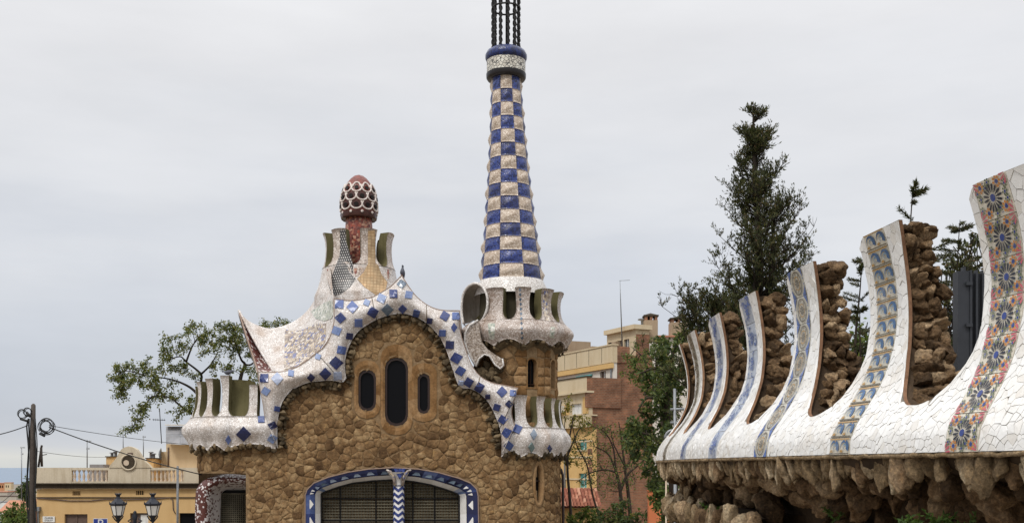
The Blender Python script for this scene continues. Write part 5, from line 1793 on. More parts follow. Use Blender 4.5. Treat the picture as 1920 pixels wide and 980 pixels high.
class Print:
    "flat glaze print of one tile: thin polygons laid on the tile face"
    def __init__(s, k, h0, h1): s.k, s.h0, s.h1 = k, h0, h1; s.mb = MB(); s.mats = []; s.n = 0
    def poly(s, pts, mat, lift=0):
        if mat not in s.mats: s.mats.append(mat)
        s.mb.cur = s.mats.index(mat)
        V = []
        for (x, y) in pts:
            x = min(max(x, -.49), .49); y = min(max(y, -.49), .49)
            V.append(WSK.pt(SK[s.k] + x*2*SW*-1, lerp(s.h0, s.h1, y + .5), TS + 0.0030 + 0.0006*lift))
        s.mb.add(V, [tuple(range(len(V)))])
    def flower(s, cx, cy, R, ri, n, mat, cen, asp=1.0, fat=0.75, rc=None):
        for i in range(n):
            g = 2*PI*i/n + 0.1; w = PI/n*fat
            pts = []
            for (rr_, dw) in ((ri, -.45), (R*.62, -1), (R*.9, -.85), (R, 0), (R*.9, .85), (R*.62, 1), (ri, .45)):
                pts.append((cx + rr_*math.cos(g + dw*w), cy + rr_*math.sin(g + dw*w)*asp))
            s.poly(pts, mat)
        rc = rc or ri*.75
        s.poly([(cx + rc*math.cos(2*PI*i/8), cy + rc*math.sin(2*PI*i/8)*asp) for i in range(8)], cen)
    def arc(s, cx, cy, r0, r1, a0, a1, mat, n=9, asp=1.0, lift=0, taper=False):
        o = []; inn = []
        for i in range(n + 1):
            g = math.radians(lerp(a0, a1, i/n)); t = (1 - i/n) if taper else 1
            rm = (r0 + r1)/2
            o.append((cx + lerp(rm, r1, t)*math.cos(g), cy + lerp(rm, r1, t)*math.sin(g)*asp)); inn.append((cx + lerp(rm, r0, t)*math.cos(g), cy + lerp(rm, r0, t)*math.sin(g)*asp))
        for i in range(n): s.poly([o[i], o[i+1], inn[i+1], inn[i]], mat, lift)
    def done(s, par):
        if s.mb.v: s.mb.build('tile_print', [D[m] for m in s.mats], par)
def floral(k, h0, h1):
    b = tile_base(k, h0, h1, D['cream'])
    p = Print(k, h0, h1); asp = 2*SW/(h1 - h0)
    p.flower(0, 0, .275, .10, 16, 'black', 'cobalt', asp, .6)
    for (x, y) in ((-.30, .33), (.22, .34), (.31, -.30), (-.22, -.33)): p.flower(x, y, .115, .055, 8, 'orange', 'cobalt', asp, .75)
    for (x, y) in ((-.36, .06), (.37, .05), (-.04, .40), (.03, -.40), (-.40, -.22), (.41, .24), (-.14, .28), (.14, -.28), (.40, -.12), (-.42, .22)): p.flower(x, y, .08, .035, 6, 'olive', 'cobalt', asp, .7)
    for i in range(12): p.poly([(.36*math.cos(2*PI*i/12) + .02*math.cos(t), .36*math.sin(2*PI*i/12)*asp + .02*math.sin(t)) for t in (0, 1.57, 3.14, 4.71)], 'cobalt')
    for x in (-.56, .56):
        p.flower(x, .5, .25, .08, 14, 'pink', 'red', asp, .6); p.flower(x, -.5, .25, .08, 14, 'pink', 'red', asp, .6)
    p.done(b)
def wave(k, h0, h1, v):
    b = tile_base(k, h0, h1, D['paper'] if v % 3 else D['cream'])
    p = Print(k, h0, h1); asp = 2*SW/(h1 - h0)*0.8
    p.poly([(-.49, .40), (.49, .40), (.49, .46), (-.49, .46)], 'ochre'); p.poly([(-.49, -.44), (.49, -.44), (.49, -.38), (-.49, -.38)], 'brown')
    for cx in (-.24, .26):
        p.arc(cx, -.04, .10, .25, -30, 200, 'wave', 10, asp, 0, True)
        p.arc(cx + .04, -.03, .05, .105, 10, 320, 'wave2', 8, asp, 1, True)
        p.poly([(cx - .21, -.34), (cx - .06, -.34), (cx - .09, -.18), (cx - .17, -.22)], 'ochre', 1)
        p.poly([(cx + .0, .36), (cx + .10, .36), (cx + .06, .26)], 'ochre')
    p.done(b)
def scroll(k, h0, h1):
    b = tile_base(k, h0, h1, D['paper'])
    p = Print(k, h0, h1); asp = 2*SW/(h1-h0)
    p.arc(0, 0, .30, .335, 0, 360, 'brown', 16, asp); p.arc(0, 0, .17, .20, 0, 360, 'ochre', 12, asp)
    p.flower(0, 0, .13, .03, 8, 'brown', 'brown', asp, .7)
    for i in range(8):
        g = 2*PI*i/8; p.arc(.245*math.cos(g), .245*math.sin(g)*asp, .02, .045, 0, 270, 'brown', 5, asp)
    for sx in (-1, 1):
        for sy in (-1, 1): p.poly([(sx*.49, sy*.49), (sx*.25, sy*.49), (sx*.40, sy*.30), (sx*.49, sy*.12)], 'bluemid')
    for y in (-.3, -.1, .1, .3): p.poly([(-.49, y - .04), (-.43, y), (-.49, y + .04)], 'bluemid'); p.poly([(.49, y - .04), (.43, y), (.49, y + .04)], 'bluemid')
    p.done(b)
def damask(k, h0, h1, bg, fg):
    b = tile_base(k, h0, h1, D[bg])
    p = Print(k, h0, h1); asp = 2*SW/(h1-h0)
    for i in range(20):
        cx, cy = rw.uniform(-.42, .42), rw.uniform(-.42, .42); R = rw.uniform(.07, .16); a0 = rw.uniform(0, 360)
        p.arc(cx, cy, R*.5, R, a0, a0 + rw.uniform(140, 300), fg, 7, asp, 0, True)
    p.flower(0, 0, .2, .06, 8, fg, fg, asp, .6)
    p.done(b)
def rows(n): return [(HW*i/n, HW*(i+1)/n) for i in range(n)]
# strip index 1 in SK is the first fully seen merlon (index 0 lies outside the frame)
for k in range(len(SK)):
    if k == 0: continue
    if k == 1:
        for h0, h1 in rows(7): floral(k, h0, h1)
    elif k == 2:
        for v, (h0, h1) in enumerate(rows(13)): wave(k, h0, h1, v)
    elif k == 3:
        for h0, h1 in rows(7): scroll(k, h0, h1)
    elif k == 4:
        for h0, h1 in rows(6): damask(k, h0, h1, 'bluebg', 'bluemid')
    elif k == 5:
        for h0, h1 in rows(6): damask(k, h0, h1, 'bluebg', 'bluemid')
    elif k == 6:
        for h0, h1 in rows(14): damask(k, h0, h1, 'paper', 'brown')
    else:
        for h0, h1 in rows(14): damask(k, h0, h1, 'paper', 'brown')
# ------------------------------------------------------------------ ground, sea
re_ = random.Random(33)
def ground_z(x, y):
    z = interp([(-50, 3.4), (15, 3.4), (23, 0.0), (95, 0.0), (180, -16.0), (420, -36.0), (1200, -62.0), (3000, -88.0), (7000, -97.0), (90000, -140.0)], y)
    return z
V = []; xs = [-60000, -8000, -2500, -900, -300, -120, -60, -30, -15, -6, 0, 6, 15, 30, 60, 120, 300, 900, 2500, 8000, 60000]
ys = [-400, -40, 0, 8, 15, 17, 19, 21, 23, 30, 45, 60, 80, 95, 120, 150, 180, 240, 320, 420, 700, 1200, 2000, 3000, 5000, 7000, 9000, 60000]
for y in ys:
    for x in xs: V.append((x, y, ground_z(x, y)))
M['ground'] = plaster('sandy_paving', (0.22, 0.19, 0.155), (0.6, 0.55, 0.5), 0.6, 0.4)
g = mk('ground', V, grid_faces(len(ys), len(xs)), M['ground'], None, True, origin=Vector((0, 0, 0))); tag(g, 'sandy ground falling away to the sea', kind='structure')
k = NT('sea_water', 0.35, 0.3)
k.col(k.mix(k.noise(0.0006, 4), (0.10, 0.15, 0.22), (0.16, 0.22, 0.30)))
k.bump(k.noise(0.02, 6), 0.3, 2.0); M['sea'] = k.m
sea = mk('sea', [(-120000, 6200, -94.5), (120000, 6200, -94.5), (120000, 150000, -94.5), (-120000, 150000, -94.5)], [(0, 1, 2, 3)], M['sea'], None, False); tag(sea, 'grey blue sea at the horizon', kind='structure')

# ------------------------------------------------------------------ ochre one-storey house on the left
M['ochre'] = plaster('ochre_plaster', (0.55, 0.37, 0.175), (0.74, 0.64, 0.52), 0.5, 0.6)
M['stucco'] = plaster('weathered_cream_stucco', (0.52, 0.45, 0.34), (0.5, 0.42, 0.32), 0.7, 0.8)
M['dirt_shade'] = plaster('dirty_shaded_cornice', (0.055, 0.042, 0.028), (0.35, 0.3, 0.25), 0.8, 1.5)  # near-black colour carries both grime and the cornice's deep shade
M['balus'] = plaster('terracotta_baluster_paint', (0.52, 0.42, 0.32), (0.6, 0.45, 0.35), 0.6, 2.0)
M['shutter'] = plain('brown_shutter', (0.10, 0.065, 0.05), 0.6)
M['wire'] = plain('black_cable', (0.012, 0.012, 0.012), 0.6)
M['wood'] = stone('weathered_pole_wood', [(0.3, (0.045, 0.038, 0.034)), (0.7, (0.10, 0.085, 0.075))], 3, 20, 0.4, 0.01)
M['galv'] = plain('galvanised_metal', (0.22, 0.23, 0.24), 0.45, 0.5)
M['whitepaint'] = plain('white_enamel', (0.62, 0.62, 0.60), 0.4)
M['signblue'] = plain('blue_sign_enamel', (0.02, 0.04, 0.24), 0.35)
HYd = 60.0
hs = thing('ochre_house', 'low ochre house with balustraded parapet and rounded pediment', 'house', (pxX(220, HYd), HYd, 0.0))
x0, x1 = pxX(69, HYd), pxX(400, HYd)
zc0, zc1 = pyZ(916, HYd), pyZ(905, HYd)
def wall_with_holes(mb, x0, x1, z0, z1, Y, holes, th=0.3):
    "front wall built round rectangular openings"
    xs = sorted({x0, x1} | {h[0] for h in holes} | {h[1] for h in holes}); zs = sorted({z0, z1} | {h[2] for h in holes} | {h[3] for h in holes})
    for a, b in zip(xs, xs[1:]):
        for c, d in zip(zs, zs[1:]):
            if any(h[0] <= a and b <= h[1] and h[2] <= c and d <= h[3] for h in holes): continue
            mb.add([(a, Y, c), (b, Y, c), (b, Y, d), (a, Y, d)], [(0, 1, 2, 3)])
    for h in holes:
        a, b, c, d = h
        mb.add([(a, Y, c), (b, Y, c), (b, Y, d), (a, Y, d), (a, Y+th, c), (b, Y+th, c), (b, Y+th, d), (a, Y+th, d)], [(0, 1, 5, 4), (1, 2, 6, 5), (2, 3, 7, 6), (3, 0, 4, 7)])
ops = [(pxX(121, HYd), pxX(164, HYd), 0.9, pyZ(963, HYd)), (pxX(244, HYd), pxX(278, HYd), 0.9, pyZ(961, HYd)), (pxX(336, HYd), pxX(372, HYd), 0.0, pyZ(961, HYd))]
vents = [(pxX(136, HYd), pxX(151, HYd), pyZ(928, HYd), pyZ(920, HYd)), (pxX(255, HYd), pxX(270, HYd), pyZ(927, HYd), pyZ(919, HYd))]
mb = MB(); wall_with_holes(mb, x0, x1, 0.0, zc0, HYd, ops + vents)
mb.box((x0, HYd + 0.32, 0), (x1, HYd + 9, zc0))
mb.build('wall', M['ochre'], hs)
for i, o_ in enumerate(ops):
    mb = MB(); mb.box((o_[0], HYd + 0.16, o_[2]), (o_[1], HYd + 0.2, o_[3]))
    w_ = mb.build('door' if i == 2 else 'window', M['shutter'] if i < 2 else M['glass'], hs)
    if i < 2:
        mb = MB(); xm = (o_[0]+o_[1])/2; mb.box((xm - .03, HYd + 0.12, o_[2]), (xm + .03, HYd + 0.158, o_[3])); mb.build('mullion', M['shutter'], w_)
        if i == 1:
            mb = MB(); mb.box((xm + 0.04, HYd + .13, o_[2]), (o_[1] - .03, HYd + .157, o_[3] - .1)); mb.build('blind', M['whitepaint'], w_)
for o_ in vents:
    mb = MB(); mb.box((o_[0], HYd + .1, o_[2]), (o_[1], HYd + .12, o_[3])); 
    v = mb.build('vent', M['dirt_shade'], hs)
    for t in range(4):
        mb = MB(); xx = lerp(o_[0], o_[1], (t + .5)/4); mb.box((xx - .015, HYd + .05, o_[2]), (xx + .015, HYd + .098, o_[3])); mb.build('vent_bar', M['ochre'], v)
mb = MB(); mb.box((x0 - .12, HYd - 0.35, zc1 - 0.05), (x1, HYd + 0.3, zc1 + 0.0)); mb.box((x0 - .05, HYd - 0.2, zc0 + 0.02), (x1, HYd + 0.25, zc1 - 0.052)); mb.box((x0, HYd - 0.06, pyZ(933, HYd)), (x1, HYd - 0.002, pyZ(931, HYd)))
mb.build('cornice', M['dirt_shade'], hs)
zp = pyZ(876, HYd)
mb = MB()
segs = [(x0, pxX(136, HYd)), (pxX(204, HYd), pxX(283, HYd)), (pxX(345, HYd), x1)]
for a, b in segs: mb.box((a, HYd - .12, zc1 + .002), (b, HYd + .12, zp))
for a, b in ((pxX(136, HYd), pxX(204, HYd)), (pxX(283, HYd), pxX(345, HYd))):
    mb.box((a + .001, HYd - .10, zp - .14), (b - .001, HYd + .10, zp - .002)); mb.box((a + .001, HYd - .10, zc1 + .002), (b - .001, HYd + .10, zc1 + .10))
mb.build('parapet', M['stucco'], hs)
for a, b in ((136, 204), (283, 345)):
    nB = 8
    for i in range(nB):
        xc = pxX(lerp(a, b, (i + .5)/nB), HYd); w2 = 0.055
        zb0, zb1 = zc1 + .10, zp - .14
        mb = MB(); mb.lathe([(0.075, zb0), (0.075, zb0 + .06), (0.04, zb0 + .10), (0.085, lerp(zb0, zb1, .42)), (0.045, lerp(zb0, zb1, .72)), (0.04, zb1 - .09), (0.085, zb1 - .05), (0.085, zb1)], xc, HYd, 10)
        mb.build('baluster', M['balus'], hs, True)
# rounded pediment with a medallion
pts = [(204, 876), (207, 870), (213, 864), (219, 856), (223, 848), (227, 842), (233, 838), (241, 836), (249, 838), (256, 842), (261, 849), (265, 856), (271, 864), (278, 870), (283, 876)]
n = len(pts)
V = [P(x, y, HYd - .16) for x, y in pts] + [P(x, y, HYd - .16) + Vector((0, .36, 0)) for x, y in pts]
ped = mk('pediment', V, [tuple(range(n))[::-1], tuple(range(n, 2*n))] + [(i, (i+1) % n, n + (i+1) % n, n + i) for i in range(n)], M['stucco'], hs, False)
c = P(241, 866, HYd - .16)
mb = MB(); mb.tube([c + Vector((.42*math.cos(t), -.02, .42*math.sin(t))) for t in [2*PI*i/24 for i in range(25)]], .05, 6, False); mb.build('medallion_ring', M['stucco'], ped, True)
mb = MB(); mb.add([c + Vector((.36*math.cos(t), -.012, .36*math.sin(t))) for t in [2*PI*i/20 for i in range(20)]], [tuple(range(20))]); mb.build('medallion', M['dirt_shade'], ped)
mb = MB(); mb.add([c + Vector((-.12 + .16*math.cos(t), -.03, -.03 + .16*math.sin(t))) for t in [2*PI*i/14 for i in range(14)]], [tuple(range(14))]); mb.build('medallion_relief', M['balus'], ped)
mb = MB(); mb.box(tuple(P(239, 853, HYd - .19)), tuple(P(249, 848, HYd - .163))); mb.build('medallion_plaque', M['shutter'], ped)
# cables clipped to the wall, meter box, name plate
for pts in ([(70, 933), (95, 935), (130, 938), (170, 938), (200, 935), (240, 936), (300, 934), (318, 932), (324, 936), (325, 955), (329, 962)],):
    mb = MB(); mb.tube([P(x, y, HYd - .05) for x, y in pts], .03, 5); mb.build('wall_cable', M['shutter'], hs, True)
mb = MB(); mb.box((pxX(70, HYd), HYd - .25, pyZ(957, HYd)), (pxX(77, HYd), HYd - .003, pyZ(949, HYd))); mb.box((pxX(72, HYd), HYd - .12, pyZ(985, HYd)), (pxX(74, HYd), HYd - .003, pyZ(957, HYd) - .002)); mb.build('meter_box', M['galv'], hs)
def text_mesh(name, s, size, loc, mat, parent, depth=0.004):
    cu = bpy.data.curves.new(name, 'FONT'); cu.body = s; cu.size = size; cu.align_x = 'CENTER'; cu.align_y = 'CENTER'; cu.extrude = depth
    o = bpy.data.objects.new(name + '_tmp', cu); COL.objects.link(o)
    dg = bpy.context.evaluated_depsgraph_get()
    me = bpy.data.meshes.new_from_object(o.evaluated_get(dg))
    bpy.data.objects.remove(o); 
    me.materials.clear(); me.materials.append(mat)
    ob = inst(name, me, loc, (PI/2, 0, 0), (1, 1, 1), parent)
    return ob
pl = MB(); a, b = P(80, 978, HYd - .06), P(103, 967, HYd - .03); pl.box(tuple(a), tuple(b))
plate = pl.build('street_plate', M['whitepaint'], None); tag(plate, 'small white street name plate on the ochre wall', 'sign')
M['ink'] = plain('dark_lettering', (0.05, 0.05, 0.06), 0.6)
text_mesh('lettering', 'CARRER', .13, P(91.5, 970.4, HYd - .066), M['ink'], plate)
text_mesh('lettering', "D'OLOT", .13, P(91.5, 974.8, HYd - .066), M['ink'], plate)
# parking sign
PY = 45.0
ps = thing('parking_sign', 'square blue parking sign with white letter P on a post', 'sign', (pxX(188, PY), PY, 0))
mb = MB(); a, b = P(175, 1010, PY), P(202, 971, PY); mb.box((a.x, PY - .02, b.z - .62), (b.x, PY, b.z)); mb.build('sign_panel', M['whitepaint'], ps)
mb = MB(); mb.box((a.x + .02, PY - .024, b.z - .60), (b.x - .02, PY - .021, b.z - .02)); mb.build('sign_face', M['signblue'], ps)
text_mesh('sign_letter', 'P', .52, (pxX(188.5, PY), PY - .03, b.z - .235), M['whitepaint'], ps)
mb = MB(); mb.tube([(pxX(188, PY), PY + .04, 0), (pxX(188, PY), PY + .04, b.z - .05)], .03, 8); mb.build('post', M['galv'], ps, True)
# slim grey post in front of the house
mb = MB(); q = P(333, 873, 50); mb.tube([(q.x, 50, 0), (q.x, 50, q.z)], [.06, .055], 8)
o_ = mb.build('slim_post', M['galv'], None, True); tag(o_, 'slim plain grey metal post in front of the ochre house', 'post')

# ------------------------------------------------------------------ lantern post
LY = 31.0
M['lampblack'] = plain('black_lamp_iron', (0.012, 0.014, 0.022), 0.4, 0.2)
k = NT('milky_lamp_glass', 0.3, 0.4); k.col((0.60, 0.58, 0.54)); M['milk'] = k.m
lamp = thing('lamp_post', 'black iron lamp post carrying two hexagonal lanterns', 'street lamp', (pxX(253, LY), LY, 0))
q = pxX(253, LY)
mb = MB(); mb.lathe([(0.16, 0), (0.16, .3), (0.09, .5), (0.07, 1.2), (0.055, 2.6), (0.05, pyZ(975, LY)), (0.08, pyZ(966, LY)), (0.04, pyZ(962, LY)), (0.055, pyZ(959.5, LY)), (0.005, pyZ(956, LY))], q, LY, 12); mb.build('post', M['lampblack'], lamp, True)
for s_ in (-1, 1):
    mb = MB(); mb.tube([(q + s_*x, LY, pyZ(y, LY)) for x, y in ((0.03, 985), (.12, 979), (.2, 976), (.1, 971))], .02, 6); mb.build('scroll', M['lampblack'], lamp, True)
for xc in (221.5, 286.5):
    X = pxX(xc, LY); Z = lambda y: pyZ(y, LY)
    mb = MB()
    mb.lathe([(0.21, Z(947)), (0.235, Z(945)), (0.235, Z(943)), (0.15, Z(938.5)), (0.075, Z(934)), (0.055, Z(931)), (0.055, Z(929)), (0.085, Z(926)), (0.075, Z(924.8)), (0.01, Z(924))], X, LY, 6)
    cap = mb.build('lantern_cap', M['lampblack'], lamp)
    for t in range(6):
        g = 2*PI*t/6; mb = MB()
        mb.tube([(X + .22*math.sin(g), LY - .22*math.cos(g), Z(945)), (X + .245*math.sin(g), LY - .245*math.cos(g), Z(938.5))], [.03, .004], 5); mb.build('cap_spike', M['lampblack'], cap)
        mb = MB(); mb.tube([(X + .075*math.sin(g), LY - .075*math.cos(g), Z(926)), (X + .095*math.sin(g), LY - .095*math.cos(g), Z(922.5))], [.018, .003], 4); mb.build('crown_spike', M['lampblack'], cap)
    mb = MB(); mb.lathe([(0.125, Z(966)), (0.20, Z(947.2))], X, LY, 6); gl = mb.build('lantern_glass', M['milk'], lamp)
    for t in range(6):
        g = 2*PI*t/6; mb = MB(); mb.tube([(X + .127*math.sin(g), LY - .127*math.cos(g), Z(966)), (X + .203*math.sin(g), LY - .203*math.cos(g), Z(947))], .012, 4); mb.build('glazing_bar', M['lampblack'], gl)
    mb = MB(); mb.lathe([(0.13, Z(966)), (0.135, Z(965)), (0.12, Z(964.5))], X, LY, 6)
    mb.lathe([(0.125, Z(966)), (0.06, Z(972)), (0.03, Z(977)), (.03, Z(982))], X, LY, 6); mb.build('lantern_base', M['lampblack'], lamp)
    for s_ in (-1, 1):
        mb = MB(); mb.tube([(X + s_*.03, LY - .02, Z(977)), (X + s_*.10, LY - .02, Z(972)), (X + s_*.155, LY - .02, Z(967)), (X + s_*.12, LY - .02, Z(965.5))], .02, 5); mb.build('lantern_scroll', M['lampblack'], lamp, True)
    mb = MB(); mb.tube([(X, LY, Z(980)), (X + (q - X)*.35, LY, Z(992)), (q, LY, Z(1000))], .028, 6); mb.build('arm', M['lampblack'], lamp, True)

# ------------------------------------------------------------------ utility pole with cable coils, overhead cables
UY = 42.0
up = thing('utility_pole', 'weathered wooden utility pole with coiled black cables', 'utility pole', (pxX(60.5, UY), UY, 0))
mb = MB(); mb.tube([(pxX(60, UY), UY, 0), (pxX(61.5, UY), UY, pyZ(800, UY)), (pxX(62.5, UY), UY, pyZ(759, UY)), (pxX(62.8, UY), UY, pyZ(756, UY))], [.155, .105, .085, .03], 12); mb.build('pole', M['wood'], up, True)
def coil(cx, cy, R, n, parent, th=.014, tilt=.3):
    pts = []
    for i in range(n*20 + 1):
        g = 2*PI*i/20; k_ = .80 + .2*math.sin(i*.37) * .7
        pts.append(P(cx + R*k_*math.cos(g) + 1.2*math.sin(i*.11), cy + R*1.0*k_*math.sin(g), UY - .16 + .10*math.sin(g + i*.05)))
    mb = MB(); mb.tube(pts, th, 5); mb.build('cable_coil', M['wire'], parent, True)
coil(87, 799, 17, 5, up); coil(84, 798, 12, 2, up); coil(41, 776, 10, 3, up); coil(51, 772, 9, 3, up)
for (a, b) in (((74, 804), (88, 811)), ((74, 812), (84, 817)), ((50, 772), (57, 781)), ((38, 785), (52, 789))):
    mb = MB(); mb.tube([P(*a, UY - .2), P(*b, UY - .2)], [.045, .05], 6); mb.build('splice_box', M['wire'], up, True)
for off, w in ((-8.5, .03), (-7, .03), (6.5, .03), (7.8, .02)):
    pts = [P(60 + off*(1.0 + .25*math.sin(y*.045 + off)), y, UY - .1) for y in range(786, 1061, 12)]
    pts[0] = P(60 + off*.8, 784, UY - .1)
    mb = MB(); mb.tube(pts, w, 5); mb.build('down_cable', M['wire'], up, True)
def cable(a, b, sag, r_, label, n=16):
    pts = []
    for i in range(n + 1):
        t = i/n; q = a.lerp(b, t); q.z -= sag*4*t*(1-t); pts.append(q)
    mb = MB(); mb.tube(pts, r_, 5)
    o = mb.build('overhead_cable', M['wire'], None, True); tag(o, label, 'cable'); return o
cable(P(92, 800, UY - .15), P(378, 889, 41.2), .12, .022, 'thick black cable from the pole to the gatehouse corner')
cable(P(92, 797, UY - .1), P(420, 838, 60.0), .12, .012, 'thin black cable from the pole to the cream house')
cable(P(52, 797, UY - .15), P(-60, 822, 39.0), .1, .02, 'black cable leaving the pole away from the ochre house')
cable(P(-40, 972, 60.0), P(58, 893, UY), .1, .012, 'slack black cable rising to the pole from below')
cable(P(62, 844, UY), P(205, 856, 66), .1, .010, 'hair-thin cable running from the pole to the roof huts')

# ------------------------------------------------------------------ things behind the ochre house
CY = 67.0
M['creamwall'] = plaster('cream_plaster', (0.55, 0.44, 0.29), (0.75, 0.66, 0.55), 0.4, 0.5)
ch = thing('cream_house', 'cream plastered house with tilted grey corrugated shed roof', 'house', (pxX(345, CY), CY, 0))
mb = MB(); mb.box((pxX(316, CY), CY, 0), (pxX(420, CY), CY + 6, pyZ(833, CY))); mb.box((pxX(299, CY), CY + .3, 0), (pxX(315.8, CY), CY + 5, pyZ(846, CY))); mb.box((pxX(299, CY), CY + 1.3, 0), (pxX(309, CY), CY + 4, pyZ(831, CY))); mb.build('wall', M['creamwall'], ch)
M['sheet'] = plain('grey_roof_sheet', (0.20, 0.20, 0.21), 0.6, var=.3, nscale=1.5)
for i in range(4):
    for j in range(2):
        a, b = lerp(311, 420, i/4) , lerp(311, 420, (i+1)/4) - .6
        y0, y1 = (799, 814) if j == 0 else (815, 831)
        V = [P(a, y0, CY - .2 + .6*(1 - j)), P(b, y0, CY - .2 + .6*(1-j)), P(b, y1, CY - .8 + .6*(1-j)), P(a, y1, CY - .8 + .6*(1-j))]
        mk('roof_sheet', V + [v + Vector((0, .05, -.02)) for v in V], [(0, 1, 2, 3), (0, 4, 5, 1), (1, 5, 6, 2), (2, 6, 7, 3), (3, 7, 4, 0)], M['sheet'], ch, False)
mb = MB(); mb.box((pxX(310, CY), CY - .1, pyZ(797, CY)), (pxX(420, CY), CY + .5, pyZ(795, CY))); mb.build('roof_capping', M['whitepaint'], ch)
mb = MB(); V0 = P(316, 834, CY); mb.tube([P(315.5, 838, CY - .03), P(315.5, 875, CY - .03)], .05, 6); mb.build('down_pipe', M['shutter'], ch, True)
mb = MB()
c = P(297.5, 851, CY + .1)
V = [c + Vector((.02 + .16*(q_**2), -.1, 0)) + Vector((-.1*math.cos(t)*q_*.6, .35*math.cos(t)*q_, .40*math.sin(t)*q_)) for q_ in (.05, .5, 1) for t in [2*PI*i/16 for i in range(16)]]
mk('satellite_dish', V, [(k_*16 + i, k_*16 + (i+1) % 16, (k_+1)*16 + (i+1) % 16, (k_+1)*16 + i) for k_ in range(2) for i in range(16)], M['galv'], ch, True)
mb = MB(); mb.tube([P(299, 765, CY + 1), P(303, 831, CY + 1)], .028, 6); mb.tube([P(286, 786, CY + 1), P(310, 787, CY + 1)], .02, 5)
for t in range(6): mb.tube([P(288 + 4*t, 784, CY + 1.0), P(288 + 4*t, 788.5, CY + 1.0)], .012, 4)
mb.build('antenna_mast', M['iron'], ch, True)
def hut(xa, xb, yt, label, pots):
    h = thing('roof_hut', label, 'roof hut', (pxX((xa+xb)/2, 66), 66, 0))
    mb = MB(); mb.box((pxX(xa, 66), 66, 0), (pxX(xb, 66), 68, pyZ(yt, 66))); mb.build('wall', M['ochre'], h)
    mb = MB(); mb.box((pxX(xa - 1, 66), 65.9, pyZ(yt, 66)), (pxX(xb + 1, 66), 68.1, pyZ(yt - 1.5, 66))); mb.build('roof', M['dirt_shade'], h)
    for x, y in pots:
        mb = MB(); mb.lathe([(0.10, pyZ(yt, 66)), (0.09, pyZ(y + 2, 66)), (0.17, pyZ(y + 1.5, 66)), (0.15, pyZ(y, 66)), (0.01, pyZ(y - .5, 66))], pxX(x, 66), 66.8, 8); mb.build('chimney_pot', M['sheet'], h, True)
hut(199, 214, 856, 'small yellow roof hut left of the rounded pediment', ((201, 847), (208, 845)))
hut(274, 288, 859, 'small yellow roof hut right of the rounded pediment', ((271 + 4, 846), (280, 849)))
mb = MB(); mb.box((pxX(180, 66), 65, 0), (pxX(205, 66), 69, pyZ(870, 66))); o_ = mb.build('skylight_box', M['sheet'], None); tag(o_, 'low grey skylight box behind the parapet', 'skylight')
def antenna(x, y0, y1, Y, bars, label):
    a = thing('tv_antenna', label, 'antenna', P(x, y1, Y), None)
    mb = MB(); mb.tube([P(x, y0, Y), P(x, y1, Y)], .035, 5); mb.build('mast', M['galv'], a, True)
    for (yb, w) in bars:
        mb = MB(); mb.tube([P(x - w*.3, yb, Y), P(x + w, yb + .6, Y)], .018, 4)
        for t in range(4): xx = lerp(x - w*.3, x + w, t/3); mb.tube([P(xx, yb - 1.6, Y), P(xx, yb + 1.8, Y)], .012, 4)
        mb.build('aerial', M['galv'], a, True)
antenna(163.5, 824, 876, 66, ((826, 7), (840, 4)), 'tv antenna on the parapet left of the pediment')
antenna(269, 816, 860, 75, ((818, 4),), 'short tv antenna behind the right roof hut')
antenna(231, 813, 850, 80, ((815, 4),), 'faint tv antenna above the rounded pediment')
antenna(40.5, 838, 935, 75, ((838, 6), (850, 3)), 'tall tv antenna against the sea by the utility pole')
mb = MB(); mb.tube([P(72, 875, 62), P(78, 836, 62), P(78.6, 834, 62)], .06, 6); mb.tube([P(78.5, 874, 62), P(77, 838, 62)], .07, 6); mb.tube([P(77, 853, 62), P(88, 851, 62)], .025, 5)
o_ = mb.build('leaning_stay_post', M['wood'], None, True); tag(o_, 'leaning wooden stay post with short arm on the parapet', 'post')

# ------------------------------------------------------------------ far town towards the sea
def far_house(xa, xb, yt, yb, Y, wall, roof, label, kind='flat', wins_=()):
    h = thing('town_house', label, 'house', (pxX((xa+xb)/2, Y), Y, ground_z(0, Y)))
    zb = min(ground_z(0, Y), pyZ(yb, Y)) - .5
    d = (pxX(xb, Y) - pxX(xa, Y))*.8
    mb = MB(); mb.box((pxX(xa, Y), Y, zb), (pxX(xb, Y), Y + d, pyZ(yt, Y))); mb.build('wall', wall, h)
    if kind == 'flat':
        mb = MB(); e = (pxX(xb, Y) - pxX(xa, Y))*.02; mb.box((pxX(xa, Y) - e, Y - e, pyZ(yt, Y)), (pxX(xb, Y) + e, Y + d, pyZ(yt - 1.6, Y))); mb.build('roof', roof, h)
    else:
        mb = MB(); a, b = pxX(xa, Y) - .3, pxX(xb, Y) + .3; z0 = pyZ(yt, Y); z1 = pyZ(kind, Y)
        mb.add([(a, Y - .4, z0), (b, Y - .4, z0), (b, Y + d, z1), (a, Y + d, z1), (a, Y - .4, z0 - .2), (b, Y - .4, z0 - .2), (b, Y + d, z1 - .2), (a, Y + d, z1 - .2)], [(0, 1, 2, 3), (0, 4, 5, 1), (1, 5, 6, 2), (3, 2, 6, 7), (0, 3, 7, 4)])
        mb.build('roof', roof, h)
    for (x0_, x1_, y0_, y1_) in wins_:
        mb = MB(); mb.box((pxX(x0_, Y), Y - .05, pyZ(y1_, Y)), (pxX(x1_, Y), Y - .01, pyZ(y0_, Y))); mb.build('window', M['glass'], h)
M['orangewall'] = plaster('orange_far_wall', (0.48, 0.24, 0.13), amt=.4); M['rooftile'] = plaster('terracotta_far_roof', (0.42, 0.20, 0.13), amt=.5, scale=2); M['greywall'] = plaster('pale_far_wall', (0.42, 0.38, 0.32), amt=.5)
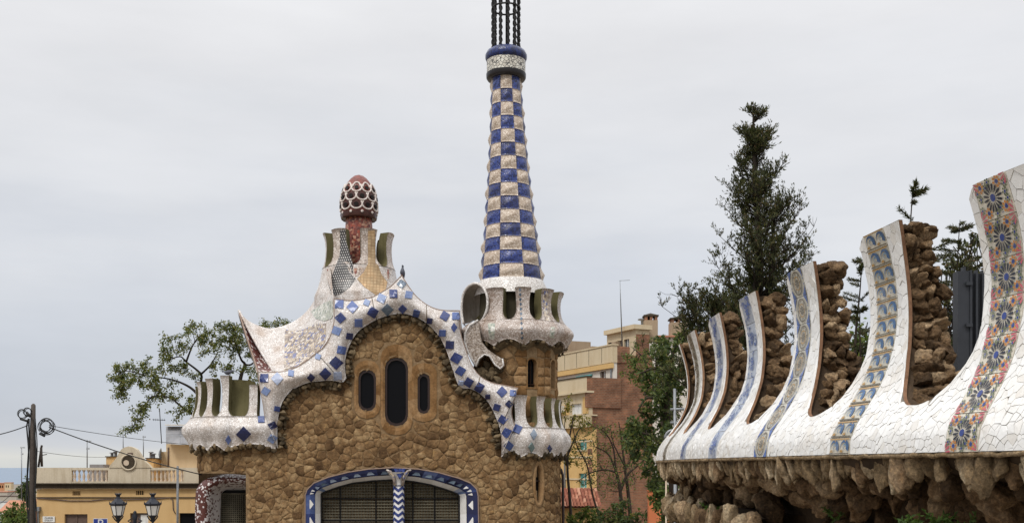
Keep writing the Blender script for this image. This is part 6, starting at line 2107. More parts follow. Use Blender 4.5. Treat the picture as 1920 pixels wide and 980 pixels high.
far_house(-30, 8, 906, 920, 420, M['orangewall'], M['rooftile'], 'terracotta block far below by the sea', wins_=((0, 2, 909, 914), (4, 6, 909, 914)))
far_house(8.5, 21, 905, 922, 400, M['creamwall'], M['orangewall'], 'yellow block beside the terracotta block', wins_=((11, 12.5, 909, 913), (15, 16.5, 909, 913)))
far_house(-30, 14, 922, 945, 190, M['greywall'], M['rooftile'], 'pale flat house with red coping above the bush')
far_house(14.5, 40, 919, 942, 230, M['greywall'], M['greywall'], 'pale grey house behind the red tiled roof', wins_=((22, 24, 931, 938), (29, 31, 929, 936)))
far_house(-5, 31, 930, 950, 150, M['greywall'], M['shutter'], 'grey house with dark eaves beside the slanting roof')
far_house(-14, 12, 941, 970, 120, M['whitepaint'], M['sheet'], 'white house front low behind the bush')
far_house(6, 52, 957, 985, 105, M['orangewall'], M['rooftile'], 'house with slanting salmon pink tiled roof', kind=938)
town = MB()
for i in range(160):
    Y = re_.uniform(480, 3200); x = re_.uniform(-160, 110); w = re_.uniform(12, 26)/Y*F/2
    zt = ground_z(0, Y) + re_.uniform(9, 22)
    if HY - (zt - EYE)*F/Y < 893: continue
    town.cur = re_.randint(0, 2)
    town.box((pxX(x - w, Y), Y, ground_z(0, Y) - 2), (pxX(x + w, Y), Y + 15, zt))
    town.box((pxX(x - w*.3, Y), Y + 3, zt + .01), (pxX(x + w*.2, Y), Y + 8, zt + 3))
tag(town.build('far_town', [M['greywall'], M['creamwall'], M['rooftile']], None), 'far-off town blocks merging into one mass before the sea', 'town', kind='stuff')

# ------------------------------------------------------------------ apartment house on the right
M['brick'] = bricky('old_red_brick', (0.165, 0.066, 0.036), (0.25, 0.108, 0.058), (0.20, 0.135, 0.09), 0.30, 0.10, 0.018, 'sum', rough=.9)
M['yellow'] = plaster('yellow_render', (0.58, 0.385, 0.165), (0.75, 0.6, 0.45), .7, .7)
M['pale'] = plaster('pale_cream_render', (0.54, 0.45, 0.31), (0.7, 0.6, 0.48), .6, .6)
M['whiter'] = plaster('white_render', (0.62, 0.58, 0.52), (0.8, 0.75, 0.7), .4, .6)
M['pale2'] = plaster('old_chimney_render', (0.34, 0.26, 0.18), (0.6, 0.5, 0.4), .7, 1.0)
M['teals'] = plain('turquoise_blind', (0.10, 0.33, 0.33), .6)
M['greyglass'] = glass('grey_window', (0.12, 0.13, 0.13), .2)
AX = Vector((-0.437, 0.9, 0)).normalized(); AB = Vector((AX.y, -AX.x, 0)); AZ = Vector((0, 0, 1))
AO = Vector((pxX(1112, 65), 65, 0))
apt = thing('apartment_house', 'stepped yellow apartment house with bare red brick side wall and roof terraces', 'apartment house', AO)
def za(y, Y=65): return pyZ(y, Y)
def ab(name, mat, a, b, par=apt): 
    mb = MB(); mb.obox(AO, AX, AB, AZ, a, b); return mb.build(name, mat, par)
def bpos(px):
    "distance along the brick side for a photo column (at the lower front plane)"
    t = 0.0
    for _ in range(40):
        X = AO.x + AB.x*t; Y = AO.y + AB.y*t
        t += (px - (CX + F*X/Y))*Y/F/AB.x
    return t
B0, B1 = 0.0, bpos(1224)
bm1, bm2 = bpos(1131), bpos(1166)
L = 16.0
# brick mass, stepped on the facade side: the facade runs along AX, its outer face is at AB = b
zg, z1_, z2_, z3_, z4_ = 0.0, za(800), za(738, 66), za(668, 67), za(618, 68)
def facade_block(b0, za0, za1, mat, nm, wl, th=.35, brick_to=None):
    "yellow/white front strip with window openings; wl: (a0, a1, z0, z1)"
    # front panel pieces around the windows in the plane AB = b0
    xs = sorted({0.0, L} | {w[0] for w in wl} | {w[1] for w in wl}); zs = sorted({za0, za1} | {w[2] for w in wl} | {w[3] for w in wl})
    mb = MB()
    for a, b in zip(xs, xs[1:]):
        for c, d in zip(zs, zs[1:]):
            if any(w[0] <= a and b <= w[1] and w[2] <= c and d <= w[3] for w in wl): continue
            mb.obox(AO, AX, AB, AZ, (a, b0 - .02, c), (b, b0 + .25, d))
    return mb.build(nm, mat, apt)
def awin(b0, w, pane, sill=True):
    wn_ = ab('window', pane, (w[0], b0 + .12, w[2]), (w[1], b0 + .16, w[3]))
    ab('frame', M['whitepaint'], ((w[0]+w[1])/2 - .03, b0 + .09, w[2]), ((w[0]+w[1])/2 + .03, b0 + .118, w[3]), wn_)
    if sill: ab('sill', M['pale'], (w[0] - .08, b0 - .09, w[2] - .09), (w[1] + .08, b0 - .022, w[2] - .002), wn_)
# brick side walls (planes facing the viewer), one block per step
ab('brick_side', M['brick'], (0.02, B0 + .26, zg), (L, B1, z1_))
ab('brick_side', M['brick'], (0.022, bm1 - 1.0 + .26, z1_), (L, B1 - .003, z2_ - .0))
ab('brick_side', M['brick'], (0.024, bm2 - .35, z2_), (L, B1 - .006, z3_))
# lower front
w1 = [(.75, 1.75, za(842), za(806 + 16)), (.75, 1.75, za(914), za(887)), (5, 6, za(842), za(822)), (5, 6, za(914), za(887))]
facade_block(B0, zg, z1_, M['yellow'], 'lower_front', w1)
for w in w1: awin(B0, w, M['teals'])
for wz in (za(846), za(866), za(880)): ab('brick_patch', M['brick'], (.05, B0 - .024, wz - .18), (.62, B0 - .0205, wz + .18))
ab('terrace_parapet', M['brick'], (-.06, B0 - .08, z1_ + .0), (L, B0 + .2, za(779)))
ab('terrace_parapet', M['brick'], (-.06, B0 + .202, z1_ + .002), (.2, bm1 - .75, za(779)))
ab('coping', M['pale'], (-.1, B0 - .13, za(779)), (L, B0 + .25, za(776.5)))
# second step
b2 = bm1 - 1.0
w2 = [(.9, 2.3, za(776, 66), za(756, 66)), (4.6, 5.6, za(776, 66), za(757, 66))]
facade_block(b2, z1_ + .002, z2_ - .002, M['pale'], 'middle_front', w2)
for w in w2: awin(b2, w, M['whitepaint'] if w[0] < 1 else M['greyglass'])
ab('yellow_band', M['yellow'], (.02, b2 - .05, za(776, 66)), (.7, b2 - .024, za(745, 66)))
ab('yellow_band', M['yellow'], (2.4, b2 - .05, za(776, 66)), (4.5, b2 - .024, za(756, 66)))
ab('terrace_slab', M['pale'], (-.1, b2 - .3, z2_), (L, b2 + .3, z2_ + .12)); ab('terrace_parapet', M['pale'], (-.06, b2 - .2, z2_ + .12), (L, b2 + .02, z2_ + .95))
ab('terrace_parapet', M['brick'], (-.064, b2 - .19, z2_ - .9), (.16, bm2 - .1, z2_ + .93)); ab('coping', M['dirt_shade'], (-.12, b2 - .25, z2_ + .952), (L, b2 + .06, z2_ + 1.02))
# upper white floor
b3 = bm2 - .6
zt3 = za(664, 67)
w3 = [(.9, 1.6, z2_ + .5, za(696, 67)), (2.6, 4.4, z2_ + .9, za(700, 67)), (5.3, 6.0, z2_ + .5, za(702, 67)), (10.5, 11.6, z2_ + .9, za(706, 67))]
facade_block(b3, z2_ + .12, z3_ + .0, M['whiter'], 'upper_front', w3)
for i, w in enumerate(w3): awin(b3, w, M['teals'] if i in (1, 3) else M['shutter'], False)
ab('cornice', M['yellow'], (-.08, b3 - .2, z3_ - .85), (L, b3 - .022, z3_ - .55)); ab('roof_parapet', M['pale'], (-.05, b3 - .12, z3_ - .5), (L, b3 + .24, z3_ + .55)); ab('roof_parapet', M['brick'], (-.05, b3 + .242, z3_ - .5), (.2, bpos(1180), z3_ + .50)); ab('coping', M['pale'], (-.1, b3 - .17, z3_ + .55), (L, b3 + .3, z3_ + .63))
ab('terrace_divider', M['greywall'], (8.9, b2 + .05, z2_ + .13), (9.1, b3 - .025, z2_ + 2.0)); 
# penthouse
q0, q1 = bpos(1196), B1 - .1
def apos(px, b):
    t = 0.0
    for _ in range(60):
        X = AO.x + AB.x*b + AX.x*t; Y = AO.y + AB.y*b + AX.y*t
        t += (CX + F*X/Y - px)*0.04
    return t
p0 = .25; p1 = apos(1138, q0)
zt4 = za(622, 68)
dp_ = p1 - p0; wp_ = [(p0 + dp_*.22, p0 + dp_*.40, z3_ + .5, za(637, 68)), (p0 + dp_*.48, p0 + dp_*.66, z3_ + .5, za(637, 68)), (p0 + dp_*.74, p0 + dp_*.96, z3_ + .5, za(637, 68))]
pe = []
xs = sorted({p0, p1} | {w[0] for w in wp_} | {w[1] for w in wp_}); zs = sorted({z3_, zt4, wp_[0][2]} | {w[3] for w in wp_})
mb = MB()
for a, b in zip(xs, xs[1:]):
    for c, d in zip(zs, zs[1:]):
        if any(w[0] <= a and b <= w[1] and w[2] <= c and d <= w[3] for w in wp_): continue
        mb.obox(AO, AX, AB, AZ, (a, q0, c), (b, q0 + .25, d))
mb.obox(AO, AX, AB, AZ, (p0 + .01, q0 + .26, z3_), (p1, q1, zt4 - .01))
ph = mb.build('penthouse', M['pale'], apt)
ab('brick_side', M['brick'], (p0 - .02, q0 + .02, z3_ - .2), (p0 + .008, q1, zt4 - .3))
for w in wp_: awin(q0, w, M['greyglass'], False)
ab('penthouse_roof', M['pale'], (p0 - .2, q0 - .25, zt4), (p1, q1 + .1, zt4 + .28))
def chimney(px, y0, y1, Y, w, label=None, par=apt):
    c = P(px, y1, Y); z0 = pyZ(y0, Y)
    mb = MB(); mb.box((c.x - w, Y - w, c.z), (c.x + w, Y + w, z0 - .35)); ch_ = mb.build('chimney', M['pale2'], par)
    mb = MB(); mb.box((c.x - w - .05, Y - w - .05, z0 - .12), (c.x + w + .05, Y + w + .05, z0 - .02)); mb.add([(c.x - w, Y - w, z0 - .02), (c.x + w, Y - w, z0 - .02), (c.x + w, Y + w, z0 - .02), (c.x - w, Y + w, z0 - .02), (c.x, Y, z0 + .15)], [(0, 1, 4), (1, 2, 4), (2, 3, 4), (3, 0, 4)]); mb.build('chimney_cap', M['dirt_shade'], ch_)
    for s1 in (-.75, 0, .75):
        mb = MB(); mb.box((c.x + s1*w - .08, Y - w, z0 - .35), (c.x + s1*w + .08, Y + w, z0 - .121)); mb.build('chimney_pier', M['brick'], ch_)

chimney(1219.5, 591, 640, 68, .42)
mb = MB(); c = P(1208, 617, 68.5); mb.lathe([(.22, c.z), (.22, pyZ(601, 68.5)), (.42, pyZ(599.5, 68.5)), (.40, pyZ(597.5, 68.5)), (.02, pyZ(597, 68.5))], c.x, 68.5, 12); mb.build('flue', M['galv'], apt, True)
mb = MB(); mb.tube([P(1167, 655, 67.0), P(1163.5, 560, 67.0), P(1162.5, 526, 67.0)], [.05, .03, .015], 5); mb.tube([P(1161, 526, 67), P(1181, 525, 67)], .014, 4); mb.build('roof_antenna', M['galv'], apt, True)
ab('stair_box', M['pale2'], (9.0, bm2 + .2, z3_ + .2), (13.5, bm2 + 3, za(630, 72)))
ab('down_pipe', M['galv'], (.10, b3 - .14, z2_ + .13), (.18, b3 - .06, z3_ - .9)); ab('down_pipe', M['galv'], (3.4, B0 - .12, zg), (3.5, B0 - .03, z1_))
for t in range(9): ab('joint_line', M['dirt_shade'], (1.2 + t*1.6, b3 - .126, z3_ - .45), (1.24 + t*1.6, b3 - .1205, z3_ + .5))
for zz in (za(826), za(856), za(898), za(930)): ab('string_course', M['pale'], (.05, B0 - .07, zz - .05), (L, B0 - .021, zz + .05))
ab('aircon_unit', M['whitepaint'], (3.0, b2 - .32, za(770, 66)), (3.9, b2 - .051, za(757, 66)))
ab('awning_box', M['teals'], (2.5, b3 - .14, za(701, 67)), (4.5, b3 - .023, za(699, 67)))
for t in range(3): ab('roof_vent', M['pale2'], (2.2 + 3*t, b3 + 1.5, z3_ + .2), (2.7 + 3*t, b3 + 2.0, z3_ + 1.1))
# white neighbour behind
WY = 80.0
nb_ = thing('white_building', 'plain white building behind the brick side wall with tall chimney', 'building', (pxX(1262, WY), WY, 0))
mb = MB(); wl = [(pxX(x, WY), pxX(x + 6, WY), pyZ(y + 12, WY), pyZ(y, WY)) for x in (1230, 1243, 1258) for y in (655, 690, 725, 760)]
wall_with_holes(mb, pxX(1222, WY), pxX(1310, WY), 0, pyZ(632, WY), WY, wl); mb.box((pxX(1222, WY), WY + .31, 0), (pxX(1310, WY), WY + 8, pyZ(632, WY)))
mb.build('wall', M['whiter'], nb_)
for w in wl:
    mb = MB(); mb.box((w[0], WY + .2, w[2]), (w[1], WY + .25, w[3])); mb.build('window', M['greyglass'], nb_)
mb = MB(); mb.box((pxX(1221, WY), WY - .3, pyZ(632, WY)), (pxX(1311, WY), WY + 8, pyZ(629, WY))); mb.build('roof', M['rooftile'], nb_)
chimney(1271, 597, 632, 80.5, .62, par=nb_)
# low tiled lean-to and garden walls beside the gatehouse
LT = 52.0
lt = thing('tiled_lean_to', 'low yellow lean-to with curved red roof tiles', 'lean-to', (pxX(1085, LT), LT, 0))
mb = MB(); mb.box((pxX(1030, LT), LT, 0), (pxX(1112, LT), LT + 3, pyZ(950, LT))); mb.build('wall', M['yellow'], lt)
M['tile'] = stone('red_roof_tile', [(0.2, (0.20, 0.07, 0.045)), (0.5, (0.33, 0.13, 0.08)), (0.8, (0.46, 0.24, 0.16))], 3, 20, .3, .01, vary=.8)
V = []; n = 6
for L_ in (0, 1):
    for i in range(n + 1):
        g = PI*i/n; V.append((.105*math.cos(g)*(1 - .12*L_), L_*.5, .07*math.sin(g)))
tm = bpy.data.meshes.new('roof_tile_mesh'); tm.from_pydata(V, [], [(i, i + 1, n + 2 + i, n + 1 + i) for i in range(n)]); tm.materials.append(M['tile'])
slope = math.radians(24)
for c_ in range(12):
    for r_ in range(5):
        inst('roof_tile', tm, (pxX(1052, LT) + c_*.155*1.1 - r_*0.02, LT - .35 + r_*.42*math.cos(slope), pyZ(951, LT) + r_*.42*math.sin(slope) + .01*(4 - r_)), (slope, 0, 0), (.82, 1, 1), lt)
mb = MB(); a = pxX(1045, LT); b = pxX(1118, LT); mb.add([(a, LT - .33, pyZ(951.5, LT)), (b, LT - .33, pyZ(951.5, LT)), (b, LT + 1.7, pyZ(951.5, LT) + .9), (a, LT + 1.7, pyZ(951.5, LT) + .9)], [(0, 1, 2, 3)]); mb.build('roof_bed', M['tile'], lt)
OW = 40.0
mb = MB()
M['orange'] = plaster('orange_garden_wall', (0.52, 0.17, 0.075), (.7, .6, .5), .5, 1.0)
for (a, b, t) in ((1216, 1262, 920),):
    mb.box((pxX(a, OW), OW, 0), (pxX(b, OW), OW + .3, pyZ(t, OW)))
mb.box((pxX(1214, OW), OW - .05, pyZ(920, OW)), (pxX(1264, OW), OW + .35, pyZ(918, OW)))
o_ = mb.build('garden_wall', M['orange'], None); tag(o_, 'orange plastered garden wall below the far end of the mosaic wall', 'wall')

# ------------------------------------------------------------------ grey street lamp bracket and pole beyond the wall
SL = 22.0
sl_ = thing('street_light', 'grey street light bracket half hidden behind the far merlons', 'street light', (pxX(1263, SL), SL, 0))
mb = MB(); mb.tube([(pxX(1268, SL), SL, 0), P(1265, 728, SL)], [.045, .03], 8); mb.build('pole', M['galv2'] if 'galv2' in M else M['galv'], sl_, True)
for yy in (766, 791): 
    mb = MB(); mb.tube([P(1257, yy + 1, SL), P(1290, yy, SL)], .03, 6); mb.build('bracket_arm', M['galv'], sl_, True)
mb = MB(); mb.tube([P(1263 - 12 + 14*math.cos(t) + 10, 822 - 16*math.sin(t), SL) for t in [PI*i/12 for i in range(13)]], .03, 6); mb.tube([P(1246, 818, SL), P(1275, 818, SL)], .035, 6); mb.build('hoop', M['galv'], sl_, True)
mb = MB(); q = P(1249, 896, 24); mb.tube([(q.x, 24, 0), (q.x, 24, q.z)], .019, 8)
o_ = mb.build('thin_pole', M['balus'], None, True); tag(o_, 'thin pale pole standing below the far end of the mosaic wall', 'pole')
# dark metal gate panel behind the wall
GY = 8.6
M['gate'] = plain('dark_grey_steel', (0.035, 0.038, 0.045), .45, .3)
gp = thing('steel_gate', 'dark grey steel gate leaf and post behind the merlons', 'gate', P(1815, 800, GY))
def pb(name, xa, xb, ya, yb, Ya, Yb, par=gp):
    a = P(xa, yb, Ya); b = P(xb, ya, Ya); mb = MB(); mb.box((a.x, Ya, a.z), (b.x, Yb, b.z)); return mb.build(name, M['gate'], par)
pb('post', 1796, 1818, 508, 860, GY, GY + .1); pb('leaf', 1820, 1880, 512, 860, GY + .04, GY + .08)
for x in (1819, 1830, 1842, 1854): pb('rib', x, x + 4, 506, 860, GY - .01, GY + .035)
for y in (528, 606): pb('hinge', 1812, 1824, y, y + 6, GY - .03, GY - .012)
pb('lamp_box', 1806, 1811, 500, 508, GY, GY + .05)
# ------------------------------------------------------------------ vegetation
rv = random.Random(99)
M['bark'] = stone('dark_bark', [(0.3, (0.022, 0.017, 0.013)), (0.7, (0.055, 0.042, 0.032))], 3, 20, .6, .02)
M['barkgrey'] = stone('grey_bark', [(0.3, (0.06, 0.05, 0.042)), (0.7, (0.13, 0.11, 0.09))], 3, 20, .6, .02)
M['lf_cyp'] = leafmat('cypress_foliage', [(0, (0.022, 0.029, 0.012)), (.5, (0.046, 0.055, 0.020)), (.8, (0.085, 0.088, 0.032)), (1, (0.12, 0.08, 0.04))], .25)
M['lf_dark'] = leafmat('dark_green_foliage', [(0, (0.026, 0.044, 0.016)), (.5, (0.056, 0.085, 0.026)), (.9, (0.12, 0.14, 0.042)), (1, (0.18, 0.17, 0.05))])
M['lf_mid'] = leafmat('mid_green_foliage', [(0, (0.045, 0.075, 0.018)), (.5, (0.085, 0.125, 0.03)), (1, (0.15, 0.18, 0.05))])
M['lf_yel'] = leafmat('yellowing_foliage', [(0, (0.10, 0.10, 0.02)), (.5, (0.22, 0.20, 0.035)), (1, (0.36, 0.28, 0.06))])
M['lf_acacia'] = leafmat('acacia_foliage', [(0, (0.030, 0.045, 0.018)), (.35, (0.08, 0.11, 0.028)), (.75, (0.18, 0.19, 0.055)), (.93, (0.26, 0.23, 0.08)), (1, (0.045, 0.028, 0.02))])
M['lf_fern'] = leafmat('fern_foliage', [(0, (0.035, 0.07, 0.015)), (1, (0.09, 0.15, 0.03))])
class Leaves:
    def __init__(s): s.v = []; s.f = []
    def leaf(s, p, d, L, w, up=None):
        d = d.normalized(); a = d.cross(up or Vector((rv.gauss(0, 1), rv.gauss(0, 1), rv.gauss(0, 1))))
        if a.length < 1e-4: return
        a.normalize(); o = len(s.v)
        nrm = d.cross(a)
        s.v += [p, p + d*L*.45 + a*w + nrm*w*.3, p + d*L, p + d*L*.45 - a*w + nrm*w*.3]
        s.f.append((o, o + 1, o + 2, o + 3))
    def build(s, mat, par, name='crown'):
        return mk(name, s.v, s.f, mat, par, False)
def rdir(zb=0.0):
    return Vector((rv.gauss(0, 1), rv.gauss(0, 1), rv.gauss(0, 1) + zb)).normalized()
def wander(a, b, n, amp):
    out = []
    o = [rdir()*amp for _ in range(3)]
    for i in range(n + 1):
        t = i/n; q = a.lerp(b, t)
        q = q + (o[0]*math.sin(PI*t) + o[1]*math.sin(2*PI*t)*.6)*(b - a).length
        out.append(q)
    return out
def limb_tree(name, label, cat, base, limbs, clusters, Y, leafmat_, bark, leaf=(0.14, 0.035), per=70, rad=0.3, droop=0.5, depth=.8, trunk_r=.16, twig=.012, group=None, squash=.8):
    "limbs: px polylines; clusters: (x, y) px of leaf sprays; both stand around depth Y"
    t = thing(name, label, cat, base, group)
    mb = MB()
    nodes = []
    for li, (pts, r0, r1) in enumerate(limbs):
        q = [P(x, y, Y + dy) for (x, y, dy) in pts]
        sm = [Vector(v) for v in catmull([tuple(v) for v in q], 5)]
        mb.tube(sm, [lerp(r0, r1, i/(len(sm)-1)) for i in range(len(sm))], 7)
        nodes += sm
    lv = Leaves()
    for (x, y) in clusters:
        c = P(x, y, Y + rv.uniform(-depth, depth))
        nn_ = min(nodes, key=lambda n: (n - c).length)
        tw_ = wander(nn_, c, 6, .10)
        mb.tube(tw_, [lerp(twig*1.6, twig*.5, i/6) for i in range(7)], 4, False)
        subs = []
        for _ in range(4):
            e = c + rdir()*rad*rv.uniform(.5, 1.0)
            ww = wander(tw_[rv.randint(3, 6)], e, 4, .12); mb.tube(ww, [twig*.5]*5, 3, False); subs += ww[1:]
        for _ in range(int(per*rv.uniform(.7, 1.3))):
            b = rv.choice(subs) + rdir()*rad*rv.uniform(.05, .42)*Vector((1, 1, squash)).length/1.6
            d = rdir(); d.z -= droop
            lv.leaf(b, d, leaf[0]*rv.uniform(.6, 1.3), leaf[1]*rv.uniform(.7, 1.2))
    mb.build('trunk', bark, t, True)
    lv.build(leafmat_, t)
    return t
def scatter(poly, n, md):
    xs = [p[0] for p in poly]; ys = [p[1] for p in poly]; out = []
    tr = 0
    while len(out) < n and tr < 8000:
        tr += 1
        x, y = rv.uniform(min(xs), max(xs)), rv.uniform(min(ys), max(ys))
        if inpoly(x, y, poly) and all((x-a)**2 + (y-b)**2 > md*md for a, b in out): out.append((x, y))
    return out
# --- acacia behind the gatehouse on the left
TYd = 47.0
ac = [(215,712),(224,690),(238,681),(256,690),(276,678),(248,712),(232,735),(226,747),(262,722),(288,703),(303,682),(318,672),(308,650),(318,632),(334,642),(352,620),(362,610),(376,630),(395,618),(402,640),(420,615),(440,606),(455,620),(430,640),(452,650),(414,655),(386,655),(345,690),(360,705),(400,690),(424,692),(300,727),(320,722),(332,745),(290,745),(270,758),(258,790),(264,770),(240,805),(350,762),(358,745),(334,772),(445,638),(468,660),(432,668),(500,612),(520,609),(536,609),(486,700),(476,715),(230,705),(270,700),(240,720),(385,640),(440,625),(408,628),(345,650),(325,690),(285,725),(310,745),(256,800),(470,640),(460,690),(226,738)]
limb_tree('acacia_tree', 'open-crowned acacia tree with drooping seed pods behind the gatehouse', 'tree', (pxX(430, TYd), TYd, 0),
  [([(430,1120,0),(425,960,0),(415,860,0),(400,800,0)], .28, .20), ([(400,800,0),(385,775,-.1),(361,776,-.2),(337,759,-.3),(318,745,-.3),(285,742,-.2)], .085, .02),
   ([(402,802,0),(384,760,.2),(366,734,.2),(346,720,.2),(317,710,.1),(270,703,0)], .09, .02), ([(400,800,0),(380,750,.4),(377,717,.4),(376,700,.4),(349,678,.4),(337,668,.3),(312,676,.3)], .08, .02),
   ([(376,702,.4),(396,682,.5),(408,660,.5)], .05, .02), ([(349,678,.4),(360,650,.4),(372,632,.5)], .05, .02), ([(415,860,0),(440,760,.3),(452,705,.4),(459,683,.4),(452,673,.4),(440,640,.4)], .12, .03),
   ([(459,683,.4),(475,680,.6),(500,640,.7),(520,612,.8)], .05, .02), ([(285,742,-.2),(262,772,-.2),(250,800,-.2)], .03, .012), ([(270,703,0),(240,695,0),(222,700,0)], .03, .012)],
  ac, TYd, M['lf_acacia'], M['bark'], leaf=(0.125, .030), per=185, rad=.47, droop=.7, depth=.9)
# --- tall cypress behind the park wall
CYP = 24.0
cyp = thing('cypress_tree', 'tall dark cypress with ragged pointed crown behind the merlons', 'tree', (pxX(1412, CYP), CYP, 0))
mb = MB(); lv = Leaves()
ctab = [(190, .05, .05), (215, .16, .18), (250, .28, .38), (300, .38, .50), (330, .38, .42), (370, .48, .66), (410, .68, .76), (450, .85, 1.0), (500, .95, 1.15), (545, 1.25, 1.15), (580, 1.55, .95), (620, 1.75, .9), (680, 1.7, 1.0), (760, 1.6, 1.2), (860, 1.5, 1.2)]
def half(y, left): return interp([(a, b if left else c) for a, b, c in ctab], y)
axis = lambda z: Vector((lerp(pxX(1404, CYP), pxX(1412, CYP), (z - 3)/10) , CYP, z))
def ax_px(y): return interp([(190, 1412), (300, 1414), (400, 1420), (500, 1424), (600, 1415), (980, 1412)], y)
tr_pts = [Vector((pxX(ax_px(y), CYP), CYP, pyZ(y, CYP))) for y in (1280, 900, 700, 600, 500, 400, 300, 230, 190)]
mb.tube(tr_pts, [.2, .17, .15, .13, .10, .07, .045, .025, .008], 8)
# second leader
mb.tube([P(1425, 600, CYP), P(1446, 520, CYP + .2), P(1450, 430, CYP + .2), P(1455, 370, CYP + .2)], [.08, .06, .04, .01], 6)
mb.tube([P(1405, 640, CYP), P(1370, 600, CYP - .2), P(1345, 560, CYP - .1), P(1338, 540, CYP - .1)], [.05, .03, .015, .005], 6)
for i in range(375):
    t = rv.random()**.72
    y = lerp(195, 860, t)
    g = rv.uniform(0, 2*PI)
    left = math.cos(g) < 0
    R = half(y, left)*rv.choice((.4, .6, .85, 1.0, 1.1, 1.35))*rv.uniform(.9, 1.1)
    b = Vector((pxX(ax_px(y + 25), CYP), CYP, pyZ(y, CYP) - R*.75))
    if i >= 305:                      # lower left side growth
        y = rv.uniform(560, 720); left = True; R = rv.uniform(.3, .8); g = rv.uniform(0, 2*PI)
        b = Vector((pxX(rv.uniform(1300, 1372), CYP), CYP - .2, pyZ(y, CYP) - R*.6))
    e = b + Vector((R*math.cos(g), R*math.sin(g)*.8, R*rv.uniform(.55, 1.0)))
    pts = wander(b, e, 7, .06)
    pts = [q + Vector((0, 0, -.12*R*math.sin(PI*k/7))) for k, q in enumerate(pts)]
    mb.tube(pts, [lerp(.022, .005, k/7) for k in range(8)], 4, False)
    bare = rv.random() < (.16 if not left else .07)
    tw = []
    for k in range(3, 8):
        for _ in range(4):
            q = pts[k] + Vector((rv.gauss(0, .13), rv.gauss(0, .13), rv.uniform(.02, .26)))*min(1, .45 + R)
            w_ = wander(pts[k], q, 3, .1); tw.append(w_)
            mb.tube(w_, [.006, .005, .004, .002], 3, False)
    if bare: continue
    for w_ in tw:
        dirn = (w_[-1] - w_[0]).normalized()
        for _ in range(14 if y > 420 else 12):
            p = w_[rv.randint(1, 3)] + rdir()*.03
            lv.leaf(p, (dirn + rdir()*.8 + Vector((0, 0, .5))), rv.uniform(.05, .10), rv.uniform(.008, .015))
mb.build('trunk', M['bark'], cyp, True); lv.build(M['lf_cyp'], cyp)
# --- leafy trees between the wall end and the brick house
limb_tree('evergreen_tree', 'dense dark evergreen tree in front of the white building', 'tree', (pxX(1262, 33), 33, 0),
  [([(1268,1150,0),(1262,900,0),(1250,760,0),(1262,660,0)], .2, .05), ([(1256,840,0),(1220,815,0),(1190,812,0)], .07, .02), ([(1252,760,0),(1215,745,0),(1196,770,0)], .06, .02), ([(1256,700,0),(1230,690,0),(1200,700,0)], .06, .02), ([(1250,740,0),(1282,680,.3),(1300,640,.3)], .06, .02)],
  scatter([(1236,640),(1262,622),(1292,618),(1302,660),(1288,740),(1262,800),(1250,850),(1240,905),(1212,900),(1200,868),(1180,852),(1164,822),(1180,792),(1206,776),(1196,740),(1216,700)], 92, 7.5), 33.0, M['lf_dark'], M['bark'], leaf=(.15, .04), per=72, rad=.30, droop=.2, depth=1.2)
limb_tree('light_green_tree', 'thin yellow green tree before the top of the brick wall', 'tree', (pxX(1236, 38), 38, 0),
  [([(1248,1100,0),(1244,900,0),(1240,760,0),(1222,708,0),(1196,692,0)], .13, .03), ([(1240,760,0),(1232,690,0),(1236,640,0)], .06, .02), ([(1224,710,0),(1205,670,0),(1190,655,0)], .04, .012)],
  scatter([(1172,660),(1192,645),(1215,640),(1240,628),(1262,632),(1258,690),(1238,720),(1214,712),(1190,722),(1172,712),(1176,690)], 34, 9), 38.0, M['lf_mid'], M['bark'], leaf=(.12, .03), per=46, rad=.32, droop=.4, depth=.8)
limb_tree('bare_tree', 'bare grey twin-stemmed tree in front of the brick wall', 'tree', (pxX(1168, 44), 44, 0),
  [([(1166,1100,0),(1167,990,0),(1163,920,0),(1154,880,0),(1140,850,0),(1118,838,0)], .11, .02), ([(1184,1100,.3),(1183,990,.3),(1178,925,.3),(1172,880,.3),(1166,830,.3),(1160,790,.3)], .11, .02), ([(1163,920,0),(1176,890,0),(1196,872,0),(1220,850,0)], .07, .02), ([(1156,885,0),(1134,880,0),(1108,886,0),(1080,904,0)], .05, .012), ([(1154,880,0),(1150,840,0),(1136,812,0),(1118,800,0)], .05, .012), ([(1172,880,.3),(1188,850,.3),(1194,820,.3)], .05, .012), ([(1128,980,0),(1112,930,0),(1100,870,0),(1082,836,0),(1074,800,0)], .05, .015), ([(1170,870,.2),(1150,830,.2),(1145,800,.2)], .04, .01)],
  scatter([(1075,800),(1200,790),(1222,850),(1200,905),(1150,930),(1080,900)], 75, 8), 44.0, M['lf_mid'], M['bark'], leaf=(.11, .026), per=22, rad=.55, droop=.3, depth=.9, twig=.011)
limb_tree('yellow_tree', 'thin yellow-leaved tree at the gatehouse corner', 'tree', (pxX(1076, 47), 47, 0),
  [([(1072,1100,0),(1070,960,0),(1064,880,0),(1068,820,0),(1076,780,0)], .09, .02), ([(1066,850,0),(1085,806,0),(1106,792,0)], .04, .012), ([(1064,880,0),(1058,830,0),(1060,770,0)], .04, .012)],
  [(1072,782),(1086,792),(1104,790),(1094,800),(1066,800),(1060,770),(1074,820),(1066,838),(1078,848),(1062,862),(1070,870),(1090,782),(1058,745),(1062,760),(1082,868)], 47.0, M['lf_yel'], M['barkgrey'], leaf=(.12, .035), per=48, rad=.36, droop=.3, depth=.5)
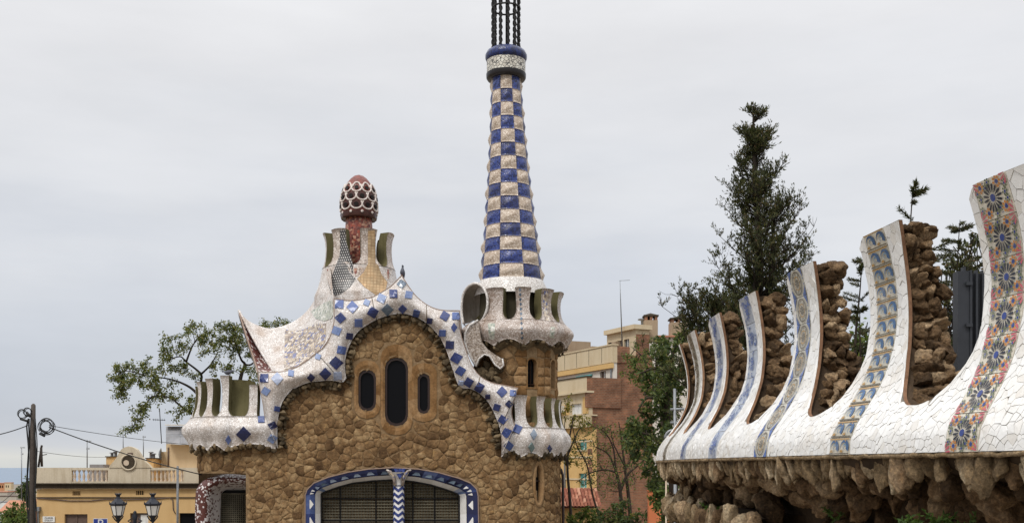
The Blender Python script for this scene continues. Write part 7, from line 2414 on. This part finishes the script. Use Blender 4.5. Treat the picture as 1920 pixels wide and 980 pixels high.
limb_tree('climbing_plant', 'bright green creeper over the orange garden wall', 'plant', (pxX(1252, 36), 36, 0),
  [([(1250,1080,0),(1248,980,0),(1240,930,0),(1230,900,0)], .05, .02), ([(1256,1080,.4),(1262,960,.3),(1268,915,.3)], .04, .02)],
  scatter([(1222,905),(1258,898),(1276,930),(1270,975),(1246,985),(1230,960),(1218,935)], 26, 8), 36.0, M['lf_mid'], M['bark'], leaf=(.16, .05), per=40, rad=.26, droop=.5, depth=.4)
# --- shrubs along the bottom edge
def shrub(name, label, poly, n, Y, mat, leaf, per, rad, group=None):
    xs = [p[0] for p in poly]; xm = (min(xs) + max(xs))/2
    return limb_tree(name, label, 'shrub', (pxX(xm, Y), Y, ground_z(0, Y)), [([(xm, HY + (EYE - ground_z(0, Y))*F/Y, 0), (xm, 1030, 0), (xm + 4, 990, 0)], .06, .03)], scatter(poly, n, 6), Y, mat, M['bark'], leaf=leaf, per=per, rad=rad, droop=.1, depth=.6, group=group)
shrub('garden_shrub', 'leafy shrub below the tiled lean-to', [(1058,962),(1085,952),(1110,950),(1122,968),(1122,1010),(1058,1010)], 26, 46.0, M['lf_mid'], (.22, .05), 36, .34)
shrub('garden_shrub', 'dark shrub at the foot of the bare tree', [(1118,958),(1150,940),(1185,952),(1230,940),(1240,1010),(1118,1010)], 34, 42.5, M['lf_dark'], (.16, .045), 50, .32)
shrub('garden_shrub', 'sunny green shrub beside the utility pole', [(-12,985),(2,962),(14,958),(28,952),(44,948),(52,956),(56,1010),(-12,1010)], 40, 52.0, M['lf_mid'], (.16, .05), 70, .38)
shrub('garden_shrub', 'dark rounded treetop behind the utility pole', [(38,912),(46,904),(58,906),(62,920),(56,930),(42,928)], 16, 95.0, M['lf_dark'], (.3, .1), 60, .6)
# --- conifer sprigs rising behind the merlons
def sprig(x, y0, y1, Y, n, label, lean=0.0):
    t = thing('conifer_sapling', label, 'sapling', P(x, max(y0 + 120, 700), Y))
    mb = MB(); lv = Leaves()
    a = P(x, max(y0 + 120, 700), Y); b = P(x + lean, y1, Y)
    st_ = wander(a, b, 14, .015); mb.tube(st_, [lerp(.016, .003, i/14) for i in range(15)], 5)
    H = (b - a).length
    for i in range(n):
        f = rv.uniform(.25, 1.0); q = a.lerp(b, f)
        g = rv.uniform(0, 2*PI); R = (1.05 - f)*H*.36 + .04
        e = q + Vector((R*math.cos(g), R*math.sin(g), R*rv.uniform(.1, .5)))
        pts = wander(q, e, 6, .05); mb.tube(pts, [.005]*7, 3, False)
        for k in range(1, 7):
            for _ in range(16):
                d = (e - q).normalized()*.9 + rdir()*.7
                lv.leaf(pts[k].lerp(pts[k-1], rv.random()) + rdir()*.008, d, rv.uniform(.022, .048), .0035)
    mb.build('trunk', M['bark'], t, True); lv.build(M['lf_cyp'], t)
sprig(1712, 420, 352, 7.4, 26, 'small conifer sprig above the wave-tiled merlon')
sprig(1794, 520, 412, 9.6, 44, 'feathery conifer sapling beside the steel gate', 6)
sprig(1604, 560, 488, 9.6, 16, 'low conifer sprig left of the wave-tiled merlon', 12)
sprig(1612, 640, 575, 9.0, 18, 'bushy conifer sprig low in the gap by the wave-tiled merlon')
shrub('hedge', 'green hedge glimpsed between the merlons behind the steel gate', [(1770,470),(1836,430),(1842,520),(1836,700),(1760,700)], 44, 10.5, M['lf_cyp'], (.06, .016), 60, .12)
shrub('hedge', 'dark hedge low behind the beige scroll-tiled merlon', [(1600,620),(1625,600),(1630,760),(1596,760)], 16, 10.5, M['lf_mid'], (.07, .018), 50, .12)
# --- ferns under the wall
def fern(x, y, Y, n, label):
    t = thing('fern', label, 'fern', P(x, y + 20, Y)); lv = Leaves(); mb = MB()
    for i in range(n):
        a = P(x, y + 18, Y) + rdir()*.02; e = a + Vector((rv.gauss(-.03, .06), rv.gauss(-.03, .05), rv.uniform(.03, .075)))
        pts = wander(a, e, 5, .1); mb.tube(pts, [.0018]*6, 3, False)
        for k in range(1, 6):
            for _ in range(3): lv.leaf(pts[k], (e - a).normalized()*.5 + rdir(), rv.uniform(.018, .035), .006)
    mb.build('stems', M['lf_fern'], t, True); lv.build(M['lf_fern'], t, 'fronds')
fern(1750, 970, 5.15, 8, 'bright fern under the floral-tiled merlon'); fern(1812, 978, 5.0, 7, 'tall fern in the rock cleft below the floral strip'); fern(1715, 974, 5.2, 6, 'small fern low under the wave-tiled merlon')
fern(1345, 945, 8.6, 9, 'mossy fern tuft on the lower rock ledge'); fern(1560, 955, 6.6, 5, 'sparse fern in the shade under the coping')

# ------------------------------------------------------------------ pigeons
M['pigeon'] = plain('slate_pigeon_feathers', (0.06, 0.065, 0.085), .6, var=.4, nscale=25)
def pigeon(loc, yaw, tilt, label, s=1.0):
    t = thing('pigeon', label, 'bird', loc)
    # body, neck, head, beak and tail as one lofted surface along the spine
    spine = [(-.20, .02, .012, .03), (-.15, .03, .022, .038), (-.09, .055, .05, .05), (-.03, .075, .07, .065), (.03, .085, .075, .068), (.08, .115, .058, .055), (.11, .155, .036, .036), (.125, .19, .03, .03), (.145, .215, .033, .031), (.17, .218, .026, .024), (.185, .213, .01, .009), (.205, .206, .003, .003)]
    V = []; n = 10
    for (x, z, ry, rz) in spine:
        for k in range(n):
            g = 2*PI*k/n; V.append(Vector((x - math.sin(.5)*rz*math.sin(g)*.3, ry*math.cos(g), z + rz*math.sin(g))))
    Fc = [(i*n + k, i*n + (k+1) % n, (i+1)*n + (k+1) % n, (i+1)*n + k) for i in range(len(spine)-1) for k in range(n)] + [tuple(range(n))[::-1]]
    R_ = Matrix.Rotation(yaw, 3, 'Z') @ Matrix.Rotation(tilt, 3, 'Y')
    V = [Vector(loc) + R_ @ (v*s + Vector((0, 0, .03))) for v in V]
    mk('body', V, Fc, M['pigeon'], t, True)
    for sy in (-1, 1):
        mb = MB(); mb.tube([Vector(loc) + R_ @ Vector((0, sy*.025, .055)), Vector(loc) + R_ @ Vector((.005, sy*.025, 0)), Vector(loc) + R_ @ Vector((.035, sy*.03, 0))], .006, 5); mb.build('leg', M['redcap'], t, True)
p_, n_ = hit(GBV, 444, 704); pigeon((p_.x, p_.y + .08, zbL + tops[3] + .0), PI*.85, .5, 'grey pigeon perched on the left gallery merlon', 1.25)
pigeon((pxX(753, YF + .05), YF + .05, pyZ(515.5, YF + .05)), -PI/2 - .3, -.85, 'dark pigeon perched on the gable peak', 1.3)
